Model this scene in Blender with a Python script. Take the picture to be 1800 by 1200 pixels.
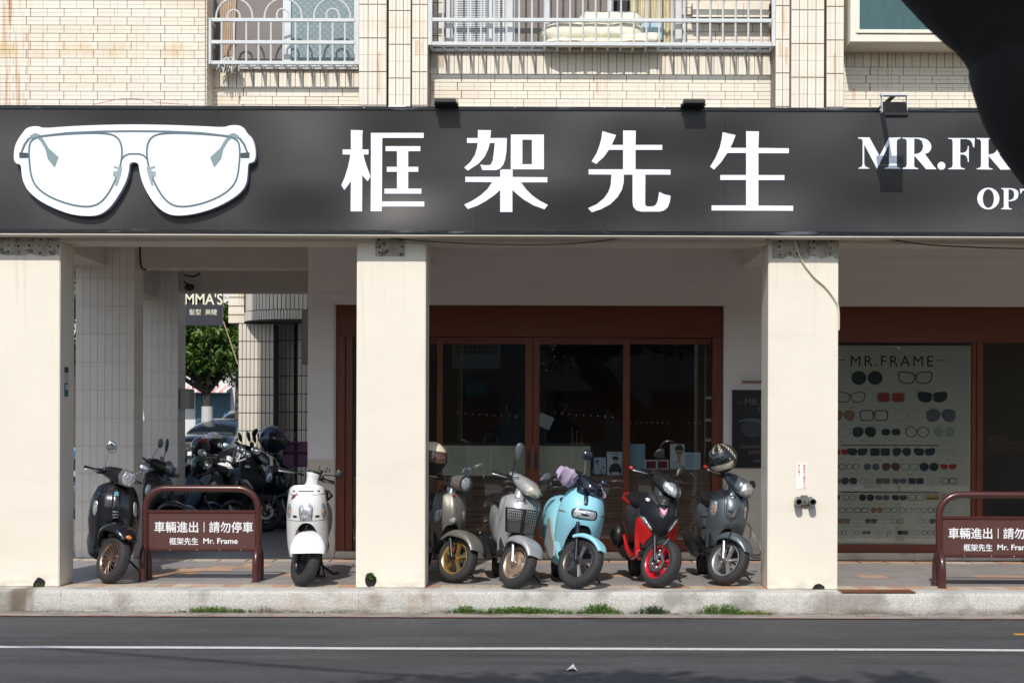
import bpy, bmesh, math, random
from mathutils import Vector, Matrix, Euler
from mathutils.geometry import tessellate_polygon
from mathutils import noise as mnoise

R_ = math.radians
random.seed(7)
for o in list(bpy.data.objects):
    bpy.data.objects.remove(o)
scene = bpy.context.scene
COL = scene.collection

# ------------------------------------------------------------------ camera
TH = 0.0033                     # slight roll of the photograph
F, VX, VY, H0, D0 = 2775.0, 950.0, 760.0, 1.48, 15.0
cam_d = bpy.data.cameras.new('camera')
cam = bpy.data.objects.new('camera', cam_d)
COL.objects.link(cam)
cam_d.sensor_width = 36
cam_d.lens = F / 1800 * 36
cam_d.shift_x = -50 / 1800
cam_d.shift_y = 160 / 1800
cam_d.clip_end = 2000
cam_d.dof.use_dof = True
cam_d.dof.focus_distance = 15.2
cam_d.dof.aperture_fstop = 8.0
cam.matrix_world = Matrix.Translation((0, -D0, H0)) @ Matrix.Rotation(R_(90), 4, 'X') @ Matrix.Rotation(TH, 4, 'Z')
scene.camera = cam

# ------------------------------------------------------------------ light
SUN_AZ = Vector((0.17, 1.087, -1.0)).normalized()      # direction in which light travels
elev = math.asin(-SUN_AZ.z)
world = bpy.data.worlds.new('World')
scene.world = world
world.use_nodes = True
wn = world.node_tree
bg = wn.nodes['Background']
sky = wn.nodes.new('ShaderNodeTexSky')
sky.sky_type = 'NISHITA'
sky.sun_disc = False
sky.sun_elevation = elev
# sky sun_rotation: 0 = +Y, positive turns clockwise seen from above (towards +X)
sky.sun_rotation = math.atan2(-SUN_AZ.x, -SUN_AZ.y)
sky.air_density = 1.1
sky.dust_density = 1.2
wn.links.new(sky.outputs[0], bg.inputs[0])
bg.inputs[1].default_value = 0.125
sun_d = bpy.data.lights.new('sun', 'SUN')
sun_d.energy = 2.95
sun_d.angle = R_(0.5)
sun_d.color = (1.0, 0.955, 0.90)
sun = bpy.data.objects.new('sun', sun_d)
COL.objects.link(sun)
sun.location = (-6, -20, 25)
sun.rotation_euler = SUN_AZ.to_track_quat('-Z', 'Y').to_euler()
scene.view_settings.view_transform = 'Standard'
scene.view_settings.look = 'None'
scene.view_settings.exposure = 0.28
scene.view_settings.gamma = 1
scene.view_settings.use_curve_mapping = False
scene.render.engine = 'CYCLES'
scene.cycles.max_bounces = 8
scene.cycles.transparent_max_bounces = 12
scene.cycles.caustics_reflective = False
scene.cycles.caustics_refractive = False


def P(px, py, Y):
    """pixel of the 1800x1200 photograph at depth Y -> world point"""
    u, v = px - VX, py - VY
    u2, v2 = u + TH * v, v - TH * u
    s = F / (D0 + Y)
    return Vector((u2 / s, Y, H0 - v2 / s))


# ------------------------------------------------------------------ materials
def srgb(r, g, b):
    f = lambda c: (c / 255 / 12.92) if c / 255 <= 0.04045 else ((c / 255 + 0.055) / 1.055) ** 2.4
    return (f(r), f(g), f(b), 1)


MATS = {}


def mat(name, col=(0.5, 0.5, 0.5), rough=0.6, metal=0.0, coat=0.0, spec=0.5, var=0.0, vscale=6.0, bump=0.0, bscale=60.0,
        rnd=0.0, stretch=None, emit=None, sheen=0.0, rvar=0.0):
    """principled material with noise colour variation, fine relief and per-object variation"""
    if name in MATS:
        return MATS[name]
    m = bpy.data.materials.new(name)
    m.use_nodes = True
    nt = m.node_tree
    N, L = nt.nodes, nt.links
    b = N['Principled BSDF']
    c = tuple(col[:3]) + (1,)
    b.inputs['Base Color'].default_value = c
    b.inputs['Roughness'].default_value = rough
    b.inputs['Metallic'].default_value = metal
    b.inputs['Coat Weight'].default_value = coat
    b.inputs['Coat Roughness'].default_value = 0.06
    b.inputs['Specular IOR Level'].default_value = spec
    if sheen:
        b.inputs['Sheen Weight'].default_value = sheen
    if emit:
        b.inputs['Emission Color'].default_value = tuple(emit[0]) + (1,)
        b.inputs['Emission Strength'].default_value = emit[1]
    tc = N.new('ShaderNodeTexCoord')
    mp = N.new('ShaderNodeMapping')
    L.new(tc.outputs['Object'], mp.inputs[0])
    if stretch:
        mp.inputs['Scale'].default_value = stretch
    last = None
    if var:
        nz = N.new('ShaderNodeTexNoise')
        nz.inputs['Scale'].default_value = vscale
        nz.inputs['Detail'].default_value = 6
        nz.inputs['Roughness'].default_value = 0.6
        L.new(mp.outputs[0], nz.inputs[0])
        mr = N.new('ShaderNodeMapRange')
        mr.inputs[1].default_value = 0.3
        mr.inputs[2].default_value = 0.7
        mr.inputs[3].default_value = 1 - var
        mr.inputs[4].default_value = 1 + var
        L.new(nz.outputs[0], mr.inputs[0])
        last = mr.outputs[0]
        if rvar:
            m3 = N.new('ShaderNodeMapRange')
            m3.inputs[1].default_value = 0.3
            m3.inputs[2].default_value = 0.7
            m3.inputs[3].default_value = max(0.02, rough - rvar)
            m3.inputs[4].default_value = rough + rvar
            L.new(nz.outputs[0], m3.inputs[0])
            L.new(m3.outputs[0], b.inputs['Roughness'])
    if rnd:
        oi = N.new('ShaderNodeObjectInfo')
        m2 = N.new('ShaderNodeMapRange')
        m2.inputs[3].default_value = 1 - rnd
        m2.inputs[4].default_value = 1 + rnd
        L.new(oi.outputs['Random'], m2.inputs[0])
        if last:
            mu = N.new('ShaderNodeMath')
            mu.operation = 'MULTIPLY'
            L.new(last, mu.inputs[0])
            L.new(m2.outputs[0], mu.inputs[1])
            last = mu.outputs[0]
        else:
            last = m2.outputs[0]
    if last:
        vm = N.new('ShaderNodeVectorMath')
        vm.operation = 'SCALE'
        vm.inputs[0].default_value = c[:3]
        L.new(last, vm.inputs['Scale'])
        L.new(vm.outputs[0], b.inputs['Base Color'])
        m['colsock'] = vm.name
    if bump:
        n2 = N.new('ShaderNodeTexNoise')
        n2.inputs['Scale'].default_value = bscale
        n2.inputs['Detail'].default_value = 4
        L.new(mp.outputs[0], n2.inputs[0])
        bp = N.new('ShaderNodeBump')
        bp.inputs['Strength'].default_value = bump
        bp.inputs['Distance'].default_value = 0.01
        L.new(n2.outputs[0], bp.inputs['Height'])
        L.new(bp.outputs[0], b.inputs['Normal'])
    MATS[name] = m
    return m


def overlay(m, col, scale=(1, 1, 1), nscale=3.0, lo=0.55, hi=0.7, amount=0.8, world_space=True, mask=None, detail=5):
    """blend a stain colour over the base colour of m with a noise mask in world space; mask = (axis, a, b, c, d) trapezoid"""
    nt = m.node_tree
    N, L = nt.nodes, nt.links
    b = N['Principled BSDF']
    src = b.inputs['Base Color']
    mix = N.new('ShaderNodeMix')
    mix.data_type = 'RGBA'
    if src.is_linked:
        L.new(src.links[0].from_socket, mix.inputs[6])
    else:
        mix.inputs[6].default_value = src.default_value
    mix.inputs[7].default_value = tuple(col[:3]) + (1,)
    g = N.new('ShaderNodeNewGeometry')
    mp = N.new('ShaderNodeMapping')
    mp.inputs['Scale'].default_value = scale
    L.new(g.outputs['Position'], mp.inputs[0])
    nz = N.new('ShaderNodeTexNoise')
    nz.inputs['Scale'].default_value = nscale
    nz.inputs['Detail'].default_value = detail
    L.new(mp.outputs[0], nz.inputs[0])
    mr = N.new('ShaderNodeMapRange')
    mr.inputs[1].default_value = lo
    mr.inputs[2].default_value = hi
    mr.inputs[3].default_value = 0
    mr.inputs[4].default_value = amount
    L.new(nz.outputs[0], mr.inputs[0])
    fac = mr.outputs[0]
    for mk in (mask or []):
        ax, a, b_, c_, d_ = mk
        sp = N.new('ShaderNodeSeparateXYZ')
        L.new(g.outputs['Position'], sp.inputs[0])
        for (p, q) in ((a, b_), (d_, c_)):
            r = N.new('ShaderNodeMapRange')
            r.inputs[1].default_value = p
            r.inputs[2].default_value = q
            L.new(sp.outputs[ax], r.inputs[0])
            mu = N.new('ShaderNodeMath')
            mu.operation = 'MULTIPLY'
            L.new(fac, mu.inputs[0])
            L.new(r.outputs[0], mu.inputs[1])
            fac = mu.outputs[0]
    L.new(fac, mix.inputs[0])
    L.new(mix.outputs[2], src)
    return m


def glass_mat(name, tint=(0.55, 0.6, 0.6), ior=1.5, rough=0.0):
    """thin pane: fresnel reflection over a tinted see-through body"""
    if name in MATS:
        return MATS[name]
    m = bpy.data.materials.new(name)
    m.use_nodes = True
    N, L = m.node_tree.nodes, m.node_tree.links
    N.remove(N['Principled BSDF'])
    out = N['Material Output']
    t = N.new('ShaderNodeBsdfTransparent')
    t.inputs[0].default_value = tuple(tint) + (1,)
    g = N.new('ShaderNodeBsdfGlossy')
    g.inputs['Roughness'].default_value = rough
    g.inputs[0].default_value = (0.9, 0.92, 0.95, 1)
    f = N.new('ShaderNodeFresnel')
    f.inputs[0].default_value = ior
    mx = N.new('ShaderNodeMixShader')
    L.new(f.outputs[0], mx.inputs[0])
    L.new(t.outputs[0], mx.inputs[1])
    L.new(g.outputs[0], mx.inputs[2])
    L.new(mx.outputs[0], out.inputs[0])
    MATS[name] = m
    return m


# ------------------------------------------------------------------ mesh helper
class MB:
    def __init__(s):
        s.v, s.f, s.m = [], [], []
        s.mi = 0

    def add(s, vs, fs):
        n = len(s.v)
        s.v += [Vector(v) for v in vs]
        s.f += [tuple(i + n for i in f) for f in fs]
        s.m += [s.mi] * len(fs)
        return s

    def box(s, x0, x1, y0, y1, z0, z1, b=0.0):
        if b <= 0:
            vs = [(x, y, z) for x in (x0, x1) for y in (y0, y1) for z in (z0, z1)]
            return s.add(vs, [(0, 1, 3, 2), (4, 6, 7, 5), (0, 4, 5, 1), (2, 3, 7, 6), (0, 2, 6, 4), (1, 5, 7, 3)])
        bm = bmesh.new()
        bmesh.ops.create_cube(bm, size=1)
        for v in bm.verts:
            v.co = Vector(((x0 + x1) / 2 + v.co.x * (x1 - x0), (y0 + y1) / 2 + v.co.y * (y1 - y0), (z0 + z1) / 2 + v.co.z * (z1 - z0)))
        bmesh.ops.bevel(bm, geom=bm.edges[:], offset=b, segments=2, affect='EDGES')
        bm.verts.index_update()
        s.add([v.co.copy() for v in bm.verts], [tuple(v.index for v in f.verts) for f in bm.faces])
        bm.free()
        return s

    def loft(s, rings, caps=True, closed=False):
        n = len(rings[0])
        base = len(s.v)
        for r in rings:
            s.v += [Vector(p) for p in r]
        k = len(rings)
        rr = range(k if closed else k - 1)
        for i in rr:
            a, b = base + i * n, base + ((i + 1) % k) * n
            for j in range(n):
                j2 = (j + 1) % n
                s.f.append((a + j, a + j2, b + j2, b + j))
                s.m.append(s.mi)
        if caps and not closed:
            s.f.append(tuple(base + j for j in reversed(range(n))))
            s.f.append(tuple(base + (k - 1) * n + j for j in range(n)))
            s.m += [s.mi] * 2
        return s

    def tube(s, pts, r, n=8, closed=False, caps=True):
        pts = [Vector(p) for p in pts]
        rr = r if isinstance(r, (list, tuple)) else [r] * len(pts)
        rings = []
        up = None
        k = len(pts)
        for i, p in enumerate(pts):
            if closed:
                d = pts[(i + 1) % k] - pts[i - 1]
            else:
                d = pts[min(i + 1, k - 1)] - pts[max(i - 1, 0)]
            d.normalize()
            if up is None:
                up = Vector((0, 0, 1)) if abs(d.z) < 0.9 else Vector((1, 0, 0))
            a = d.cross(up)
            if a.length < 1e-4:
                a = d.cross(Vector((1, 0.3, 0.1)))
            a.normalize()
            b = a.cross(d).normalized()
            up = b
            rings.append([p + (a * math.cos(t) + b * math.sin(t)) * rr[i] for t in [2 * math.pi * j / n for j in range(n)]])
        return s.loft(rings, caps, closed)

    def cyl(s, p0, p1, r0, r1=None, n=16):
        return s.tube([p0, p1], [r0, r0 if r1 is None else r1], n)

    def revolve(s, prof, c=(0, 0, 0), axis='X', n=32, closed_prof=True, a0=0, a1=360):
        """prof: list of (offset along axis, radius)"""
        full = abs(a1 - a0) >= 359.9
        rings = []
        cnt = n if full else n + 1
        for i in range(cnt):
            t = R_(a0 + (a1 - a0) * i / n)
            ring = []
            for (o, r) in prof:
                if axis == 'X':
                    p = (o, -r * math.cos(t), r * math.sin(t))
                elif axis == 'Y':
                    p = (r * math.cos(t), o, r * math.sin(t))
                else:
                    p = (r * math.cos(t), r * math.sin(t), o)
                ring.append(Vector(p) + Vector(c))
            rings.append(ring)
        if closed_prof:
            return s.loft(rings, not full, full)
        base = len(s.v)
        m = len(prof)
        for r in rings:
            s.v += r
        k = len(rings)
        for i in range(k if full else k - 1):
            a, b = base + i * m, base + ((i + 1) % k) * m
            for j in range(m - 1):
                s.f.append((a + j, a + j + 1, b + j + 1, b + j))
                s.m.append(s.mi)
        return s

    def ball(s, c, rx, ry=None, rz=None, nu=16, nv=10, e=1.0):
        ry = rx if ry is None else ry
        rz = rx if rz is None else rz
        c = Vector(c)
        rings = []
        pw = lambda t: math.copysign(abs(t) ** e, t)
        for i in range(1, nv):
            ph = math.pi * i / nv
            rings.append([c + Vector((rx * pw(math.cos(t)) * pw(math.sin(ph)), ry * pw(math.sin(t)) * pw(math.sin(ph)), rz * pw(math.cos(ph))))
                          for t in [2 * math.pi * j / nu for j in range(nu)]])
        b = len(s.v)
        s.loft(rings, False)
        s.v += [c + Vector((0, 0, rz)), c - Vector((0, 0, rz))]
        t, bt = len(s.v) - 2, len(s.v) - 1
        for j in range(nu):
            s.f.append((t, b + (j + 1) % nu, b + j))
            s.f.append((bt, b + (nv - 2) * nu + j, b + (nv - 2) * nu + (j + 1) % nu))
            s.m += [s.mi] * 2
        return s

    def prism(s, loops, fn, d):
        """loops: [outer, hole...] of 2D points; fn(x, y, depth) -> point; extruded from depth 0 to d"""
        loops = [[Vector((p[0], p[1], 0)) for p in lp] for lp in loops]
        flat = [p for lp in loops for p in lp]
        tris = tessellate_polygon(loops)
        n = len(flat)
        b = len(s.v)
        s.v += [Vector(fn(p.x, p.y, 0)) for p in flat] + [Vector(fn(p.x, p.y, d)) for p in flat]
        for t in tris:
            s.f.append((b + t[0], b + t[1], b + t[2]))
            s.f.append((b + n + t[2], b + n + t[1], b + n + t[0]))
            s.m += [s.mi] * 2
        o = 0
        for lp in loops:
            k = len(lp)
            for j in range(k):
                a, c = b + o + j, b + o + (j + 1) % k
                s.f.append((a, c, c + n, a + n))
                s.m.append(s.mi)
            o += k
        return s

    def xf(s, M, i0=0):
        for i in range(i0, len(s.v)):
            s.v[i] = M @ s.v[i]
        return s

    def mesh(s, name, mats, smooth=None):
        me = bpy.data.meshes.new(name)
        me.from_pydata([tuple(v) for v in s.v], [], s.f)
        if not isinstance(mats, (list, tuple)):
            mats = [mats]
        for m in mats:
            me.materials.append(m)
        if len(mats) > 1:
            me.polygons.foreach_set('material_index', s.m)
        bm = bmesh.new()
        bm.from_mesh(me)
        bmesh.ops.recalc_face_normals(bm, faces=bm.faces[:])
        bm.to_mesh(me)
        bm.free()
        if smooth:
            me.polygons.foreach_set('use_smooth', [True] * len(me.polygons))
            me.set_sharp_from_angle(angle=R_(smooth))
        me.update()
        return me

    def obj(s, name, mats, parent=None, smooth=None, loc=None):
        o = bpy.data.objects.new(name, s.mesh(name, mats, smooth))
        COL.objects.link(o)
        if parent:
            o.parent = parent
        if loc is not None:
            o.location = loc
        return o


def thing(name, label, cat, loc=(0, 0, 0), rot=(0, 0, 0), group=None):
    o = bpy.data.objects.new(name, None)
    o.empty_display_size = 0.1
    COL.objects.link(o)
    o.location, o.rotation_euler = loc, rot
    return tag(o, label, cat, group)


def tag(o, label, cat, group=None):
    o['label'], o['category'] = label, cat
    if group:
        o['group'] = group
    return o


def struct(o):
    o['kind'] = 'structure'
    return o


def inst(mesh, name, parent=None, loc=(0, 0, 0), rot=(0, 0, 0), sc=(1, 1, 1)):
    o = bpy.data.objects.new(name, mesh)
    COL.objects.link(o)
    if parent:
        o.parent = parent
    o.location, o.rotation_euler, o.scale = loc, rot, sc
    return o


def copy_tree(o, parent=None):
    c = o.copy()
    COL.objects.link(c)
    c.parent = parent
    for ch in list(o.children):
        copy_tree(ch, c)
    return c


def text_mesh(body, size, bold=0.0, align='LEFT', ext=0.0, spacing=1.0, res=3):
    cu = bpy.data.curves.new('lettering', 'FONT')
    cu.body, cu.size, cu.offset, cu.align_x, cu.extrude = body, size, bold, align, ext
    cu.space_character = spacing
    cu.resolution_u = res
    o = bpy.data.objects.new('lettering', cu)
    COL.objects.link(o)
    dg = bpy.context.evaluated_depsgraph_get()
    me = bpy.data.meshes.new_from_object(o.evaluated_get(dg))
    bpy.data.objects.remove(o)
    return me


def text(body, size, loc, m, parent=None, bold=0.0, **kw):
    if bold and any(ord(c) > 0x2000 for c in body):
        o = None
        dx = kw.get('width', size) * 0.0035
        M = []
        for k, (a, b) in enumerate(((0, 0), (-1, 0), (1, 0), (0, -1), (0, 1))):
            o2 = text1(body, size, (0, 0, 0), m, None, 0.0, **kw)
            for v in o2.data.vertices:
                v.co.x += a * dx
                v.co.y += b * dx
                v.co.z += k * 0.0001
            M.append(o2)
        bm = bmesh.new()
        for o2 in M:
            bm.from_mesh(o2.data)
        me = M[0].data
        bm.to_mesh(me)
        bm.free()
        o = M[0]
        for o2 in M[1:]:
            bpy.data.objects.remove(o2)
        o.location = loc
        o.parent = parent
        return o
    return text1(body, size, loc, m, parent, bold, **kw)


def text1(body, size, loc, m, parent=None, bold=0.0, align='LEFT', ext=0.001, spacing=1.0, name='lettering', width=None, rot=(R_(90), 0, 0), height=None):
    me = text_mesh(body, size, bold, align, ext, spacing)
    me.materials.clear()
    me.materials.append(m)
    xs = [v.co.x for v in me.vertices] or [0, 1]
    if width:
        k = width / (max(xs) - min(xs))
        k2 = k
        if height:
            ys = [v.co.y for v in me.vertices]
            k2 = height / (max(ys) - min(ys))
        for v in me.vertices:
            v.co.x *= k
            v.co.y *= k2
    me.name = name
    o = bpy.data.objects.new(name, me)
    COL.objects.link(o)
    o.rotation_euler = rot
    o.location = loc
    if parent:
        o.parent = parent
    return o


def interp(tab, t):
    """piecewise smooth interpolation through rows sorted by first entry"""
    if t <= tab[0][0]:
        return tab[0][1:]
    for a, b in zip(tab, tab[1:]):
        if t <= b[0]:
            k = (t - a[0]) / (b[0] - a[0])
            return tuple(p + (q - p) * k for p, q in zip(a[1:], b[1:]))
    return tab[-1][1:]


def smooth_rows(tab, n):
    """Catmull-Rom resample rows"""
    out = []
    k = len(tab)
    for i in range(k - 1):
        p0, p1, p2, p3 = tab[max(i - 1, 0)], tab[i], tab[i + 1], tab[min(i + 2, k - 1)]
        for j in range(n):
            t = j / n
            out.append(tuple(0.5 * ((2 * b) + (-a + c) * t + (2 * a - 5 * b + 4 * c - d) * t * t + (-a + 3 * b - 3 * c + d) * t ** 3)
                             for a, b, c, d in zip(p0, p1, p2, p3)))
    out.append(tuple(tab[-1]))
    return out


def sring(c, a, b, n=20, e=1.0, plane='XZ'):
    """superellipse ring; e<1 boxier"""
    out = []
    for j in range(n):
        t = 2 * math.pi * j / n
        x = a * math.copysign(abs(math.cos(t)) ** e, math.cos(t))
        y = b * math.copysign(abs(math.sin(t)) ** e, math.sin(t))
        if plane == 'XZ':
            out.append(Vector(c) + Vector((x, 0, y)))
        elif plane == 'XY':
            out.append(Vector(c) + Vector((x, y, 0)))
        else:
            out.append(Vector(c) + Vector((0, x, y)))
    return out


# shared materials
M_cream = mat('cream_wall_paint', srgb(228, 220, 204), 0.55, var=0.025, vscale=1.5, bump=0.08, bscale=25)
M_cream_in = mat('arcade_wall_paint', srgb(236, 230, 224), 0.5, var=0.04, vscale=2, bump=0.06, bscale=20)
M_ctile = mat('painted_tile', srgb(232, 226, 216), 0.4, var=0.03, vscale=4, rnd=0.02, bump=0.05, bscale=30)
M_brick = mat('glazed_wall_brick', srgb(231, 222, 206), 0.38, var=0.04, vscale=5, rnd=0.045, bump=0.06, bscale=40)
M_grout = mat('grey_grout', srgb(150, 143, 132), 0.9, var=0.15, vscale=8)
overlay(M_brick, srgb(203, 172, 120), (0.5, 1, 3.0), 1.6, 0.5, 0.75, 0.28)
overlay(M_brick, srgb(178, 112, 40), (14, 1, 0.7), 2.0, 0.5, 0.66, 0.85, mask=[(0, -5.18, -5.08, -4.98, -4.9)])
overlay(M_brick, srgb(200, 140, 70), (14, 1, 0.7), 2.0, 0.5, 0.66, 0.6, mask=[(0, -4.98, -4.93, -4.88, -4.83)])
overlay(M_brick, srgb(205, 175, 110), (3, 1, 2), 2.0, 0.35, 0.7, 0.6, mask=[(2, 4.98, 5.07, 5.12, 5.2), (0, -6, -5.5, -3.3, -3.1)])
overlay(M_brick, srgb(196, 140, 70), (30, 1, 0.5), 1.7, 0.62, 0.70, 0.45, mask=[(2, 4.6, 4.7, 5.4, 5.8)])
for (px_, pa, pb) in ((666, 92, 165), (733, 72, 95), (742, 76, 92), (1376, 10, 60), (1372, 74, 100), (1382, 84, 110), (1468, 95, 140), (1052, 133, 150), (757, 134, 150), (1512, 144, 165)):
    q0, q1 = P(px_, pa, 0), P(px_, pb, 0)
    overlay(M_brick, srgb(196, 128, 62), (30, 1, 2), 2.0, 0.25, 0.6, 0.6, mask=[(0, q0.x - .022, q0.x - .008, q0.x + .008, q0.x + .022), (2, q1.z - .04, q1.z + .1 * (q0.z - q1.z), q0.z - .002, q0.z + .004)], detail=2)
M_concrete = mat('grey_concrete', srgb(150, 146, 140), 0.85, var=0.15, vscale=5, bump=0.2, bscale=80)
M_asphalt = mat('asphalt', (0.075, 0.073, 0.075), 0.82, var=0.14, vscale=2.5, bump=0.5, bscale=350)
M_white = mat('white_paint', (0.8, 0.8, 0.8), 0.5, var=0.04, vscale=9)
M_rubber = mat('tyre_rubber', (0.028, 0.028, 0.029), 0.75, var=0.2, vscale=12, bump=0.15, bscale=120)
M_blackpl = mat('black_plastic', (0.014, 0.014, 0.015), 0.42, var=0.15, vscale=15, bump=0.05, bscale=200)
M_blackgl = mat('black_gloss', (0.008, 0.008, 0.010), 0.12, coat=0.6)
M_chrome = mat('chrome', (0.75, 0.75, 0.76), 0.12, metal=1.0)
M_alu = mat('brushed_aluminium', (0.55, 0.55, 0.55), 0.35, metal=1.0, var=0.08, vscale=20)
M_steel = mat('painted_steel_grey', srgb(206, 208, 208), 0.42, metal=0.0, var=0.08, vscale=8)
M_lens = mat('clear_lens', (0.55, 0.57, 0.59), 0.10, metal=0.55, coat=1.0, var=0.55, vscale=42, bump=0.6, bscale=90)
M_lens_y = mat('yellowed_lens', (0.62, 0.60, 0.48), 0.12, metal=0.4, coat=1.0, var=0.3, vscale=40, bump=0.5, bscale=70)
M_amber = mat('amber_lens', (0.85, 0.25, 0.03), 0.15, coat=1.0, var=0.2, vscale=40)
M_red = mat('red_lens', (0.5, 0.01, 0.01), 0.15, coat=1.0)
M_mirror = mat('mirror_glass', (0.85, 0.87, 0.9), 0.03, metal=1.0)
M_black = mat('flat_black', (0.006, 0.006, 0.006), 0.7)
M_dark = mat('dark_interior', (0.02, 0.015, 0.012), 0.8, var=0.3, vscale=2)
# ================================================================== SETTING
def px_x(px, Y, py=600):
    return P(px, py, Y).x


def px_z(py, Y, px=950):
    return P(px, py, Y).z


RZ = -0.21
road = MB()
nx, ny = 60, 40
road.box(-60, 60, -40, -0.42, RZ - 0.3, RZ)
road = struct(road.obj('road', M_asphalt))
overlay(M_asphalt, (0.028, 0.027, 0.028), (0.35, 1.5, 1), 1.3, 0.52, 0.72, 0.55)
overlay(M_asphalt, (0.15, 0.145, 0.14), (1, 1, 1), 60, 0.60, 0.70, 0.55, detail=6)
overlay(M_asphalt, (0.035, 0.034, 0.034), (0.25, 2.2, 1), 2.0, 0.48, 0.6, 0.5, mask=[(1, -4.2, -3.4, -2.0, -1.2)])
overlay(M_asphalt, (0.02, 0.02, 0.02), (1, 2, 1), 14, 0.52, 0.66, 0.45, detail=6)
overlay(M_asphalt, (0.02, 0.02, 0.021), (0.5, 1.2, 1), 2.2, 0.42, 0.5, 0.6, mask=[(0, -0.5, 0.1, 0.9, 1.6), (1, -0.95, -0.8, -0.62, -0.52)])
M_line = mat('road_line_paint', (0.62, 0.62, 0.60), 0.7, var=0.12, vscale=14, bump=0.2, bscale=300)
overlay(M_line, (0.12, 0.12, 0.12), (1, 1, 1), 30, 0.62, 0.72, 0.7)
ln = MB()
pts = []
for i in range(81):
    x = -30 + i * 0.75
    pts.append((x, -2.66 + 0.012 * math.sin(x * 0.9) + 0.01 * math.sin(x * 2.3 + 1)))
for (x, y), (x2, y2) in zip(pts, pts[1:]):
    ln.add([(x, y - 0.06, RZ + 0.004), (x2, y2 - 0.06, RZ + 0.004), (x2, y2 + 0.06, RZ + 0.004), (x, y + 0.06, RZ + 0.004)], [(0, 1, 2, 3)])
struct(ln.obj('white_road_line', M_line))
M_redline = mat('worn_red_paint', srgb(165, 72, 72), 0.8, var=0.2, vscale=10)
overlay(M_redline, srgb(140, 132, 126), (1, 1, 1), 9, 0.40, 0.55, 0.9)
M_gutter = mat('gutter_cement', srgb(150, 144, 134), 0.9, var=0.14, vscale=7, bump=0.3, bscale=90)
overlay(M_gutter, srgb(110, 98, 84), (0.7, 2, 1), 4, 0.5, 0.65, 0.7)


def strip(name, ya, yb, z, m, wob=0.0, z2=None):
    s = MB()
    N = 160
    for i in range(N):
        x0, x1 = -12 + i * 0.15, -12 + (i + 1) * 0.15
        w = lambda x: wob * (mnoise.noise(Vector((x * 2.2, ya * 3, 0))) + 0.5 * mnoise.noise(Vector((x * 7, 5, 0))))
        # gutter narrows towards the left as the road rises over it
        tp = lambda x: ya + (0.02 * (-x) if name == 'gutter' else 0)
        s.add([(x0, ya + w(x0), z), (x1, ya + w(x1), z), (x1, yb, z2 or z), (x0, yb, z2 or z)], [(0, 1, 2, 3)])
    return struct(s.obj(name, m))


strip('gutter', -0.60, -0.29, RZ + 0.004, M_gutter, 0.02, RZ + 0.016)
strip('red_kerb_line', -0.64, -0.595, RZ + 0.009, M_redline, 0.015)

# washed pebble kerb, cast in stretches with joints
M_kerb = mat('washed_pebble_kerb', srgb(178, 174, 165), 0.8, var=0.05, vscale=3, rnd=0.03, bump=0.9, bscale=120)
def pebble(m):
    nt = m.node_tree
    N, L = nt.nodes, nt.links
    b = N['Principled BSDF']
    g = N.new('ShaderNodeNewGeometry')
    v = N.new('ShaderNodeTexVoronoi')
    v.inputs['Scale'].default_value = 125
    L.new(g.outputs['Position'], v.inputs[0])
    r = N.new('ShaderNodeSeparateColor')
    L.new(v.outputs['Color'], r.inputs[0])
    cr = N.new('ShaderNodeValToRGB')
    e = cr.color_ramp.elements
    e[0].position, e[0].color = 0.0, srgb(118, 112, 104)
    e[1].position, e[1].color = 1.0, srgb(240, 236, 226)
    for p_, c_ in ((0.12, srgb(176, 170, 160)), (0.6, srgb(205, 200, 190)), (0.85, srgb(222, 216, 204))):
        x = cr.color_ramp.elements.new(p_)
        x.color = c_
    L.new(r.outputs[0], cr.inputs[0])
    src = b.inputs['Base Color']
    mix = N.new('ShaderNodeMix')
    mix.data_type = 'RGBA'
    mix.blend_type = 'MULTIPLY'
    mix.inputs[0].default_value = 0.62
    L.new(src.links[0].from_socket, mix.inputs[6])
    L.new(cr.outputs[0], mix.inputs[7])
    L.new(mix.outputs[2], src)
    bp = N.new('ShaderNodeBump')
    bp.inputs['Strength'].default_value = 0.7
    bp.inputs['Distance'].default_value = 0.006
    L.new(v.outputs['Distance'], bp.inputs['Height'])
    bp.invert = True
    L.new(bp.outputs[0], b.inputs['Normal'])
pebble(M_kerb)
M_kerb.node_tree.nodes['Vector Math'].inputs[0].default_value = (0.73, 0.725, 0.705)
overlay(M_kerb, srgb(150, 122, 92), (1, 1, 1), 3.0, 0.42, 0.62, 0.55, mask=[(0, -2.7, -2.2, -0.9, -0.4), (2, -0.3, -0.1, -0.05, 0.0)])
overlay(M_kerb, srgb(95, 74, 50), (4, 1, 1), 2.0, 0.4, 0.62, 0.8, mask=[(0, -4.98, -4.9, -4.75, -4.66)])
overlay(M_kerb, srgb(70, 62, 52), (1, 1, 3), 3.0, 0.35, 0.6, 0.7, mask=[(2, -0.35, -0.22, -0.19, -0.13)])
overlay(M_kerb, srgb(90, 80, 66), (1, 1, 1), 2.2, 0.5, 0.62, 0.5, mask=[(2, -0.35, -0.22, -0.02, 0.05)])
kerb = bpy.data.objects.new('kerb', None)
COL.objects.link(kerb)
struct(kerb)
tag(kerb, 'washed pebble kerb running along the road in front of the columns', 'kerb')
del kerb['category']
ksegs = [-12, -8.3, -6.7, px_x(108, -.3), px_x(335, -.3), px_x(632, -.3), px_x(747, -.3), px_x(1130, -.3), px_x(1402, -.3), px_x(1455, -.3), px_x(1735, -.3), 6.6, 9, 12]
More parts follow.
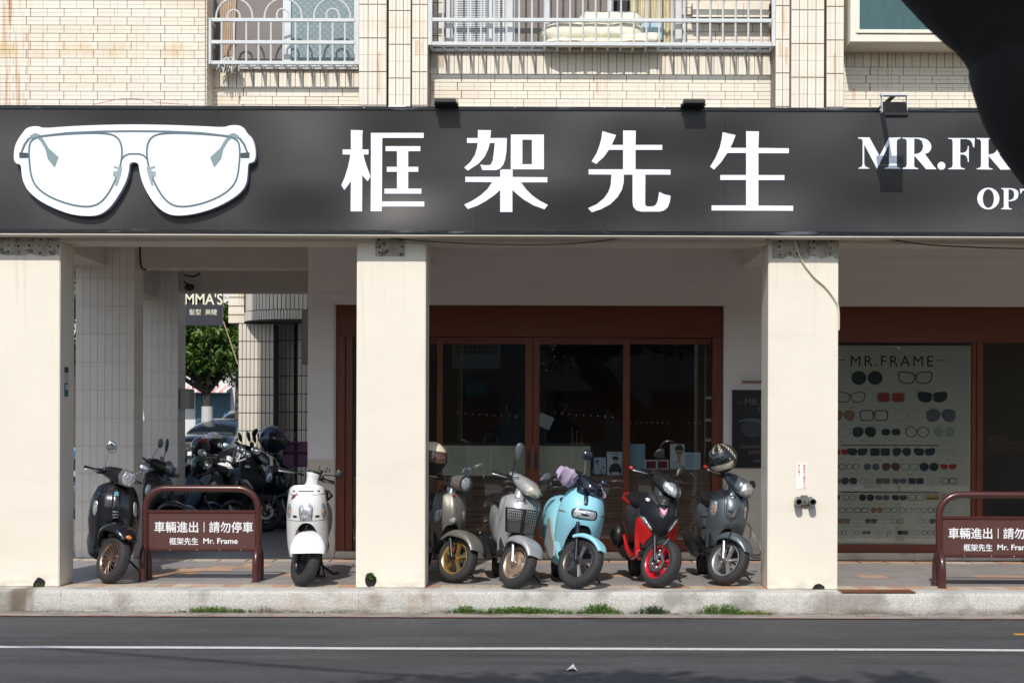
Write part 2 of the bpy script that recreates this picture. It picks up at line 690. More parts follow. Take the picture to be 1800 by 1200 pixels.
for a, b in zip(ksegs, ksegs[1:]):
    k = MB()
    nseg = max(2, int((b - a) / 0.12))
    rings = []
    r = 0.035
    for i in range(nseg + 1):
        x = a + 0.001 + (b - a - 0.002) * i / nseg
        w = 0.006 * mnoise.noise(Vector((x * 3, 0, 0)))
        ring = [(x, 0.6, -0.30), (x, -0.30 + w, -0.30), (x, -0.305 + w, -0.12), (x, -0.30 + w, -r)]
        for t in (0.33, 0.66, 1.0):
            ring.append((x, -0.30 + w + r * (1 - math.cos(t * math.pi / 2)), -r + r * math.sin(t * math.pi / 2)))
        ring += [(x, 0.02, 0.001), (x, 0.02, -0.05), (x, 0.6, -0.05)]
        rings.append(ring)
    k.loft(rings)
    k.obj('kerb_segment', M_kerb, kerb, smooth=40)

# arcade floor bed and tiles
M_bed = mat('floor_bed', srgb(120, 112, 104), 0.85, var=0.1, vscale=5, bump=0.1)
M_gtile = mat('grey_floor_tile', srgb(156, 150, 147), 0.5, var=0.07, vscale=4, rnd=0.06, bump=0.1, bscale=60, stretch=(1, 3, 1))
M_otile = mat('orange_floor_tile', srgb(206, 164, 134), 0.5, var=0.08, vscale=5, rnd=0.10, bump=0.1, bscale=60)
M_ctile2 = mat('cream_floor_tile', srgb(210, 192, 166), 0.5, var=0.08, vscale=5, rnd=0.08, bump=0.1, bscale=60)
for mm in (M_gtile, M_otile, M_ctile2):
    overlay(mm, srgb(105, 98, 92), (1, 1, 1), 2.0, 0.45, 0.75, 0.35)
floor = struct(MB().box(-12, 12, 0.02, 14, -0.3, -0.012).obj('arcade_floor', M_bed))
floor['label'] = 'tiled arcade floor of grey tiles with orange and cream border tiles'


def tmesh(w, d, m, nm):
    return MB().box(0.0015, w - 0.0015, 0.0015, d - 0.0015, -0.02, 0.0, 0.0012).mesh(nm, m)


tm_g, tm_g3 = tmesh(0.6, 0.3, M_gtile, 'grey_tile'), tmesh(0.3, 0.3, M_gtile, 'grey_tile_small')
tm_o, tm_c = tmesh(0.3, 0.3, M_otile, 'orange_tile'), tmesh(0.3, 0.3, M_ctile2, 'cream_tile')
tm_os, tm_cs = tmesh(0.16, 0.3, M_otile, 'orange_border_tile'), tmesh(0.16, 0.3, M_ctile2, 'cream_border_tile')
rnd = random.Random(3)
x = -5.92
i = 0
while x < 5.6:
    me = tm_os if rnd.random() < 0.5 else tm_cs
    inst(me, 'floor_tile', floor, (x, 0.022, 0.001))
    if i % 2 == 0:
        inst(tm_o if rnd.random() < 0.6 else tm_c, 'floor_tile', floor, (x, 3.022, 0.001))
    x += 0.16
    i += 1
for row in range(1, 10):
    y = 0.022 + row * 0.3
    x = -6.0 - (0.3 if row % 2 else 0.0)
    while x < 5.7:
        xc = x + 0.15
        # staggered orange run at the left bay, and dashes along one row
        run = {1: None, 2: None, 3: (-4.15, -3.9), 4: (-4.2, -3.6), 5: (-4.05, -3.5), 6: (-3.85, -3.3), 7: (-3.6, -3.1), 8: (-3.45, -2.95), 9: None}[row]
        orange = run and run[0] < xc < run[1]
        if row == 4 and (-2.6 < xc < 1.4 or 1.7 < xc < 2.0 or 3.3 < xc < 3.6 or xc > 4.6):
            orange = ((int(math.floor(xc / 0.3))) % 4) != 1
        if row == 4 and 2.7 < xc < 2.99:
            orange = True
        if orange:
            inst(tm_o, 'floor_tile', floor, (x, y, 0.001))
            x += 0.3
        else:
            nxt = x + 0.45
            o2 = (run and run[0] < nxt < run[1])
            if row == 4 or o2:
                inst(tm_g3, 'floor_tile', floor, (x, y, 0.001))
                x += 0.3
            else:
                inst(tm_g, 'floor_tile', floor, (x, y, 0.001))
                x += 0.6
# floor further in: one sheet of tile colour
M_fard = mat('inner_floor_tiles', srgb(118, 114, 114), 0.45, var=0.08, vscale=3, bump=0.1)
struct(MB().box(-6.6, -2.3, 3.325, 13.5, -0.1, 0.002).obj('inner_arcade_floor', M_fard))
# side street and ground behind
struct(MB().box(-60, 60, 13.5, 80, -0.5, -0.09).obj('side_street', M_asphalt))
struct(MB().box(-60, -6.6, 0.3, 13.5, -0.5, -0.10).obj('side_street', M_asphalt))
struct(MB().box(-400, 400, -400, 400, -1.2, -0.55).obj('ground', M_concrete))

# ================================================================== ARCADE BUILDING
bld = thing('arcade_building', 'cream tiled apartment building with square columns and shaded arcade', 'building')
CY = 0.0


def column(x0, x1, y0, y1, z1, m=M_cream):
    c = MB().box(x0, x1, y0, y1, 0.0, z1, 0.008)
    return c.obj('column', m, bld, smooth=30)


CB = 3.28
xl0 = px_x(541.5, 3.5)
cols = []
for (a, b, zt) in ((-5.25, px_x(105, 0, 700), CB), (px_x(626.5, 0, 700), px_x(748, 0, 700), CB), (px_x(1350, 0, 700), px_x(1473, 0, 700), CB)):
    cols.append(column(a, b, 0, 0.46, zt))
overlay(M_cream, srgb(196, 186, 165), (0.6, 1, 2), 1.8, 0.55, 0.75, 0.18)
overlay(M_cream, srgb(150, 136, 112), (1.5, 1, 3), 5.0, 0.42, 0.7, 0.5, mask=[(2, -0.1, -0.05, 0.0, 0.16)])
overlay(M_cream, srgb(186, 176, 158), (9, 9, 0.5), 1.6, 0.55, 0.7, 0.30, mask=[(2, 2.0, 2.9, 3.2, 3.4)])
column(6.0, 6.65, 0, 0.46, CB)
# rough grey strip the columns stand on, weep holes with plants
# front beam, ceiling, back wall
MB().box(-6.1, 9, 0.002, 0.42, CB, 3.95).obj('front_beam', M_cream, bld)
MB().box(-6.1, 9, -0.235, 0.0, 3.315, 3.33).obj('soffit', M_cream, bld)
MB().box(-5.75, xl0, 0.4, 7.0, 3.93, 4.1).box(xl0 + .001, 9, 0.4, 13, 3.93, 4.1).obj('ceiling', M_cream_in, bld)
for xc in (-1.42, 2.5):
    MB().box(xc - 0.14, xc + 0.14, 0.46, 3.49, 3.42, 3.93).obj('cross_beam', M_cream_in, bld)
YB = 3.5
xl, xr = px_x(541.5, YB), 9.0
o1a, o1b, oz = px_x(590, YB, 750), px_x(1272, YB, 750), px_z(536.5, YB)
o2a, o2b = 3.1, 8.2
w = MB()
w.box(xl, o1a, YB, YB + 0.12, 0, 3.93)
w.box(o1a, o1b, YB, YB + 0.12, oz, 3.93)
w.box(o1b, o2a, YB, YB + 0.12, 0, 3.93)
w.box(o2a, o2b, YB, YB + 0.12, oz, 3.93)
w.box(o2b, xr, YB, YB + 0.12, 0, 3.93)
wall = w.obj('back_wall', M_cream_in, bld)
# cladding boards on the wall: thin courses with fine joints
M_board = mat('painted_wall_course', srgb(236, 231, 228), 0.5, var=0.02, vscale=3, rnd=0.008, bump=0.05, bscale=30)
M_board_lo = mat('beige_wall_course', srgb(214, 204, 188), 0.5, var=0.02, vscale=3, bump=0.05, bscale=30)
zlo = px_z(806, YB, 560)
def course(a, b, z0, z1, m):
    MB().box(a + 0.001, b - 0.001, YB - 0.014, YB + 0.01, z0 + 0.0004, z1 - 0.0004, 0.0012).obj('wall_course', m, wall)
z = 0.0
while z < 3.9:
    z1 = min(z + 0.145, 3.93)
    m_ = M_board if z + 0.07 > zlo else M_board_lo
    if z + 0.02 < oz:
        z1 = min(z1, oz) if z1 > oz - 0.02 else z1
        course(xl, o1a, z, z1, m_)
        course(o1b, o2a, z, z1, m_)
    else:
        course(xl, xr, z, z1, m_)
    z = z1
# side wall of the shop running back from the corner, and room shell
MB().box(xl, xl + 0.12, YB + 0.12, 13, 0, 3.93).obj('side_wall', M_cream_in, bld)
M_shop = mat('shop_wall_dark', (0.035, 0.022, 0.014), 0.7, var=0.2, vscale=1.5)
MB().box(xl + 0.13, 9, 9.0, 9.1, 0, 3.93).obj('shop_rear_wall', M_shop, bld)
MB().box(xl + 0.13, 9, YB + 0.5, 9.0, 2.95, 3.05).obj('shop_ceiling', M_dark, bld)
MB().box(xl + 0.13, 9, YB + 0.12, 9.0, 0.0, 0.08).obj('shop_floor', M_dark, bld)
# step under the shopfront
M_step = mat('terrazzo_step', srgb(205, 198, 182), 0.6, var=0.08, vscale=10, bump=0.1)
overlay(M_step, srgb(140, 130, 112), (1, 1, 1), 5, 0.5, 0.68, 0.5)
LZ = 0.085
for a, b in ((o1a, o1b), (o2a, o2b)):
    k = int((b - a) / 1.1)
    for i in range(k):
        x0, x1 = a + (b - a) * i / k, a + (b - a) * (i + 1) / k
        MB().box(x0 + 0.001, x1 - 0.001, YB - 0.045, YB + 0.13, 0.0, LZ, 0.006).obj('door_step', M_step, bld)

# inner tiled columns along the side street
def tiled_column(x0, x1, y0, y1, z1, nxt, pitch, zj):
    c = MB().box(x0 + 0.004, x1 - 0.004, y0 + 0.006, y1, -0.1, z1).obj('column', mat('tile_joint', srgb(178, 170, 160), 0.8), bld)
    tw = (x1 - x0) / nxt
    me = MB().box(0.001, tw - 0.001, 0, 0.02, 0.0016, pitch - 0.0016, 0.002).mesh('painted_tile', M_ctile)
    tw2 = (y1 - y0) / 3
    me2 = MB().box(0, 0.02, 0.0015, tw2 - 0.0015, 0.002, pitch - 0.002, 0.002).mesh('painted_tile_side', M_ctile)
    z = zj
    while z < z1:
        for i in range(nxt):
            inst(me, 'tile', c, (x0 + i * tw, y0, z))
        for i in range(3):
            inst(me2, 'tile', c, (x1 - 0.02, y0 + i * tw2 + 0.002, z))
        z += pitch
    return c


c2a, c2b = px_x(133, YB), px_x(236, YB)
tiled_column(c2a, c2b, YB, YB + 0.42, 3.93, 8, 0.327, 0.0)
Y3 = 6.4
c3a, c3b = px_x(244, Y3), px_x(313, Y3)
tiled_column(c3a, c3b, Y3, Y3 + 0.45, 3.93, 6, 0.327, 0.0)
# beams over the passage
M_beam = mat('rough_painted_beam', srgb(205, 195, 185), 0.75, var=0.07, vscale=3, bump=0.25, bscale=70)
z2 = px_z(470, YB, 400)
MB().box(c2b - 0.03, xl, YB + 0.05, YB + 0.40, z2, 3.93).obj('beam', M_beam, bld)
MB().box(-6.1, c2a + 0.4, YB + 0.05, YB + 0.40, z2, 3.93).obj('beam', M_beam, bld)
MB().box(c3b - 0.03, xl, Y3 + 0.05, Y3 + 0.4, px_z(512, Y3, 400), 3.93).obj('beam', M_beam, bld)
MB().box(-5.6, -5.09, 0.46, YB, px_z(470, YB, 190) + 0.02, 3.93).obj('cross_beam', M_beam, bld)
MB().box(-5.65, -5.22, YB + 0.43, Y3, 3.30, 3.93).obj('cross_beam', M_beam, bld)

# upper storey: mass behind and the front pieces
M_mass = M_grout
UZ0, UZ1 = 4.1, 11.0
YW = 0.30
xA, xB = px_x(361, 0, 90), px_x(631, 0, 90)
mass = MB()
mass.box(-5.75, xl, YW + 0.61, 3.9, UZ0 + .01, UZ1)
mass.box(-5.22, xl, 3.901, 7.0, UZ0 + .01, UZ1)
mass.box(xl + .001, 12, YW + 0.61, 12.6, UZ0 + .01, UZ1)
mass.box(-6.1, 12, 0.012, YW + 0.6, 3.95, 4.35)
mass.box(-6.1, 12, 0.76, YW + 0.6, 4.351, 6.899)
mass.box(-6.1, 12, -0.2, YW + 0.6, 6.9, UZ1 - 1.5)
mass.obj('upper_storeys', mat('upper_storeys_render', srgb(215, 202, 184), 0.7, var=0.05, vscale=1), bld)

uw, uh = 0.319, 0.0784
TW, TH2 = uw / 2, uh / 2
bm_ = MB()
for i in range(2):
    for j in range(2):
        bm_.box(0.004 + i * (TW - 0.002), TW + i * (TW - 0.002) - 0.0012 + 0.0, 0, 0.012, 0.0035 + j * (TH2 - 0.0018), 0.0035 + j * (TH2 - 0.0018) + TH2 - 0.0040)
brick_me = bm_.mesh('wall_brick', M_brick)
hb = MB()
for j in range(2):
    hb.box(0.004, TW - 0.004, 0, 0.012, 0.0035 + j * (TH2 - 0.0018), 0.0035 + j * (TH2 - 0.0018) + TH2 - 0.0040)
half_me = hb.mesh('wall_brick_half', M_brick)


def brick_wall(x0, x1, y, z0, z1, zref, xref, name='brick_wall', nmax=400):
    w = MB().box(x0, x1, y, y + 0.25, z0, z1).obj(name, M_grout, bld)
    r0 = int(math.floor((z0 - zref) / uh))
    r1 = int(math.ceil((z1 - zref) / uh))
    for r in range(r0, r1):
        zz = zref + r * uh
        if zz + uh < z0 + 0.02 or zz > z1 - 0.02:
            continue
        off = (0.04 if r % 2 else 0.0)
        k0 = int(math.floor((x0 - xref - off) / uw))
        x = xref + off + k0 * uw
        while x < x1 - 0.01:
            a, b = max(x, x0), min(x + uw, x1)
            if b - a > 0.03:
                if b - a > uw - 0.005:
                    inst(brick_me, 'brick', w, (x, y - 0.009, zz))
                else:
                    inst(half_me, 'brick', w, (a, y - 0.009, zz), (0, 0, 0), ((b - a) / TW, 1, 1))
            x += uw
    return w


def tile_wall(x0, x1, y, z0, z1, name, units, zref=4.36, joint=None):
    """upright tile pairs"""
    w = MB().box(x0, x1, y, y + 0.3, z0, z1).obj(name, M_grout, bld)
    tw = (x1 - x0) / units
    vb = MB()
    for i in range(2):
        for j in range(2):
            vb.box(0.0035 + i * (tw - 0.007) / 2, 0.0035 + (i + 1) * (tw - 0.007) / 2 - 0.0015, 0, 0.012, 0.004 + j * 0.156, 0.004 + j * 0.156 + 0.153)
    me = vb.mesh('upright_tile', M_brick)
    z = zref
    while z < z1:
        if z + 0.319 > z0 and z > z0 - 0.3:
            for i in range(units):
                inst(me, 'tile', w, (x0 + i * tw, y - 0.009, z))
        z += 0.319
    return w


TOPZ = 5.78
brick_wall(-6.1, xA, 0.0, 4.36, TOPZ, px_z(161, 0, 100), px_x(46.5, 0, 90) - uw * 2, 'brick_wall')
# right-hand reveal of that wall
rv = MB().box(xA - 0.02, xA + 0.003, 0.0, YW + 0.6, 4.3, TOPZ).obj('wall_reveal', M_grout, bld)
rvb = MB()
for i in range(2):
    for j in range(2):
        rvb.box(0, 0.012, 0.004 + i * 0.145, 0.145 + i * 0.145, 0.0035 + j * 0.038, 0.0035 + j * 0.038 + 0.035)
rme = rvb.mesh('reveal_brick', M_brick)
for r in range(18):
    inst(rme, 'brick', rv, (xA, 0.0, 4.36 + r * uh))


def under_window(x0, x1, ztop, zband, mid):
    w = brick_wall(x0, x1, YW, 4.30, zband, zband, x0 - 0.05, 'brick_wall')
    s = MB().box(x0, x1, YW, YW + 0.25, zband, ztop).obj('soldier_course', M_grout, bld)
    n = int(round((x1 - x0) / 0.0392))
    if mid:
        n2 = n // 2
        tw = (x1 - x0) / n2
        vb = MB()
        for i in range(2):
            vb.box(0.003 + i * (tw - 0.006) / 2, 0.003 + (i + 1) * (tw - 0.006) / 2 - 0.0015, 0, 0.012, 0.004, ztop - zband - 0.004)
        me = vb.mesh('soldier_tile', M_brick)
        for i in range(n2):
            inst(me, 'tile', s, (x0 + i * tw, YW - 0.009, zband))
    return w


zs1, zb1 = px_z(121, YW, 500), px_z(156, YW, 500)
under_window(xA, xB, zs1, zb1, True)
xC, xD = px_x(752, 0, 90), px_x(1363, 0, 90)
zs2, zb2 = px_z(85, YW, 1000), px_z(132, YW, 1000)
under_window(xC, xD, zs2, zb2, True)
xE, xF = px_x(1484, 0, 90), 6.6
zs3, zb3 = px_z(84, YW, 1600), px_z(119, YW, 1600)
under_window(xE, xF, zs3, zb3, True)
tile_wall(xB, px_x(680, 0, 90), 0.0, 4.30, TOPZ, 'pilaster', 3, 4.262)
tile_wall(px_x(684, 0, 90), px_x(723, 0, 90), -0.05, 4.30, TOPZ, 'pilaster', 3, 4.19)
tile_wall(px_x(724, 0, 90), xC, 0.0, 4.30, TOPZ, 'pilaster', 2, 4.262)
tile_wall(xD, px_x(1388, 0, 90), 0.0, 4.30, TOPZ, 'pilaster', 2, 4.262)
tile_wall(px_x(1389, 0, 90), px_x(1447, 0, 90), -0.05, 4.30, TOPZ, 'pilaster', 4, 4.21)
tile_wall(px_x(1453, 0, 90), xE, 0.02, 4.30, TOPZ, 'pilaster', 2, 4.262)
# ------------------------------------------------------------------ upper windows
M_winfr = mat('white_window_frame', srgb(206, 208, 210), 0.4, metal=0.1, var=0.04, vscale=8)
M_wincream = mat('cream_window_frame', srgb(228, 222, 205), 0.45, var=0.04, vscale=8)
M_screen = mat('grey_insect_screen', srgb(128, 120, 116), 0.7, var=0.04, vscale=50)
M_curt = mat('beige_curtain', srgb(190, 168, 145), 0.85, var=0.1, vscale=6, stretch=(8, 1, 0.3), sheen=0.2)
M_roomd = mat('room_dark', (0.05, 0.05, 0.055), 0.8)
M_wglass = glass_mat('window_glass', (0.95, 0.97, 0.97), 1.45)
M_patt = mat('patterned_window_film', srgb(118, 136, 140), 0.35, var=0.1, vscale=25, bump=0.2, bscale=60)


def pattern(m):
    """regular diamond lattice of small pale rings on the film"""
    nt = m.node_tree
    N, L = nt.nodes, nt.links
    b = N['Principled BSDF']
    tc = N.new('ShaderNodeTexCoord')
    mp = N.new('ShaderNodeMapping')
    mp.inputs['Rotation'].default_value = (0, R_(45), 0)
    mp.inputs['Scale'].default_value = (22, 22, 22)
    L.new(tc.outputs['Object'], mp.inputs[0])
    fr = N.new('ShaderNodeVectorMath')
    fr.operation = 'FRACTION'
    L.new(mp.outputs[0], fr.inputs[0])
    sx = N.new('ShaderNodeSeparateXYZ')
    L.new(fr.outputs[0], sx.inputs[0])
    cb = N.new('ShaderNodeCombineXYZ')
    L.new(sx.outputs[0], cb.inputs[0])
    L.new(sx.outputs[2], cb.inputs[1])
    ds = N.new('ShaderNodeVectorMath')
    ds.operation = 'DISTANCE'
    L.new(cb.outputs[0], ds.inputs[0])
    ds.inputs[1].default_value = (0.5, 0.5, 0)
    r = N.new('ShaderNodeValToRGB')
    e = r.color_ramp.elements
    e[0].position, e[0].color = 0.0, (0.0, 0, 0, 1)
    e[1].position, e[1].color = 0.5, (0, 0, 0, 1)
    for p_, v_ in ((0.12, 0.0), (0.18, 1.0), (0.24, 1.0), (0.3, 0.0)):
        x = e.new(p_)
        x.color = (v_, v_, v_, 1)
    L.new(ds.outputs['Value'], r.inputs[0])
    src = b.inputs['Base Color']
    mx = N.new('ShaderNodeMix')
    mx.data_type = 'RGBA'
    mm = N.new('ShaderNodeMath')
    mm.operation = 'MULTIPLY'
    mm.inputs[1].default_value = 0.35
    L.new(r.outputs[0], mm.inputs[0])
    L.new(mm.outputs[0], mx.inputs[0])
    L.new(src.links[0].from_socket, mx.inputs[6])
    mx.inputs[7].default_value = srgb(200, 212, 212)
    L.new(mx.outputs[2], src)


pattern(M_patt)
WY = YW + 0.10


def frame_rect(M, x0, x1, z0, z1, t, y0, y1, b=0.003):
    M.box(x0, x0 + t, y0, y1, z0, z1, b)
    M.box(x1 - t, x1, y0, y1, z0, z1, b)
    M.box(x0 + t, x1 - t, y0, y1, z0, z0 + t, b)
    M.box(x0 + t, x1 - t, y0, y1, z1 - t, z1, b)
    return M


# window one, behind the arched grille
X = lambda p_: px_x(p_, WY, 60)
wz1 = zs1 + 0.02
W1 = MB()
frame_rect(W1, X(368), X(632), wz1, 6.6, 0.05, WY - 0.03, WY + 0.06)
w1 = W1.obj('window', M_winfr, bld)
MB().box(X(498), X(512), WY - 0.028, WY + 0.05, wz1 + 0.051, 6.5, 0.003).obj('mullion', M_winfr, w1)
MB().box(X(512), X(630), WY + 0.0, WY + 0.01, wz1 + 0.05, 6.5).obj('pane', M_patt, w1)
MB().box(X(372), X(498), WY + 0.012, WY + 0.016, wz1 + 0.05, 6.5).obj('insect_screen', M_screen, w1)
cu = MB()
rings = []
n = 40
for i in range(n + 1):
    x = X(384) + (X(412) - X(384)) * i / n
    rings.append((x, WY - 0.01 + 0.008 * math.sin(i * 1.1)))
for (a, b), (c, d) in zip(rings, rings[1:]):
    cu.add([(a, b, wz1 + 0.05), (c, d, wz1 + 0.05), (c + 0.05, d, 6.5), (a + 0.05, b, 6.5)], [(0, 1, 2, 3)])
cu.obj('curtain', M_curt, w1)
MB().box(xA, xB, YW - 0.03, WY + 0.1, zs1 - 0.005, wz1, 0.004).obj('window_sill', M_winfr, w1)
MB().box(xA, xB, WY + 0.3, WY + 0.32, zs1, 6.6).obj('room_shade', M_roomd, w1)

# window two, long, behind the straight grille
wz2 = zs2 + 0.03
W2 = MB()
X = lambda p_: px_x(p_, WY, 40)
frame_rect(W2, X(783), X(1198), wz2, 6.6, 0.045, WY - 0.03, WY + 0.06)
w2 = W2.obj('window', M_winfr, bld)
for a, b in ((790, 796), (856, 865), (957, 968), (1068, 1078), (1185, 1192)):
    MB().box(X(a), X(b), WY - 0.028, WY + 0.05, wz2 + 0.046, 6.5, 0.003).obj('mullion', M_winfr, w2)
M_blind = mat('white_slatted_shutter', srgb(215, 218, 220), 0.5, var=0.05)
# slatted panels: dark behind with real slats
for a, b in ((796, 856), (862, 890)):
    bk = MB().box(X(a), X(b), WY + 0.03, WY + 0.034, wz2 + 0.05, 6.5).obj('shutter', M_roomd, w2)
    sl = MB()
    z = wz2 + 0.05
    while z < 5.75:
        sl.box(X(a) + 0.004, X(b) - 0.004, WY + 0.008, WY + 0.022, z, z + 0.009)
        z += 0.0175
    for xx in (a + 6, (a + b) / 2, b - 6):
        sl.box(X(xx), X(xx) + 0.012, WY + 0.004, WY + 0.008, wz2 + 0.05, 5.75)
    so = sl.obj('slats', M_blind, bk)
    so['kind'] = 'stuff'
for a, b in ((905, 957), (968, 1068)):
    MB().box(X(a), X(b), WY + 0.012, WY + 0.016, wz2 + 0.05, 6.5).obj('insect_screen', M_screen, w2)
MB().box(X(890), X(905), WY + 0.0, WY + 0.03, wz2 + 0.05, 6.5).obj('sash', M_winfr, w2)
# gathered striped curtain with a blue cloth
M_stripe = mat('striped_lace_curtain', srgb(205, 196, 165), 0.85, var=0.35, vscale=9, stretch=(12, 1, 0.5))
cu = MB()
n = 60
pr = []
for i in range(n + 1):
    x = X(1108) + (X(1185) - X(1108)) * i / n
    pr.append((x, WY + 0.03 + 0.014 * math.sin(i * 0.9) + 0.006 * math.sin(i * 2.3)))
for (a, b), (c, d) in zip(pr, pr[1:]):
    cu.add([(a, b, wz2 + 0.05), (c, d, wz2 + 0.05), (c, d, 6.5), (a, b, 6.5)], [(0, 1, 2, 3)])
cu.obj('curtain', M_stripe, w2, smooth=60)
MB().box(X(1120), X(1165), WY + 0.0, WY + 0.012, wz2 + 0.08, px_z(32, WY)).obj('blue_cloth', mat('pale_blue_cloth', srgb(178, 205, 215), 0.8, var=0.1), w2)
MB().box(xC, xD, YW - 0.05, WY + 0.1, zs2 - 0.004, wz2, 0.004).obj('window_sill', M_winfr, w2)
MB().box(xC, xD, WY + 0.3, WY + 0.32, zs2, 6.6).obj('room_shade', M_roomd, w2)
# tiled wall parts left and right of window two
tile_wall(xC, X(783), YW, zs2, 6.6, 'window_pier', 2, 4.36)
brick_wall(X(1198), xD, YW, zs2 + 0.03, 6.0, 4.5, X(1198), 'brick_wall')
# window three, projecting cream bay window
Y3w = -0.12
X3 = lambda p_: px_x(p_, Y3w, 60)
z3b = px_z(74, Y3w, 1560)
B3 = MB()
frame_rect(B3, X3(1495), X3(1495) + 2.4, z3b, 6.8, 0.07, Y3w, Y3w + 0.08, 0.004)
b3 = B3.obj('window', M_wincream, bld)
MB().box(X3(1495) - 0.0, X3(1495) + 2.4, Y3w + 0.08, YW + 0.3, z3b, z3b + 0.03).obj('window_tray', M_wincream, b3)
MB().box(X3(1495), X3(1495) + 0.02, Y3w + 0.08, YW + 0.3, z3b + 0.03, 6.8).obj('side_panel', M_wincream, b3)
frame_rect(MB(), X3(1504), X3(1504) + 1.0, z3b + 0.08, 6.7, 0.035, Y3w - 0.012, Y3w + 0.05, 0.003).obj('sash', M_wincream, b3)
M_teal = mat('teal_curtain_behind_glass', srgb(48, 104, 104), 0.5, var=0.25, vscale=3, stretch=(4, 1, 1))
MB().box(X3(1504) + 0.03, X3(1504) + 2.2, Y3w + 0.03, Y3w + 0.036, z3b + 0.1, 6.7).obj('teal_curtain', M_teal, b3)
MB().box(X3(1504) + 0.035, X3(1504) + 0.966, Y3w + 0.0, Y3w + 0.005, z3b + 0.115, 6.66).obj('pane', M_wglass, b3)

# ------------------------------------------------------------------ grilles
GY = 0.07
def grille(name, label, x0, x1, z0, rails, nb, arched, yb):
    t = thing(name, label, 'window grille', ((x0 + x1) / 2, GY, z0))
    ox = (x0 + x1) / 2
    def part(nm, M):
        M.xf(Matrix.Translation((-ox, -GY, -z0)))
        return M.obj(nm, M_steel, t, smooth=30)
    r = 0.018
    for zz in rails:
        part('rail', MB().box(x0, x1, GY - 0.014, GY + 0.014, zz - r, zz + r, 0.004))
    top = rails[-1] if arched else 6.6
    for xx in (x0, x1):
        part('post', MB().box(xx - 0.02, xx + 0.02, GY - 0.018, GY + 0.018, z0 - r, top + 0.0 + r, 0.004))
        for zz in rails:
            part('bracket', MB().box(xx - 0.012, xx + 0.012, GY + 0.018, yb, zz - 0.012, zz + 0.012, 0.003))
    xs = [x0 + (x1 - x0) * (i + 1) / (nb + 1) for i in range(nb)]
    for i, xx in enumerate(xs):
        b = MB()
        b.tube([(xx, GY, z0), (xx, GY, top)], 0.0095, 6)
        part('bar', b)
        # bottom tray bars running back to the wall
        part('tray_bar', MB().box(xx - 0.011, xx + 0.011, GY + 0.014, yb, z0 - 0.012, z0 + 0.006))
    part('rear_rail', MB().box(x0, x1, yb - 0.045, yb - 0.02, z0 - 0.015, z0 + 0.011, 0.003))
    return t, part, xs


gz = px_z(111, GY, 500)
g1x0, g1x1 = px_x(368, GY, 60), px_x(628, GY, 60)
rails = [gz, px_z(75, GY, 500), px_z(36, GY, 500)]
g1, part1, xs = grille('window_grille', 'silver window grille with looping arches beside the brick wall', g1x0, g1x1, gz, rails, 11, True, YW)
def arch(cx, rad, ztop):
    pts = [(cx - rad, GY, rails[-1])]
    for i in range(13):
        a = math.pi - math.pi * i / 12
        pts.append((cx + rad * math.cos(a), GY, ztop - rad + rad * math.sin(a)))
    pts.append((cx + rad, GY, rails[-1]))
    part1('arch', MB().tube(pts, 0.0095, 6))
for (a, b, zt, a2, b2, z2_) in ((380, 444, 0, 400, 422, 18), (465, 531, 0, 487, 507, 16), (552, 616, 0, 574, 596, 16)):
    arch((px_x(a, GY, 10) + px_x(b, GY, 10)) / 2, (px_x(b, GY, 10) - px_x(a, GY, 10)) / 2, px_z(-2, GY, a))
    arch((px_x(a2, GY, 10) + px_x(b2, GY, 10)) / 2, (px_x(b2, GY, 10) - px_x(a2, GY, 10)) / 2, px_z(z2_, GY, a))

GY = 0.02
gz2 = px_z(78, GY, 1000)
g2x0, g2x1 = px_x(756, GY, 60), px_x(1360, GY, 60)
r2 = [gz2, px_z(36, GY, 1000), px_z(-3, GY, 1000), px_z(-30, GY, 1000)]
g2, part2, xs2 = grille('window_grille', 'long silver grille of straight bars with a folded quilt airing on it', g2x0, g2x1, gz2, r2, 26, False, YW)

# quilt folded over the tray
M_quilt = mat('cream_quilt', srgb(232, 228, 205), 0.85, var=0.05, vscale=6, bump=0.5, bscale=12, sheen=0.2)
def quilt():
    q = MB()
    xa, xb = px_x(946, 0.1, 60), px_x(1135, 0.1, 60)
    def roll(x0, x1, zc, yc, rz, ry, seed, tilt=0.0, squash=0.0):
        rings = []
        nn = 46
        for i in range(nn + 1):
            t = i / nn
            x = x0 + (x1 - x0) * t
            e = min(1, (min(t, 1 - t) * 9) ** 0.5) if 0 < t < 1 else 0.15
            ring = []
            for j in range(22):
                a = 2 * math.pi * j / 22
                d = 1 + 0.16 * mnoise.noise(Vector((x * 7 + seed, math.cos(a) * 1.5, math.sin(a) * 1.5))) + 0.07 * mnoise.noise(Vector((x * 22 + seed, math.cos(a) * 5, math.sin(a) * 4)))
                s_ = squash * max(0, -math.sin(a))
                ring.append((x, yc + ry * d * e * math.cos(a), zc + tilt * (t - 0.5) + rz * d * e * math.sin(a) * (1 - s_)))
            rings.append(ring)
        q.loft(rings)
    roll(px_x(948, 0.1), px_x(1130, 0.1), px_z(56, 0.1, 1000), 0.14, 0.095, 0.10, 1.0, 0.02)
    roll(px_x(1015, 0.1), px_x(1128, 0.1), px_z(35, 0.1, 1000), 0.17, 0.095, 0.10, 5.0, 0.0)
    roll(px_x(1085, 0.1), px_x(1160, 0.1), px_z(68, 0.1, 1000), 0.13, 0.062, 0.09, 9.0)
    roll(px_x(952, 0.1), px_x(1150, 0.1), px_z(74, 0.1, 1000), 0.14, 0.035, 0.11, 13.0)
    return q.obj('folded_quilt', M_quilt, smooth=70)
tag(quilt(), 'cream quilt folded and laid to air inside the long window grille', 'quilt')

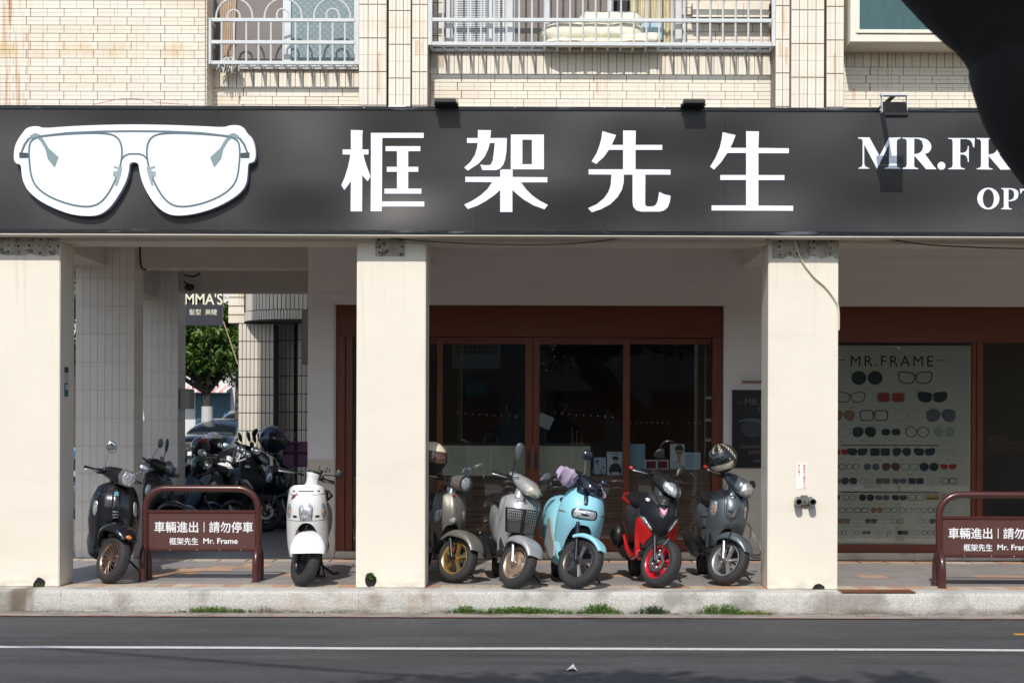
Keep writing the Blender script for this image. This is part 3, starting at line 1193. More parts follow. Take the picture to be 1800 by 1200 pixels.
# mop head resting on the first grille
M_mop = mat('white_mop_yarn', srgb(205, 203, 196), 0.9, var=0.15, vscale=30)
mp_ = MB()
rr = random.Random(5)
for i in range(70):
    cx, cz = px_x(402, 0.15), px_z(114, 0.15, 402)
    a = rr.uniform(-1, 1)
    p0 = Vector((cx + rr.uniform(-.03, .03), 0.14 + rr.uniform(-.04, .04), cz + 0.05))
    p2 = Vector((cx + a * 0.11, 0.12 + rr.uniform(-.07, .07), cz - rr.uniform(0.0, 0.08) + (0.02 if abs(a) > .5 else 0)))
    p1 = (p0 + p2) / 2 + Vector((0, 0, 0.03 + rr.uniform(0, .02)))
    mp_.tube([p0, p1, p2, p2 - Vector((0, 0, 0.02))], 0.0045, 4, caps=False)
mo = mp_.obj('mop_head', M_mop, smooth=60)
tag(mo, 'white mop head lying on the tray of the arched grille', 'mop')

# air conditioner ledge with tiled front on the far right of window two
lt = thing('tiled_ledge', 'small tiled concrete ledge above the grey patch at the right of the long grille', 'ledge', (0, 0, 0))
lx0, lx1 = px_x(1216, 0.2, 20), px_x(1350, 0.2, 20)
lz0, lz1 = px_z(30, 0.12, 1280), px_z(4, 0.12, 1280)
MB().box(lx0, lx1, 0.14, YW, lz0, lz1).obj('ledge_slab', M_grout, lt)
for r in range(2):
    for i in range(3):
        wv = (lx1 - lx0) / 3
        MB().box(lx0 + i * wv + 0.002, lx0 + (i + 1) * wv - 0.002, 0.13, 0.142, lz0 + r * (lz1 - lz0) / 2 + 0.002, lz0 + (r + 1) * (lz1 - lz0) / 2 - 0.003).obj('brick', M_brick, lt)

# ================================================================== SIGN BOARD
SY = -0.235
sx0, sx1 = -6.4, 8.6
sz0, sz1 = 3.33, px_z(189, SY)
M_sign = mat('satin_black_sign_panel', (0.040, 0.0375, 0.037), 0.40, metal=0.35, coat=0.0, spec=0.5, var=0.05, vscale=2)


def dents(m):
    nt = m.node_tree
    N, L = nt.nodes, nt.links
    b = N['Principled BSDF']
    g = N.new('ShaderNodeNewGeometry')
    mp = N.new('ShaderNodeMapping')
    mp.inputs['Scale'].default_value = (0.55, 1, 0.75)
    L.new(g.outputs['Position'], mp.inputs[0])
    nz = N.new('ShaderNodeTexNoise')
    nz.inputs['Scale'].default_value = 1.7
    nz.inputs['Detail'].default_value = 0.0
    L.new(mp.outputs[0], nz.inputs[0])
    bp = N.new('ShaderNodeBump')
    bp.inputs['Strength'].default_value = 1.0
    bp.inputs['Distance'].default_value = 0.13
    L.new(nz.outputs[0], bp.inputs['Height'])
    # brushed horizontal grain
    m2 = N.new('ShaderNodeMapping')
    m2.inputs['Scale'].default_value = (1.2, 1, 90)
    L.new(g.outputs['Position'], m2.inputs[0])
    n2 = N.new('ShaderNodeTexNoise')
    n2.inputs['Scale'].default_value = 2
    n2.inputs['Detail'].default_value = 3
    L.new(m2.outputs[0], n2.inputs[0])
    b2 = N.new('ShaderNodeBump')
    b2.inputs['Strength'].default_value = 0.12
    b2.inputs['Distance'].default_value = 0.002
    L.new(n2.outputs[0], b2.inputs['Height'])
    L.new(bp.outputs[0], b2.inputs['Normal'])
    L.new(b2.outputs[0], b.inputs['Normal'])
    v = N.new('ShaderNodeMapRange')
    v.inputs[3].default_value = 0.92
    v.inputs[4].default_value = 1.08
    L.new(n2.outputs[0], v.inputs[0])


dents(M_sign)
overlay(M_sign, (0.02, 0.02, 0.02), (0.7, 1, 1), 1.2, 0.55, 0.7, 0.25)
M_trim = mat('black_sign_trim', (0.02, 0.021, 0.024), 0.25, metal=0.5, spec=0.6, var=0.3, vscale=3, bump=0.15, bscale=8, stretch=(1, 1, 6))
overlay(M_trim, (0.35, 0.36, 0.38), (1.5, 1, 12), 1.5, 0.60, 0.75, 0.5)
sign = thing('fascia_sign', 'long black shop fascia sign with white lettering above the columns', 'sign', (0, 0, 0))
seams = [sx0, -3.02, -0.6, 1.72, 3.3, sx1]
for a, b in zip(seams, seams[1:]):
    MB().box(a + 0.0006, b - 0.0006, SY, -0.03, sz0 + 0.035, sz1 - 0.03, 0.0008).obj('sign_panel', M_sign, sign)
MB().box(sx0, sx1, SY - 0.012, -0.02, sz1 - 0.03, sz1 + 0.004, 0.003).obj('trim', M_trim, sign)
MB().box(sx0, sx1, SY - 0.012, -0.02, sz0 - 0.0, sz0 + 0.035, 0.003).obj('trim', M_trim, sign)
MB().box(px_x(683, SY, 186), px_x(713, SY, 186), SY - 0.016, SY + 0.05, sz1 - 0.004, sz1 + 0.012, 0.002).obj('white_bracket', M_white, sign)
for px in (1380, 1624, 1168, 905, 640):
    MB().ball(P(px, 190, SY - 0.014), 0.008).obj('rivet', M_alu, sign, smooth=60)

M_letter = mat('white_acrylic_letter', srgb(236, 241, 252), 0.3, coat=0.2)


def crop_fn(ox, oy, sc):
    def fn(x, y, d):
        p = P(ox + x * sc, oy + y * sc, SY)
        return (p.x, SY - 0.001 - d, p.z)
    return fn


def densify(lp):
    return lp


def letter(loops, fn, name='letter', d=0.004, m=None, par=None):
    return MB().prism(loops, fn, d).obj(name, m or M_letter, par or sign)


f1 = crop_fn(590, 210, 410 / 1800)
wood = [(118,83),(210,86),(206,120),(206,233),(254,233),(254,272),(214,272),(228,325),(245,375),(269,440),(248,478),(225,455),(206,430),(204,710),(116,710),(118,475),(95,510),(68,545),(44,508),(70,450),(95,370),(108,310),(114,272),(55,272),(55,233),(118,233)]
encl = [(273,105),(680,105),(680,144),(360,144),(357,634),(684,634),(684,673),(357,673),(356,710),(271,710)]
king = [(386,208),(654,208),(654,246),(560,246),(560,367),(638,367),(638,405),(560,405),(560,535),(662,535),(662,574),(377,574),(377,535),(474,535),(474,405),(395,405),(395,367),(474,367),(474,246),(386,246)]
def multi(sets, fn):
    M = MB()
    for lps in sets:
        M.prism(lps, fn, 0.004)
    return M.obj('letter', M_letter, sign)
multi([[wood], [encl], [king]], f1)
li = [(1098,83),(1199,85),(1194,145),(1322,145),(1318,250),(1308,310),(1294,350),(1270,380),(1240,392),(1132,392),(1117,350),(1160,355),(1195,352),(1212,320),(1222,250),(1228,183),(1190,183),(1178,230),(1150,290),(1100,345),(1020,396),(992,372),(1040,330),(1075,275),(1091,220),(1096,183),(1014,183),(1014,145),(1098,145)]
kou = [(1352,118),(1607,118),(1607,386),(1352,386)]
kouh = [(1441,158),(1515,158),(1515,347),(1441,347)]
mu = [(1270,394),(1280,387),(1366,387),(1366,445),(1634,447),(1634,486),(1430,486),(1470,540),(1520,590),(1575,628),(1638,660),(1612,694),(1530,665),(1450,618),(1400,578),(1364,545),(1364,715),(1270,715),(1270,545),(1225,585),(1160,630),(1090,668),(1020,692),(992,658),(1060,625),(1120,585),(1170,540),(1208,485),(1001,483),(1001,444),(1270,444)]
multi([[li], [kou, kouh], [mu]], f1)
f2 = crop_fn(1000, 210, 410 / 1800)
xian = [(258,92),(364,122),(348,160),(330,198),(418,198),(418,87),(516,88),(514,198),(720,198),(720,236),(514,236),(514,386),(784,388),(784,427),(590,427),(588,655),(596,670),(615,673),(645,672),(665,665),(682,640),(690,600),(696,560),(740,580),(785,590),(778,640),(762,680),(735,703),(700,712),(560,712),(520,702),(497,675),(491,640),(491,427),(424,427),(422,490),(408,545),(375,600),(320,655),(250,692),(177,717),(148,685),(215,655),(270,610),(305,560),(322,510),(329,427),(152,425),(152,386),(418,386),(418,236),(308,236),(270,290),(210,345),(175,325),(215,260),(240,190),(252,140)]
sheng = [(1186,100),(1286,122),(1268,170),(1246,220),(1368,221),(1367,92),(1466,94),(1462,221),(1697,224),(1697,262),(1462,262),(1462,430),(1663,431),(1663,469),(1462,469),(1462,665),(1730,667),(1730,706),(1101,703),(1101,664),(1367,664),(1367,468),(1168,468),(1168,430),(1367,430),(1367,260),(1222,260),(1175,330),(1120,388),(1089,366),(1130,300),(1165,215),(1180,150)]
letter([xian], f2)
letter([sheng], f2)
f3 = crop_fn(1490, 170, 310 / 1691)
LM = [(100,392),(208,392),(305,570),(395,395),(508,393),(508,402),(480,410),(470,430),(470,660),(478,680),(508,686),(508,692),(354,692),(354,686),(388,678),(396,655),(397,455),(280,692),(158,460),(158,640),(165,668),(205,686),(205,692),(102,692),(102,686),(135,672),(143,645),(143,430),(135,408),(100,402)]
LR = [(524,394),(690,396),(735,402),(768,418),(792,445),(802,480),(796,510),(778,535),(740,552),(830,675),(848,690),(848,697),(752,697),(638,566),(636,660),(644,680),(676,688),(676,696),(524,694),(524,686),(556,678),(566,655),(566,430),(556,408),(524,402)]
LRh = [(637,404),(680,408),(710,425),(724,475),(712,520),(685,543),(637,554)]
LF = [(962,398),(1218,400),(1212,488),(1203,488),(1192,445),(1175,420),(1140,408),(1078,408),(1078,540),(1110,540),(1135,528),(1148,505),(1152,475),(1160,475),(1160,628),(1152,628),(1148,595),(1135,570),(1110,556),(1078,556),(1078,660),(1088,682),(1122,690),(1122,698),(962,697),(962,690),(996,682),(1006,660),(1006,430),(996,408),(962,405)]
letter([LM], f3)
letter([LR, LRh], f3)
letter([[(898 + 38 * math.cos(a), 664 + 38 * math.sin(a)) for a in [2 * math.pi * i / 24 for i in range(24)]]], f3)
letter([LF], f3)
sh = lambda lp, dx, dy: [(x + dx, y + dy) for x, y in lp]
letter([sh(LR, 712, 4), sh(LRh, 712, 4)], f3)
LA = [(1700,400),(1708,400),(1830,670),(1850,692),(1850,700),(1720,700),(1720,692),(1748,680),(1745,655),(1722,606),(1640,606),(1622,655),(1625,682),(1655,692),(1655,700),(1566,700),(1566,692),(1590,680),(1604,655)]
LAh = [(1680,475),(1714,590),(1646,590)]
letter([LA, [(1683,500),(1716,590),(1648,590)]], f3)
letter([sh(LM, 1760, 8)], f3)
LE = LF[:-6] + [(1122,698)]
letter([sh([(962,398),(1218,400),(1212,488),(1203,488),(1192,445),(1175,420),(1140,408),(1078,408),(1078,540),(1110,540),(1148,505),(1152,475),(1160,475),(1160,628),(1152,628),(1148,595),(1110,556),(1078,556),(1078,682),(1150,682),(1200,660),(1222,610),(1230,610),(1222,698),(962,697),(962,690),(996,682),(1006,660),(1006,430),(996,408),(962,405)], 1320, 10)], f3)
circ = lambda cx, cy, rx, ry, n=36: [(cx + rx * math.cos(2 * math.pi * i / n), cy + ry * math.sin(2 * math.pi * i / n)) for i in range(n)]
letter([circ(1348, 978, 106, 104), circ(1348, 978, 54, 90)], f3)
letter([[(1470,878),(1560,878),(1605,886),(1630,905),(1638,935),(1630,970),(1605,993),(1570,1003),(1540,1003),(1540,1050),(1548,1070),(1572,1074),(1572,1082),(1470,1080),(1470,1074),(1490,1068),(1496,1050),(1496,905),(1488,888),(1470,885)],
        [(1541,890),(1560,890),(1588,905),(1597,940),(1588,975),(1560,993),(1541,993)]], f3)
letter([[(1650,885),(1830,885),(1835,930),(1828,930),(1815,905),(1790,895),(1768,895),(1768,1055),(1776,1072),(1800,1076),(1800,1083),(1690,1083),(1690,1076),(1714,1072),(1722,1055),(1722,895),(1698,895),(1672,905),(1662,930),(1655,930)]], f3)

# eyeglasses emblem: raised white board with grey drawing
GS = 460 / 1314
gy0 = SY - 0.076
def gfn(x, y, d):
    p = P(x * GS, y * GS, gy0)
    return (p.x, gy0 - d, p.z)
outl = [(68,800),(72,740),(90,700),(115,665),(132,644),(160,635),(195,634),(215,645),(340,635),(500,628),(680,625),(850,628),(1010,634),(1130,640),(1150,630),(1200,628),(1228,645),(1240,670),(1265,690),(1280,730),(1285,780),(1278,810),(1260,818),(1245,820),(1243,880),(1235,930),(1200,975),(1130,1020),(1050,1055),(960,1078),(880,1084),(830,1070),(785,1035),(745,980),(715,920),(700,860),(695,815),(650,815),(648,860),(630,920),(590,990),(550,1045),(500,1080),(440,1086),(360,1078),(280,1050),(200,1010),(140,960),(115,910),(108,870),(105,825),(80,822)]
def chaikin(lp, k=2):
    for _ in range(k):
        o = []
        for a, b in zip(lp, lp[1:] + lp[:1]):
            o += [(a[0] * .75 + b[0] * .25, a[1] * .75 + b[1] * .25), (a[0] * .25 + b[0] * .75, a[1] * .25 + b[1] * .75)]
        lp = o
    return lp
outl = chaikin(outl, 2)
emb = MB().prism([outl], gfn, -0.074).obj('glasses_board', M_letter, sign)
# thin clear rim just outside the board on the top edge
M_gdraw = mat('grey_green_print', srgb(92, 112, 116), 0.4)
M_gdark = mat('dark_grey_print', srgb(52, 70, 76), 0.4)


def ribbon(pts, w, fn, d0, d1, closed=False):
    """flat band of width w (in drawing units) following pts"""
    M = MB()
    k = len(pts)
    L_, R2 = [], []
    for i, p in enumerate(pts):
        if closed:
            a, b = pts[i - 1], pts[(i + 1) % k]
        else:
            a, b = pts[max(i - 1, 0)], pts[min(i + 1, k - 1)]
        dx, dy = b[0] - a[0], b[1] - a[1]
        l = math.hypot(dx, dy) or 1
        n = (-dy / l * w / 2, dx / l * w / 2)
        L_.append((p[0] + n[0], p[1] + n[1]))
        R2.append((p[0] - n[0], p[1] - n[1]))
    rings = [[fn(l[0], l[1], d1), fn(r[0], r[1], d1), fn(r[0], r[1], d0), fn(l[0], l[1], d0)] for l, r in zip(L_, R2)]
    M.loft(rings, not closed, closed)
    return M


lensL = [(165,700),(200,686),(300,676),(420,669),(530,670),(575,680),(602,705),(613,745),(612,795),(598,860),(562,945),(520,1005),(480,1033),(420,1040),(330,1022),(240,985),(182,940),(157,890),(148,820),(145,760),(150,718)]
mir = lambda lp: [(1350 - x, y) for x, y in lp]
lc = chaikin(lensL, 2)
for lp in (lc, mir(lc)):
    ribbon(lp, 9, gfn, -0.001, 0.003, True).obj('drawn_rim', M_gdraw, emb)
ribbon([(205,684),(340,668),(500,661),(680,659),(850,661),(1010,668),(1145,684)], 9, gfn, -0.001, 0.0035).obj('drawn_bar', M_gdraw, emb)
ribbon([(610,803),(625,783),(650,773),(700,773),(725,783),(740,803)], 8, gfn, -0.001, 0.0035).obj('drawn_bridge', M_gdraw, emb)
for f_ in (lambda l: l, mir):
    MB().prism([f_([(150,682),(175,668),(200,675),(225,710),(245,745),(295,790),(275,842),(240,800),(228,750),(205,712),(182,690),(152,700)])], gfn, 0.0025).obj('drawn_temple', mat('pale_grey_green_print', srgb(128, 148, 150), 0.4), emb)
    MB().prism([f_([(96,766),(135,768),(150,772),(150,790),(135,794),(98,794)])], gfn, 0.0028).obj('drawn_hinge', M_gdark, emb)
    MB().prism([f_([(103,765),(118,725),(142,692),(158,690),(128,730),(114,766)])], gfn, 0.0027).obj('drawn_hinge', M_gdraw, emb)
    MB().prism([f_([(570,832),(596,840),(615,838),(606,880),(590,930),(578,933),(586,890),(568,885),(568,862),(592,858),(590,848),(572,842)])], gfn, 0.0045).obj('drawn_nose_pad', mat('mid_grey_green_print', srgb(150, 165, 168), 0.4), emb)

# ------------------------------------------------------------------ floodlights
M_fl = mat('black_cast_floodlight', (0.018, 0.018, 0.02), 0.5, var=0.1, bump=0.05)
def floodlight(px, py, label, tilt, out):
    p = P(px, py, SY)
    t = thing('floodlight', label, 'floodlight', (p.x, SY + 0.02, sz1), group='floodlights over the shop sign')
    b = MB().box(-0.10, 0.10, -0.24, 0.0, -0.02, 0.012, 0.004)
    for i in range(12):
        b.box(-0.092 + i * 0.0158, -0.089 + i * 0.0158, -0.2, -0.03, 0.012, 0.034)
    M = Matrix.Translation((0, -out, 0.02)) @ Matrix.Rotation(R_(tilt), 4, 'X')
    h = b.xf(M).obj('housing', M_fl, t)
    g = MB().box(-0.085, 0.085, -0.22, -0.02, -0.023, -0.0205).xf(M)
    g.obj('lamp_glass', M_blackgl, h)
    s = MB()
    for sx in (-1, 1):
        s.box(sx * 0.106 - 0.003, sx * 0.106 + 0.003, -0.12 - out, 0.02, 0.0, 0.02)
        s.cyl((sx * 0.10, -out - 0.1, 0.01), (sx * 0.118, -out - 0.1, 0.01), 0.009, n=8)
    s.obj('bracket', M_fl, t)
    return t
floodlight(785, 186, 'black floodlight on the sign edge above the first and second white characters', 0, 0.0)
floodlight(1217, 187, 'black floodlight on the sign edge above the third and fourth white characters', 0, 0.0)
p = P(1549, 190, SY)
t = thing('floodlight', 'black floodlight tilted back on a long arm in front of the white letter M', 'floodlight', (p.x, SY, sz1), group='floodlights over the shop sign')
M = Matrix.Translation((0, -0.52, -0.06)) @ Matrix.Rotation(R_(-38), 4, 'X')
b = MB().box(-0.105, 0.105, -0.02, 0.012, -0.18, 0.0, 0.004)
for i in range(14):
    b.box(-0.098 + i * 0.0145, -0.0955 + i * 0.0145, -0.04, -0.02, -0.15, -0.02)
h = b.xf(M).obj('housing', M_fl, t)
MB().box(-0.09, 0.09, 0.0125, 0.015, -0.18, -0.02).xf(M).obj('lamp_glass', M_blackgl, h)
MB().box(-0.022, 0.022, -0.52, 0.02, 0.0, 0.018, 0.003).obj('arm', M_fl, t)
MB().box(-0.125, 0.125, -0.57, -0.51, 0.0, 0.026, 0.003).obj('mounting_plate', M_steel, t)
s = MB()
for sx in (-1, 1):
    s.box(sx * 0.112 - 0.003, sx * 0.112 + 0.003, -0.57, -0.51, -0.15, 0.0)
    s.cyl((sx * 0.10, -0.52, -0.12), (sx * 0.125, -0.52, -0.12), 0.008, n=8)
s.obj('bracket', M_steel, t)

# ------------------------------------------------------------------ bare concrete patches at the column heads
M_bare = mat('stained_bare_concrete', srgb(172, 163, 150), 0.85, var=0.3, vscale=9, bump=0.5, bscale=50)
overlay(M_bare, srgb(60, 52, 42), (1, 1, 1), 14, 0.56, 0.66, 0.85)
M_hole = mat('bolt_hole', (0.01, 0.009, 0.008), 0.9)
def patch_at(a, b, c, d, ncol, jag=0.012, seed=1):
    rr = random.Random(seed)
    p0, p1 = P(a, d, 0), P(b, c, 0)
    pts = []
    n = 26
    for i in range(n + 1):
        x = p0.x + (p1.x - p0.x) * i / n
        pts.append((x, p0.z + rr.uniform(-jag, jag)))
    pts += [(p1.x + rr.uniform(-jag, jag) * .3, p1.z), (p0.x, p1.z)]
    o = MB().prism([pts], lambda x, y, dd: (x, -0.001 - dd, y), 0.006).obj('bare_patch', M_bare, bld)
    h = MB()
    for i in range(ncol):
        for j in range(3):
            x = p0.x + (p1.x - p0.x) * (0.12 + 0.76 * (i / max(1, ncol - 1))) + rr.uniform(-.01, .01)
            z = p0.z + (p1.z - p0.z) * (0.15 + 0.36 * j) + rr.uniform(-.008, .008)
            h.cyl((x, -0.0072, z), (x, -0.0095, z), 0.010 * rr.uniform(.6, 1.2), n=8)
    h.obj('bolt_holes', M_hole, o)
patch_at(-20, 104, 418, 448, 6, 0.012, 2)
patch_at(660, 712, 418, 450, 2, 0.006, 3)
patch_at(1357, 1474, 420, 452, 4, 0.02, 4)
# ragged top of the columns where the soffit lining is broken
# cables
M_cable = mat('black_cable', (0.012, 0.012, 0.012), 0.6)
M_cab_w = mat('cream_conduit', srgb(225, 214, 190), 0.5)
def cable(name, label, pts, r, m, sub=8):
    pts = smooth_rows([tuple(p) for p in pts], sub)
    return tag(MB().tube(pts, r, 6).obj(name, m, smooth=60), label, 'cable')
cable('hanging_cable', 'thin black cable sagging under the sign beside the middle column', [P(665, 416, -0.05), P(760, 425, -0.05), P(900, 430, -0.05), P(1010, 428, -0.05), P(1090, 419, -0.05)], 0.005, M_cable)
cable('hanging_cable', 'black cable sagging under the sign over the right shop window', [P(1345, 421, -0.05), P(1400, 418, -0.05), P(1540, 419, -0.05), P(1640, 431, -0.05), P(1800, 437, -0.05), P(1900, 434, -0.05)], 0.006, M_cable)
cable('conduit', 'cream cable running down across the head of the right column', [P(1397, 422, -0.02), P(1408, 455, -0.02), P(1430, 485, -0.02), P(1452, 505, -0.02), P(1470, 530, -0.02), P(1474.5, 548, -0.01), P(1474.5, 580, 0.02)], 0.0085, M_cab_w)
cable('loose_wire', 'thin pink wires lying on the sign top by the brick wall', [P(165, 184, -0.1), P(215, 174, -0.1), P(262, 176, -0.1), P(275, 180, -0.1), P(330, 184, -0.1)], 0.003, mat('faded_red_wire', srgb(190, 110, 100), 0.5))
# ================================================================== SHOPFRONT
M_wood = mat('red_brown_timber', srgb(112, 52, 24), 0.38, var=0.22, vscale=5, stretch=(8, 8, 0.5), bump=0.08, bscale=30)
M_woodh = mat('red_brown_timber_rail', srgb(106, 48, 22), 0.38, var=0.22, vscale=5, stretch=(0.5, 8, 8), bump=0.08, bscale=30)
M_film = mat('dark_woodgrain_film', srgb(128, 98, 80), 0.35, var=0.9, vscale=5, stretch=(0.18, 1, 11), bump=0.05, bscale=30)
M_sglass = glass_mat('shop_glass', (0.93, 0.95, 0.94), 1.5)
YG = YB + 0.02
def sX(p_, Y=None):
    return px_x(p_, YG if Y is None else Y, 750)
def sZ(p_, Y=None):
    return px_z(p_, YG if Y is None else Y, 950)

def wbox(M, x0, x1, z0, z1, y0, y1):
    M.box(x0, x1, y0, y1, z0, z1, 0.004)
    return M

shop = thing('shopfront', 'dark red timber shopfront with sliding glass doors behind the parked scooters', 'shopfront', (0, 0, 0))
ZB = LZ
zt = oz - 0.002
wbox(MB(), o1a + .002, o1b - .002, sZ(592), zt, YG, YG + 0.10).obj('header', M_woodh, shop)
wbox(MB(), o1a + .003, sX(606), ZB, sZ(592) - 0.002, YG, YG + 0.10).obj('post', M_wood, shop)
wbox(MB(), sX(607), sX(619), ZB, sZ(592) - 0.002, YG + 0.02, YG + 0.09).obj('post', M_wood, shop)
wbox(MB(), sX(1252), o1b - .012, ZB, sZ(592) - 0.002, YG, YG + 0.10).obj('post', M_wood, shop)
MB().box(o1b - 0.010, o1b - 0.001, YG - 0.03, YG + 0.1, ZB, zt).obj('metal_edge', M_alu, shop)
MB().box(o1a - 0.03, o1a - 0.012, YG - 0.05, YG + 0.0, ZB - 0.08, zt + 0.02).obj('metal_edge', M_steel, shop)
wbox(MB(), sX(620), sX(1251), ZB, sZ(948), YG + 0.06, YG + 0.10).obj('bottom_rail', M_woodh, shop)
wbox(MB(), sX(620), sX(1251), sZ(604), sZ(592) - 0.003, YG + 0.06, YG + 0.10).obj('top_rail', M_woodh, shop)

def fixed_pane(a, b, par, y=YG + 0.075, z0=None, z1=None):
    z0 = sZ(948) if z0 is None else z0
    z1 = sZ(604) if z1 is None else z1
    MB().box(a, b, y, y + 0.006, z0, z1).obj('pane', M_sglass, par)

fixed_pane(sX(620), sX(768), shop)
fixed_pane(sX(1108), sX(1251), shop)
MB().box(sX(620), sX(768), YG + 0.083, YG + 0.087, sZ(948), sZ(837)).obj('woodgrain_film', M_film, shop)
MB().box(sX(1108), sX(1251), YG + 0.083, YG + 0.087, sZ(948), sZ(824)).obj('woodgrain_film', M_film, shop)
def door(a, b, stl, stt, y, hs):
    fr = MB()
    wbox(fr, a, a + stl, ZB, sZ(593), y, y + 0.045)
    wbox(fr, b - stt, b, ZB, sZ(593), y, y + 0.045)
    d = fr.obj('door', M_wood, shop)
    wbox(MB(), a + stl, b - stt, sZ(605), sZ(593), y + 0.001, y + 0.044).obj('top_rail', M_woodh, d)
    wbox(MB(), a + stl, b - stt, ZB, sZ(946), y + 0.001, y + 0.044).obj('bottom_rail', M_woodh, d)
    MB().box(a + stl, b - stt, y + 0.018, y + 0.024, sZ(946), sZ(605)).obj('pane', M_sglass, d)
    MB().box(a + stl, b - stt, y + 0.027, y + 0.031, sZ(946), sZ(836)).obj('woodgrain_film', M_film, d)
    hx = sX(hs)
    MB().box(hx - 0.018, hx + 0.018, y - 0.004, y + 0.003, sZ(824), sZ(793), 0.003).obj('handle', mat('black_pull', (0.02, 0.01, 0.008), 0.4), d)
    # row of small white dots set on the pane
    dt = MB()
    for i in range(9):
        dx = a + stl + 0.18 + i * 0.085
        if dx < b - stt - 0.05:
            dt.cyl((dx, y + 0.0165, sZ(726 + 0.8 * i)), (dx, y + 0.018, sZ(726 + 0.8 * i)), 0.0055, n=8)
    dt.obj('safety_dots', M_white, d)
door(sX(768), sX(936), sX(778) - sX(768), sX(936) - sX(923), YG, 929)
door(sX(937), sX(1107), sX(948) - sX(937), sX(1107) - sX(1095), YG + 0.001, 942)
dt = MB()
for i in range(14):
    if i in (8, 9, 10):
        continue
    dx = sX(1110 + i * 9.3)
    dt.cyl((dx, YG + 0.073, sZ(742)), (dx, YG + 0.0748, sZ(742)), 0.005, n=8)
dt.obj('safety_dots', M_white, shop)  # broken row of small white dots on the fixed pane

# right window with the printed eyeglasses poster
shop2 = thing('shop_window', 'dark red timber shop window behind the right column holding an eyewear poster', 'shop window', (0, 0, 0))
zt2 = oz - 0.002
wbox(MB(), o2a + .002, o2b - .002, sZ(600), zt2, YG, YG + 0.10).obj('header', M_woodh, shop2)
wbox(MB(), o2a + .002, sX(1440), ZB, sZ(600) - .002, YG, YG + 0.10).obj('post', M_wood, shop2)
wbox(MB(), sX(1709), sX(1716), ZB, sZ(600) - .002, YG + 0.01, YG + 0.10).obj('post', M_wood, shop2)
wbox(MB(), sX(1717), sX(1728), ZB, sZ(600) - .002, YG, YG + 0.10).obj('post', M_wood, shop2)
wbox(MB(), sX(1441), sX(1708), ZB, sZ(955), YG + 0.01, YG + 0.10).obj('bottom_rail', M_woodh, shop2)
wbox(MB(), sX(1729), o2b - .003, ZB, sZ(955), YG + 0.01, YG + 0.10).obj('bottom_rail', M_woodh, shop2)
wbox(MB(), sX(1900), sX(1912), sZ(955) + .002, sZ(600) - .002, YG, YG + 0.10).obj('post', M_wood, shop2)
fixed_pane(sX(1441), sX(1708), shop2, YG + 0.04, sZ(955), sZ(600) - .003)
fixed_pane(sX(1729), sX(1899), shop2, YG + 0.04, sZ(955), sZ(600) - .003)
M_orange_t = mat('orange_window_lettering', srgb(92, 58, 20), 0.5)
for (tx, s, yy, ww) in (('營業時間', 0.05, 770, 0.22), ('週一至週日 PM20:00', 0.05, 779, 0.5), ('AM11:00-PM20:00', 0.05, 788, 0.46)):
    text(tx, s, (sX(1738), YG + 0.036, sZ(yy)), M_orange_t, shop2, width=ww)

PY = YG + 0.055
poster = thing('eyewear_poster', 'large pale poster with rows of printed eyeglasses in the right shop window', 'poster', (0, 0, 0))
M_post = mat('pale_poster_paper', srgb(224, 217, 198), 0.6, var=0.02, vscale=2)
MB().box(sX(1446, PY), sX(1706, PY), PY, PY + 0.004, sZ(954, PY), sZ(605, PY)).obj('paper', M_post, poster)
M_ink = mat('black_print', (0.012, 0.012, 0.013), 0.6)
M_inkg = mat('grey_print', srgb(150, 150, 142), 0.6)
M_lensd = mat('dark_lens_print', srgb(45, 48, 50), 0.5)
M_lensg = mat('slate_lens_print', srgb(100, 108, 112), 0.5)
M_lensr = mat('red_lens_print', srgb(190, 50, 38), 0.5)
M_lensb = mat('brown_lens_print', srgb(180, 130, 90), 0.5)
M_lenspk = mat('faded_lens_print', srgb(178, 180, 172), 0.6)
M_yel = mat('yellow_print', srgb(205, 160, 60), 0.5)
M_demi = mat('red_brown_frame_print', srgb(130, 50, 35), 0.5)
text('MR.FRAME', 0.2, (sX(1493, PY), PY - 0.003, sZ(641.5, PY)), M_ink, poster, width=sX(1638, PY) - sX(1493, PY), height=0.125, spacing=1.25)
for a, b in ((1474, 1486), (1646, 1663)):
    MB().box(sX(a, PY), sX(b, PY), PY - 0.004, PY, sZ(631.6, PY), sZ(630.4, PY)).obj('dash', M_ink, poster)
for zz in (780, 862.5):
    MB().box(sX(1479, PY), sX(1651, PY), PY - 0.004, PY, sZ(zz + 1, PY), sZ(zz - .6, PY)).obj('rule', M_ink, poster)


def lens_shape(kind, cx, cy, rx, ry, side):
    """closed outline of one lens in pixel units, side -1/+1 for left/right"""
    out = []
    n = 20
    for i in range(n):
        a = 2 * math.pi * i / n
        c, s_ = math.cos(a), math.sin(a)
        if kind == 'round':
            x, y = c, s_
        elif kind == 'square':
            x, y = math.copysign(abs(c) ** .45, c), math.copysign(abs(s_) ** .45, s_)
        elif kind == 'cat':
            x, y = math.copysign(abs(c) ** .7, c), math.copysign(abs(s_) ** .7, s_)
            y -= 0.28 * max(0, x * side)
            x *= 1.0 + 0.12 * max(0, -y)
        elif kind == 'avi':
            x, y = math.copysign(abs(c) ** .8, c), math.copysign(abs(s_) ** .8, s_)
            x = x * (1 - 0.22 * max(0, y)) + side * 0.16 * max(0, y)
        elif kind == 'way':
            x, y = math.copysign(abs(c) ** .55, c), math.copysign(abs(s_) ** .6, s_)
            x *= 1 - 0.16 * max(0, y)
            y -= 0.12 * x * side
        else:
            x, y = c, s_ * (1 + 0.2 * abs(c))
        out.append((cx + x * rx, cy + y * ry))
    return out


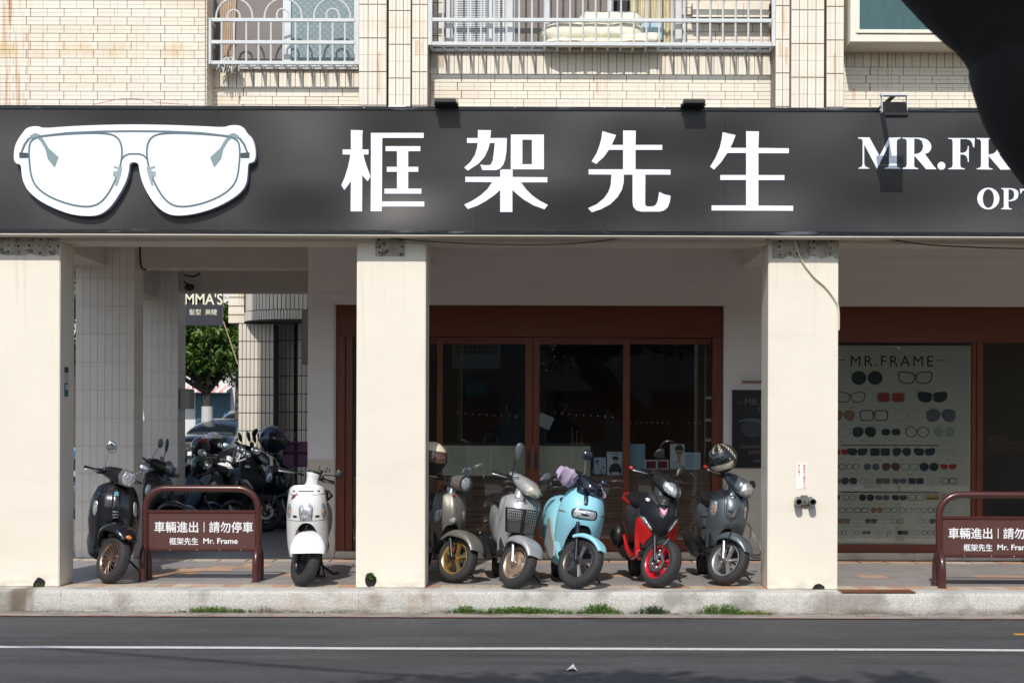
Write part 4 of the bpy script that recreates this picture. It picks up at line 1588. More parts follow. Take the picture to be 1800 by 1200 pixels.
def pfn(x, y, d):
    p = P(x, y, PY)
    return (p.x, PY - 0.0015 - d, p.z)


def specs(cx, cy, w, kind, frame, lens, thick=1.0, par=poster, fn=pfn, nm='printed_glasses'):
    """one printed pair of glasses, cx,cy,w in photograph pixels"""
    M = MB()
    rx = w * 0.235
    ry = rx * {'round': .92, 'square': .78, 'cat': .72, 'avi': .92, 'way': .72, 'oval': .72}[kind]
    gap = w * 0.265
    mats = []
    for sd in (-1, 1):
        lp = lens_shape(kind, cx + sd * gap, cy, rx, ry, sd)
        if lens:
            M.mi = 1
            M.prism([lp], fn, 0.0006)
        if frame:
            M.mi = 0
            ribbon_into(M, lp, thick, fn, 0.0, 0.0012, True)
    M.mi = 0 if frame else 1
    ribbon_into(M, [(cx - gap + rx * .9, cy - ry * .25), (cx, cy - ry * .5), (cx + gap - rx * .9, cy - ry * .25)], max(thick, .8), fn, 0, 0.0014)
    if frame:
        for sd in (-1, 1):
            ribbon_into(M, [(cx + sd * (gap + rx * .92), cy - ry * .55), (cx + sd * (gap + rx * 1.12), cy - ry * .62)], thick * 1.3, fn, 0, 0.0014)
    o = M.obj(nm, [frame or lens, lens or frame], par)
    return o


def ribbon_into(M, pts, w, fn, d0, d1, closed=False):
    R = ribbon(pts, w, fn, d0, d1, closed)
    M.add(R.v, R.f)


K, G, D = M_ink, M_inkg, M_lensd
rows = [
    (664, [(1524, 54, 'round', K, D, 1), (1609, 58, 'cat', K, None, 1.8)]),
    (698, [(1495, 50, 'way', K, None, 1.4), (1566, 48, 'square', M_lenspk, M_lensr, 2), (1639, 50, 'cat', K, D, 1.4)]),
    (730, [(1482, 40, 'avi', M_demi, M_lensb, .8), (1536, 48, 'square', K, None, 1.8), (1595, 44, 'round', G, None, .7), (1654, 50, 'avi', M_demi, M_lensg, 1.2)]),
    (759, [(1475, 40, 'round', G, None, .7), (1519, 40, 'avi', K, D, 1), (1566, 34, 'oval', None, D, 1), (1612, 40, 'round', K, None, 1.4), (1660, 38, 'round', None, M_lenspk, 1)]),
    (794, [(1478, 26, 'square', None, M_lensr, 1), (1507, 34, 'cat', K, D, 1), (1547, 34, 'square', K, M_lensd, 1), (1585, 32, 'avi', K, D, .8), (1625, 36, 'cat', K, D, .8), (1664, 30, 'oval', G, None, .6)]),
    (820, [(1474, 22, 'round', K, None, 1), (1499, 22, 'round', K, None, 1), (1532, 28, 'round', None, M_lensg, 1), (1566, 30, 'avi', K, M_demi, 1), (1599, 30, 'way', K, None, .8), (1633, 32, 'round', K, D, 1.2), (1667, 28, 'cat', None, M_lensr, 1)]),
    (845, [(1470, 20, 'avi', None, M_lensb, 1), (1493, 26, 'avi', K, D, 1), (1523, 22, 'round', G, None, .8), (1552, 24, 'square', M_demi, M_lensg, 1), (1581, 24, 'way', K, M_lensg, .8), (1610, 26, 'square', K, D, 1), (1639, 22, 'round', G, None, .5), (1668, 26, 'square', K, None, 1.2)]),
    (874, [(1466, 20, 'avi', K, D, 1), (1493, 22, 'round', K, None, .8), (1523, 26, 'round', K, D, .8), (1551, 24, 'oval', K, M_lensg, .8), (1581, 26, 'way', K, M_lensd, .6), (1610, 26, 'square', K, None, .8), (1669, 26, 'way', K, None, .8)]),
    (896, [(1487, 24, 'way', K, None, .8), (1514, 24, 'way', K, None, 1.2), (1541, 20, 'avi', M_demi, M_lensb, .6), (1566, 22, 'cat', K, None, .7), (1592, 22, 'round', K, None, .7), (1618, 22, 'oval', K, None, .6), (1641, 20, 'round', K, None, 1.1), (1669, 22, 'oval', G, None, .6)]),
    (915.5, [(1484, 20, 'square', K, M_lensb, .7), (1508, 18, 'round', G, None, .6), (1531, 20, 'square', K, D, .8), (1554, 22, 'way', G, None, .6), (1578, 20, 'way', K, None, .8), (1624, 18, 'square', K, None, .6), (1645, 20, 'avi', K, D, .8)]),
    (935.5, [(1480, 16, 'round', K, None, .8), (1502, 18, 'square', M_demi, None, .5), (1523, 15, 'round', None, D, 1), (1544, 16, 'way', G, None, .6), (1587, 18, 'square', K, D, .8), (1608, 18, 'round', G, None, .6), (1630, 18, 'way', K, None, .8), (1650, 18, 'square', K, None, .8)]),
]
for yy, it in rows:
    for (cx, w_, kd, fr, le, th) in it:
        if cx > 1450:
            specs(cx, yy, w_, kd, fr, le, th)
            MB().box(sX(cx - w_ * .16, PY), sX(cx + w_ * .16, PY), PY - 0.0025, PY, sZ(yy + w_ * .27 + 3.4, PY), sZ(yy + w_ * .27 + 2.6, PY)).obj('caption', M_inkg, poster)
specs(1639, 873, 24, 'square', M_yel, M_yel, 1.5)
MB().box(sX(1630, PY), sX(1648, PY), PY - 0.005, PY, sZ(874.2, PY), sZ(872.4, PY)).obj('bar_print', M_demi, poster)
ribbon([circ(1563, 935, 3.2, 3.2, 14)[i] for i in range(14)], 0.9, pfn, 0, 0.002, True).obj('printed_monocle', K, poster)
ribbon([(1559.8, 935), (1559.5, 944)], 0.8, pfn, 0, 0.002).obj('printed_monocle_handle', K, poster)

# framed dark poster on the wall between
WP = YB - 0.03
pw = thing('wall_poster', 'black framed poster of dark glasses on the wall behind the right column', 'poster', (0, 0, 0))
qx = lambda v: px_x(v, WP, 750)
qz = lambda v: px_z(v, WP, 1310)
frame_rect(MB(), qx(1287), qx(1400), qz(822), qz(685), 0.016, WP - 0.012, WP + 0.014, 0.002).obj('frame', M_blackpl, pw)
MB().box(qx(1287) + .01, qx(1400) - .01, WP, WP + 0.012, qz(821), qz(686)).obj('sheet', mat('near_black_poster_sheet', (0.011, 0.012, 0.014), 0.3, var=0.2, vscale=3), pw)
M_gp = mat('dim_gold_print', srgb(120, 104, 82), 0.5)
M_gp2 = mat('dim_grey_print', srgb(110, 105, 98), 0.5)
tx = lambda b, s, x, y, w_, m=M_gp: text(b, s, (qx(x), WP - 0.003, qz(y)), m, pw, width=w_)
tx('MR.FRAME', .1, 1308.5, 711.5, 0.50)
MB().box(qx(1297), qx(1304), WP - 0.003, WP, qz(708.4), qz(707.4)).obj('dash', M_gp, pw)
tx('프레임', .1, 1330, 723, 0.16, M_gp2)
tx('如果還有明天', .1, 1300, 787.5, 0.26)
tx('讓我們還能看見', .1, 1315, 797, 0.30)
tx('框架先生 MR.FRAME', .05, 1324, 812, 0.36, M_gp2)
def wfn(x, y, d):
    p = P(x, y, WP)
    return (p.x, WP - 0.002 - d, p.z)
M_pg1 = mat('slate_print', srgb(58, 62, 70), 0.3)
MB().prism([chaikin([(1297, 742), (1300, 738), (1318, 734), (1337, 736), (1352, 745), (1352, 752), (1335, 742), (1312, 739)], 1)], wfn, 0.001).obj('printed_brow', mat('steel_print', srgb(90, 94, 100), 0.3), pw)
MB().prism([chaikin([(1302, 741), (1325, 739), (1344, 745), (1345, 757), (1338, 764), (1320, 767), (1308, 760)], 2)], wfn, 0.0006).obj('printed_lens', M_pg1, pw)
ribbon(chaikin([(1302, 745), (1305, 757), (1312, 765), (1325, 767), (1338, 764)], 1)[:-2], 0.8, wfn, 0, 0.002).obj('printed_rim', M_gp2, pw)
ribbon([(1297, 760), (1315, 753), (1340, 748)], 1.2, wfn, 0, 0.0015).obj('printed_temple', M_pg1, pw)
pl = MB().box(qx(1304), qx(1380), WP - 0.06, WP + 0.02, qz(672), qz(669.3), 0.002).obj('picture_lamp', mat('copper_brown', srgb(150, 92, 55), 0.4, metal=.5))
tag(pl, 'slim copper picture light bar above the black wall poster', 'wall light')

# ================================================================== INSIDE THE SHOP
M_counter = mat('ribbed_cream_counter', srgb(245, 238, 214), 0.5, var=0.12, vscale=6, stretch=(7, 1, 0.15))
ct = thing('reception_counter', 'cream fluted reception counter seen through the glass doors', 'counter', (0, 0, 0))
YC = 3.95
cx0, cx1 = px_x(700, YC, 800), px_x(1038, YC, 800)
cz = px_z(780, YC, 900)
MB().box(cx0, cx1, YC, YC + 0.6, 0.1, cz - 0.02).obj('body', M_counter, ct)
fl = MB()
x = cx0
rr = random.Random(2)
while x < cx1 - 0.02:
    wv = rr.uniform(0.016, 0.03)
    fl.cyl((x + wv / 2, YC, 0.1), (x + wv / 2, YC, cz - 0.025), wv * 0.45, n=6)
    x += wv + rr.uniform(0.0, 0.02)
fl = fl.obj('flutes', M_counter, ct)
fl['kind'] = 'stuff'
MB().box(cx0 - .01, cx1 + .01, YC - 0.02, YC + 0.62, cz - 0.02, cz, 0.004).obj('top', mat('dark_counter_top', (0.03, 0.02, 0.015), 0.4), ct)
# things on it
tag(MB().tube([P(852, 779, YC + .3), P(852, 768, YC + .3), P(856, 763, YC + .3), P(863, 761.5, YC + .3), P(870, 763, YC + .3), P(874, 768, YC + .3), P(874, 779, YC + .3)], 0.006, 6).obj('wire_arch_stand', M_alu), 'thin metal arch standing on the cream counter behind the left door', 'stand')
for i, (xx, hh) in enumerate(((1006, 750), (1014, 756), (1022, 765))):
    a = P(xx, 779.5, YC + .3)
    b = P(xx, hh, YC + .3)
    tag(MB().cyl(a, b, 0.008, 0.006, 8).cyl(a, a + Vector((0, 0, .008)), .035, n=12).obj('brass_candlestick', mat('brass', (0.6, 0.38, 0.16), 0.3, metal=1)),
        ['tallest brass rod at the left of three on the counter end', 'middle brass rod of three on the counter end', 'shortest brass rod at the right of three on the counter end'][i], 'stand', 'brass rods on the counter end')
mon = thing('tablet_screen', 'white backed screen tilted on the counter beside the door stile', 'screen', tuple(P(958, 740, YC + .3)))
MB().box(-.09, .09, -.01, .01, -.08, .08, .005).xf(Matrix.Rotation(R_(24), 4, 'Y')).obj('back', M_white, mon)
MB().box(-.02, .02, 0, .03, -.26, -.05).obj('stand', M_blackpl, mon)
for k, (xx, yy, lb) in enumerate(((902, 716, 'dim figure in a dark grey top behind the left glass door'), (985, 712, 'dim figure with dark hair behind the counter in the right glass door'))):
    p = P(xx, yy, 5.6)
    pr = thing('person', lb, 'person', (p.x, p.y, 0.08), (0, 0, R_(165 if k else 200)))
    h = p.z - 0.08
    bdy = MB()
    bdy.loft([sring((0, 0, zz), a, b, 20, 0.9, 'XY') for zz, a, b in ((0.35, .19, .13), (h - .75, .2, .13), (h - .45, .21, .125), (h - .30, .215, .12), (h - .24, .18, .1), (h - .19, .07, .07), (h - .12, .055, .06), (h - .09, .06, .07))])
    for sx in (-1, 1):
        bdy.tube([(sx * .2, 0, h - .28), (sx * .25, -.04, h - .5), (sx * .2, -.22, h - .62), (sx * .1, -.3, h - .58)], [.06, .052, .042, .03], 10)
    bdy.obj('clothed_body', mat('dark_grey_shirt' if k == 0 else 'black_shirt', srgb(60, 62, 62) if k == 0 else srgb(34, 32, 32), 0.85, var=0.1), pr, smooth=70)
    hd = MB().ball((0, 0, h), .078, .095, .115, 16, 12)
    hd.ball((0, -.1, h - .01), .014, .02, .02)
    for sx in (-1, 1):
        hd.ball((sx * .08, 0, h), .012, .02, .03)
    hd = hd.obj('head', mat('skin', srgb(190, 140, 110), 0.6), pr, smooth=70)
    MB().ball((0, .03, h + .02), .088, .1, .115, 16, 10).obj('hair', M_black, hd, smooth=70)
# white notice high on the rear wall and smaller blue notice
YR = 6.9
nt_ = thing('white_notice_board', 'dim white board with two rows of letters high behind the left door', 'notice board', (0, 0, 0))
MB().box(px_x(795, YR), px_x(880, YR), YR, YR + 0.02, px_z(648, YR), px_z(600, YR)).obj('panel', mat('notice_white', srgb(190, 195, 200), 0.6), nt_)
for yy in (613, 622):
    text('驗光配鏡專業眼鏡隱形', 0.1, (px_x(800, YR), YR - 0.005, px_z(yy, YR)), M_ink, nt_, width=px_x(876, YR) - px_x(800, YR))
MB().box(px_x(800, YR), px_x(1300, YR), YR + 0.6, YR + 0.7, 0.1, 2.6).obj('inner_partition', mat('brown_partition', srgb(96, 58, 34), 0.6, var=0.2, vscale=1.2)).name = 'inner_partition'
tag(bpy.data.objects['inner_partition'], 'brown timber partition deep inside the shop behind the counter', 'partition')
tag(MB().box(px_x(818, YR), px_x(856, YR), YR + 0.3, YR + 0.31, px_z(697, YR), px_z(671, YR)).obj('blue_notice', mat('dull_blue_paper', srgb(90, 130, 150), 0.6)), 'small dull blue notice under the white board inside the shop', 'notice')

# display ledge with small framed pictures behind the lower glass
YD = YG + 0.22
led = MB().box(sX(1030), sX(1251), YG + 0.12, YD + 0.25, 0.1, sZ(836) - 0.02, .003)
tag(led.obj('display_ledge', M_woodh), 'low timber display ledge behind the shop glass', 'ledge')
dz0 = sZ(836) - 0.02


def small_picture(name, label, a, b, top, base_px, colr, cat='picture', frame=None):
    x0, x1 = px_x(a, YD, 800), px_x(b, YD, 800)
    z0, z1 = px_z(base_px, YD, 1150), px_z(top, YD, 1150)
    t = thing(name, label, cat, (x0, YD, z0))
    MB().box(0, x1 - x0, 0, 0.012, 0, z1 - z0, 0.002).obj('board', colr, t)
    if frame:
        frame_rect(MB(), -0.008, x1 - x0 + .008, -.008, z1 - z0 + .008, 0.014, -0.008, 0.014, 0.001).obj('frame', frame, t)
    return t, x1 - x0, z1 - z0


M_sky = mat('pale_blue_photo', srgb(190, 218, 238), 0.5)
M_pale = mat('pale_grey_photo', srgb(236, 240, 244), 0.5)
M_skin = mat('print_skin', srgb(205, 165, 140), 0.5)
M_printw = mat('print_white', srgb(225, 222, 218), 0.5)
M_printk = mat('print_dark', srgb(38, 36, 36), 0.5)
def flat(par, m, nm, lp, d=0.001):
    return MB().prism([lp], lambda x, y, dd: (x, -0.0005 - d - dd, y), 0.0012).obj(nm, m, par)
def figure(par, w, h, cx, s, coat, hair, hat=False):
    e = lambda ex, ey, rx, ry: [(ex + rx * math.cos(a), ey + ry * math.sin(a)) for a in [2 * math.pi * i / 14 for i in range(14)]]
    flat(par, coat, 'printed_figure', [(cx - .30 * s, 0.0), (cx - .42 * s, .30 * s), (cx - .30 * s, .62 * s), (cx - .14 * s, .74 * s), (cx + .14 * s, .74 * s), (cx + .30 * s, .62 * s), (cx + .42 * s, .30 * s), (cx + .28 * s, 0.0), (cx + .22 * s, .2 * s), (cx - .22 * s, .2 * s)], .001)
    flat(par, M_skin, 'printed_face', e(cx, .92 * s, .11 * s, .15 * s), .002)
    flat(par, hair, 'printed_hair', [(cx - .13 * s, .92 * s), (cx - .14 * s, 1.05 * s), (cx - .05 * s, 1.14 * s), (cx + .08 * s, 1.13 * s), (cx + .14 * s, 1.04 * s), (cx + .13 * s, .93 * s), (cx + .08 * s, 1.0 * s), (cx - .08 * s, 1.0 * s)], .003)
    if hat:
        flat(par, hair, 'printed_hat', [(cx - .22 * s, .98 * s), (cx - .12 * s, 1.2 * s), (cx + .12 * s, 1.2 * s), (cx + .24 * s, 1.0 * s)], .0035)
b_px = 836
t, w_, h_ = small_picture('framed_photo', 'small blue framed photo of two figures at the left of the shop display', 1043, 1066, 803, 834, M_sky, frame=mat('blue_frame', srgb(30, 60, 100), 0.4))
figure(t, w_, h_, w_ * .3, h_ * .72, M_printw, M_printk)
figure(t, w_, h_, w_ * .75, h_ * .42, M_printw, M_printk)
t, w_, h_ = small_picture('magazine', 'white magazine with a figure in black in the shop display', 1066.5, 1094, 794, 835, M_pale, 'magazine')
text('CHANEL', .05, (w_ * .16, -0.003, h_ * .86), M_ink, t, width=w_ * .68)
figure(t, w_, h_, w_ * .55, h_ * .68, M_printk, M_printk, True)
t, w_, h_ = small_picture('blue_picture', 'teal blue card behind the mirror of the red scooter', 1107, 1134, 780, 824, mat('teal_card', srgb(150, 195, 212), 0.5, var=0.1, vscale=9))
t, w_, h_ = small_picture('red_box', 'left one of two dark red boxes in the shop display', 1135, 1154, 809, 823.5, mat('dark_red_card', srgb(135, 22, 34), 0.5), 'box', frame=M_pale)
t.name = 'red_box'
t, w_, h_ = small_picture('red_box', 'right one of two dark red boxes in the shop display', 1155.5, 1174, 809, 823.5, mat('dark_red_card', srgb(135, 22, 34), 0.5), 'box', frame=M_pale)
t, w_, h_ = small_picture('portrait_photo', 'portrait of a dark haired man in glasses leaning in the shop display', 1178, 1203, 780, 824, M_pale)
flat(t, M_printw, 'printed_shirt', [(0.01, 0.002), (.03, .085), (w_ * .45, .1), (w_ * .9, .085), (w_ - .002, .002)], .001)
flat(t, M_skin, 'printed_face', [(w_ * .62 + .036 * math.cos(a), h_ * .62 + .055 * math.sin(a)) for a in [2 * math.pi * i / 18 for i in range(18)]], .002)
flat(t, M_skin, 'printed_neck', [(w_ * .5, h_ * .25), (w_ * .5, h_ * .5), (w_ * .72, h_ * .5), (w_ * .74, h_ * .25)], .0015)
flat(t, M_printk, 'printed_hair', [(w_ * .35, h_ * .66), (w_ * .34, h_ * .84), (w_ * .5, h_ * .97), (w_ * .8, h_ * .97), (w_ * .92, h_ * .82), (w_ * .88, h_ * .64), (w_ * .82, h_ * .76), (w_ * .45, h_ * .76)], .003)
flat(t, M_printk, 'printed_spectacles', [(w_ * .42, h_ * .62), (w_ * .42, h_ * .655), (w_ * .84, h_ * .655), (w_ * .84, h_ * .62)], .0032)
t, w_, h_ = small_picture('grey_card', 'plain grey blue card beside the portrait photo', 1203.5, 1230, 796, 824, mat('grey_blue_card', srgb(176, 202, 218), 0.5), frame=M_pale)
# glass side shelf with small white items
sh_ = thing('shelf_unit', 'slim shelf with three white boxes at the right end of the shop window', 'shelf', (0, 0, 0))
for yy in (698, 737, 772):
    MB().box(px_x(1241, YD), px_x(1252, YD), YD, YD + .1, px_z(yy + 2.5, YD), px_z(yy - 2.5, YD)).obj('white_box', M_white, sh_)
MB().box(px_x(1240, YD), px_x(1241, YD), YD, YD + .1, px_z(820, YD), px_z(605, YD)).obj('upright', M_steel, sh_)

# ================================================================== BARRIERS
M_bar = mat('maroon_barrier_paint', srgb(74, 38, 34), 0.28, coat=0.3, var=0.06, vscale=12, bump=0.03)
M_barp = mat('maroon_sign_plate', srgb(84, 54, 49), 0.4, var=0.04, vscale=5)
M_btxt = mat('white_vinyl_lettering', (0.80, 0.81, 0.82), 0.4)


def barrier(px0, px1, pyb, label):
    d = 4107 / (pyb - VY) - D0
    x0, x1 = px_x(px0, d, 900), px_x(px1, d, 900)
    W = x1 - x0
    t = thing('sign_barrier', label, 'barrier', (x0, d, 0), group='maroon no parking barriers')
    s = F / (D0 + d)
    r = 0.034
    topz = 168 / s - r
    rc = 0.20
    pts = [(0, 0, 0.30), (0, 0, topz - rc)]
    for i in range(1, 9):
        a = math.pi / 2 * i / 8
        pts.append((rc - rc * math.cos(a), 0, topz - rc + rc * math.sin(a)))
    q = [(W - p[0], p[1], p[2]) for p in reversed(pts)]
    MB().tube(pts + q, r, 14).obj('hoop', M_bar, t, smooth=50)
    for xx in (0, W):
        pp = []
        for i in range(15):
            a = math.pi * i / 14
            pp.append((xx, -0.13 * math.cos(a), 0.16 + 0.17 * math.sin(a)))
        pp = [(xx, -0.13, 0.0)] + pp + [(xx, 0.13, 0.0)]
        MB().tube(pp, r * 1.02, 14).obj('foot', M_bar, t, smooth=50)
        MB().cyl((xx, -0.13, 0.0), (xx, -0.13, 0.006), 0.05, n=16).cyl((xx, .13, 0), (xx, .13, .006), .05, n=16).obj('foot_plate', M_bar, t, smooth=30)
    z0, z1 = 55 / s, 122 / s
    pl = MB().box(r * .6, W - r * .6, -0.006, 0.006, z0, z1).obj('plate', M_barp, t)
    MB().box(r * .7, W - r * .7, -0.016, 0.016, z1 - 0.02, z1 + 0.012, 0.006).obj('plate_rail', M_bar, t)
    MB().box(r * .7, W - r * .7, -0.016, 0.016, z0 - 0.018, z0 + 0.008, 0.006).obj('plate_rail', M_bar, t)
    M2 = MB()
    for fx in (.22, .46, .66, .85):
        M2.ball((W * fx, -0.017, z0 - .004), .006)
    M2.obj('rivets', M_alu, pl)
    k = 1 / s
    zz = lambda v: (pyb - v) / s
    text('車輛進出', .1, (9 * k + r, -0.009, zz(pyb - 99.5 + 0.8)), M_btxt, pl, bold=0.0022, width=76.5 * k, height=19 * k)
    text('請勿停車', .1, (105.5 * k + r, -0.009, zz(pyb - 99.5 + 0.8)), M_btxt, pl, bold=0.0022, width=76.5 * k, height=19 * k)
    MB().box(96.5 * k + r, 97.7 * k + r, -0.0095, -0.006, zz(pyb - 101), zz(pyb - 118 + 1)).obj('divider_stroke', M_btxt, pl)
    return t, pl, k, r, zz


for (a, b, yb_, lb) in ((256, 454, 1022, 'maroon hooped barrier sign between the black and the white scooter'), (1651, 1850, 1028.5, 'maroon hooped barrier sign in front of the right shop window')):
    t, pl, k, r, zz = barrier(a, b, yb_, lb)
    # heights measured above the foot, text boxes fitted by width and height
    for o in list(pl.children):
        if o.name.startswith('lettering'):
            o.location.z = 86.5 * k
        if o.name.startswith('divider'):
            o.location.z = 0
    text('框架先生', .1, (36 * k + r, -0.009, 64.2 * k), M_btxt, pl, bold=0.0016, width=50.5 * k, height=12.5 * k)
    text('Mr. Frame', .1, (95 * k + r, -0.009, 65.5 * k), M_btxt, pl, bold=0.0016, width=60.5 * k, height=9.8 * k)
    for o in pl.children:
        if o.name.startswith('divider'):
            for v in o.data.vertices:
                v.co.z = (85.5 if v.co.z < sum(w.co.z for w in o.data.vertices) / 8 else 103) * k

# ================================================================== SMALL THINGS ON THE COLUMNS AND KERB
# twin fire inlet
s0 = P(1413, 881, 0)
inlet = thing('fire_inlet', 'grey twin fire hose inlet low on the right column', 'fire inlet', (s0.x, 0, s0.z))
M_inl = mat('grey_cast_metal', srgb(128, 128, 124), 0.45, metal=0.5, var=0.15, vscale=20)
MB().box(-0.085, 0.085, -0.05, 0.0, -0.035, 0.045, 0.01).obj('body', M_inl, inlet, smooth=40)
for sx in (-1, 1):
    MB().revolve([(-0.13, 0.033), (-0.13, 0.027), (-0.05, 0.025), (-0.04, 0.02), (-0.04, 0.036), (-0.09, 0.036)], (sx * 0.065, 0, 0), 'Y', 24).obj('socket', M_inl, inlet, smooth=40)
    MB().cyl((sx * 0.065, -0.06, 0), (sx * 0.065, -0.05, 0), 0.024, n=20).obj('socket_cap', M_black, inlet)
MB().cyl((0, -0.06, 0.0), (0, -0.05, 0.0), 0.008, n=8).obj('bolt', M_black, inlet)
MB().box(-0.035, 0.035, -0.03, 0, 0.04, 0.06, 0.006).obj('lug', M_inl, inlet)
# red lettering sticker
st = thing('fire_notice_sticker', 'pale sticker with red upright characters above the fire inlet', 'sticker', (0, 0, 0))
a, b = P(1400, 858, 0), P(1418, 814, 0)
MB().box(a.x, b.x, -0.0025, -0.0004, a.z, b.z).obj('sheet', mat('sticker_white', srgb(244, 238, 230), 0.4), st)
M_rt = mat('faded_red_print', srgb(205, 110, 120), 0.5)
def vtext(s_, px, py, step, sz, m, par, Y=0.0, off=0.004):
    for i, ch in enumerate(s_):
        p = P(px, py + i * step, Y)
        text(ch, .1, (p.x, p.y - off, p.z - sz), m, par, width=sz, height=sz)
vtext('連結送水管送水口', 1411.3, 815.5, 5.35, 0.024, M_rt, st)
vtext('送水壓力', 1402.6, 815.5, 5.3, 0.019, M_rt, st)
# small sticker on the side of the left column
p = P(115, 645, 0.2)
ss = thing('column_sticker', 'narrow teal and black sticker on the shaded side of the left column', 'sticker', (0, 0, 0))
xs_ = cols[0].data.vertices
X1 = max(v.co.x for v in cols[0].data.vertices)
for (yy0, yy1, mm) in ((645, 655, M_blackpl), (656, 672, mat('pale_sticker', srgb(190, 188, 182), 0.5)), (673, 697, mat('teal_sticker', srgb(55, 105, 110), 0.5))):
    MB().box(X1 + 0.0004, X1 + 0.002, 0.14, 0.27, px_z(yy1, 0.2, 115), px_z(yy0, 0.2, 115)).obj('sheet', mm, ss)
o = text('出租', .1, (X1 + .004, .16, px_z(684, .2, 115)), mat('sticker_white', srgb(244, 238, 230), .4), ss, rot=(R_(90), 0, R_(90)), width=.09, height=.05)
# weep holes with weeds
M_soil = mat('dark_wet_hole', (0.012, 0.010, 0.008), 0.9, bump=0.6, bscale=40)
M_leafw = mat('weed_leaf', (0.14, 0.26, 0.05), 0.55, var=0.3, vscale=20, rnd=0.15)
M_leafd = mat('weed_leaf_dark', (0.05, 0.10, 0.022), 0.55, var=0.3, vscale=20)
def leaf(M, p, d, L_, w_, up=Vector((0, 0, 1))):
    d = d.normalized()
    s_ = d.cross(up)
    if s_.length < 1e-3:
        s_ = Vector((1, 0, 0))
    s_.normalize()
    n_ = s_.cross(d) * (L_ * 0.12)
    M.add([p, p + d * L_ * .5 + s_ * w_ * .5 + n_, p + d * L_, p + d * L_ * .5 - s_ * w_ * .5 + n_], [(0, 1, 2, 3)])
def weed(name, label, cx, cy, cz, w_, h_, n, m, seed, L_=0.02, dry=0):
    rr = random.Random(seed)
    M = MB()
    for i in range(n):
        a = rr.gauss(0, 0.42)
        bx = cx + a * w_
        hh = h_ * math.exp(-a * a * 1.6) * rr.uniform(.4, 1.1)
        base = Vector((bx, cy + rr.uniform(-.05, .02), cz))
        tip = base + Vector((rr.uniform(-.6, .6) * hh, rr.uniform(-.5, .3) * hh, hh))
        M.tube([base, (base + tip) / 2 + Vector((0, 0, .2 * hh)), tip], 0.0012, 3, caps=False)
        for k in range(7):
            t_ = rr.uniform(.2, 1)
            q = base.lerp(tip, t_)
            leaf(M, q, Vector((rr.uniform(-1, 1), rr.uniform(-1, .5), rr.uniform(-.1, 1))), L_ * rr.uniform(.6, 1.3), L_ * rr.uniform(.35, .6))
    o = M.obj(name, m)
    return tag(o, label, 'weeds')
gz0 = RZ + 0.01
yk = -0.335
kx = lambda p_: px_x(p_, yk, 1075)
M_weedy = mat('yellow_green_weed', (0.22, 0.26, 0.05), 0.6, var=0.3, vscale=20)
weed('weed_clump', 'yellow green weeds in the gutter below the left barrier', kx(380), yk, gz0, .42, .055, 150, mat('bright_weed', (0.15, 0.24, 0.04), .6, var=.3, vscale=20), 1)
weed('weed_clump', 'dry brown stalks in the gutter left of the white scooter', kx(468), yk, gz0, .16, .07, 28, mat('dry_weed', (0.22, 0.17, 0.08), .7), 2, .012)
weed('weed_clump', 'sparse low weeds in the gutter below the white scooter', kx(540), yk, gz0, .30, .018, 40, M_leafw, 3, .012)
weed('weed_clump', 'small green weed clump below the bronze scooter', kx(816), yk, gz0, .18, .07, 90, M_leafw, 4)
weed('weed_clump', 'long low green weed strip below the silver basket scooter', kx(915), yk, gz0, .62, .065, 330, M_leafw, 5)
weed('weed_clump', 'dense green weed clump below the pale blue scooter', kx(1053), yk, gz0, .24, .10, 170, M_leafw, 6)
weed('weed_clump', 'small dark green weed tuft below the red scooter', kx(1147), yk, gz0, .17, .085, 100, M_leafd, 7)
weed('weed_clump', 'leggy weeds in the gutter below the grey helmet scooter', kx(1268), yk, gz0, .27, .10, 150, M_leafw, 8)
weed('weed_clump', 'yellowing grass patch in the gutter left of the right column', kx(1325), yk, gz0, .22, .04, 120, M_weedy, 9, .014)
for (px, py, sc, lb, sd) in ((69, 1026, 1.0, 'leafy weed growing from the dark hole at the foot of the left column', 11), (651, 1019, 1.1, 'small plant sprouting from the hole in the middle column', 12), (1439, 1036, 1.1, 'leafy weed in the dark hole at the foot of the right column', 13)):
    p = P(px, py, -0.004)
    h = thing('weep_hole_plant', lb, 'plant', tuple(p))
    rr = random.Random(sd)
    pts = [(0.055 * sc * math.cos(a) * rr.uniform(.8, 1.15), 0.062 * sc * math.sin(a) * rr.uniform(.8, 1.15)) for a in [2 * math.pi * i / 14 for i in range(14)]]
    MB().prism([pts], lambda x, y, d: (x, 0.002 - d, y), 0.006).obj('hole', M_soil, h)
    M = MB()
    for i in range(46):
        base = Vector((rr.uniform(-.03, .03), -.006, rr.uniform(-.05, -.01) if sd != 12 else rr.uniform(.0, .05)))
        if sd == 13:
            base += Vector((.035, 0, 0))
        d = Vector((rr.uniform(-1, 1), rr.uniform(-1, -.1), rr.uniform(-.4, 1)))
        leaf(M, base + d * .012, d, rr.uniform(.018, .034), rr.uniform(.01, .018))
    M.obj('leaves', M_leafw, h)
# rusty plate on the kerb
pa, pb = px_x(1478, -.25, 1043), px_x(1608, -.25, 1043)
M_rust = mat('rusted_steel', srgb(120, 72, 48), 0.8, metal=0.2, var=0.3, vscale=12, bump=0.3, bscale=60)
rp = MB().box(pa, pb, -0.30, -0.06, 0.0015, 0.008, 0.002).obj('rusty_plate', M_rust)
tag(rp, 'rusty steel cover plate set on the kerb right of the right column', 'cover plate')
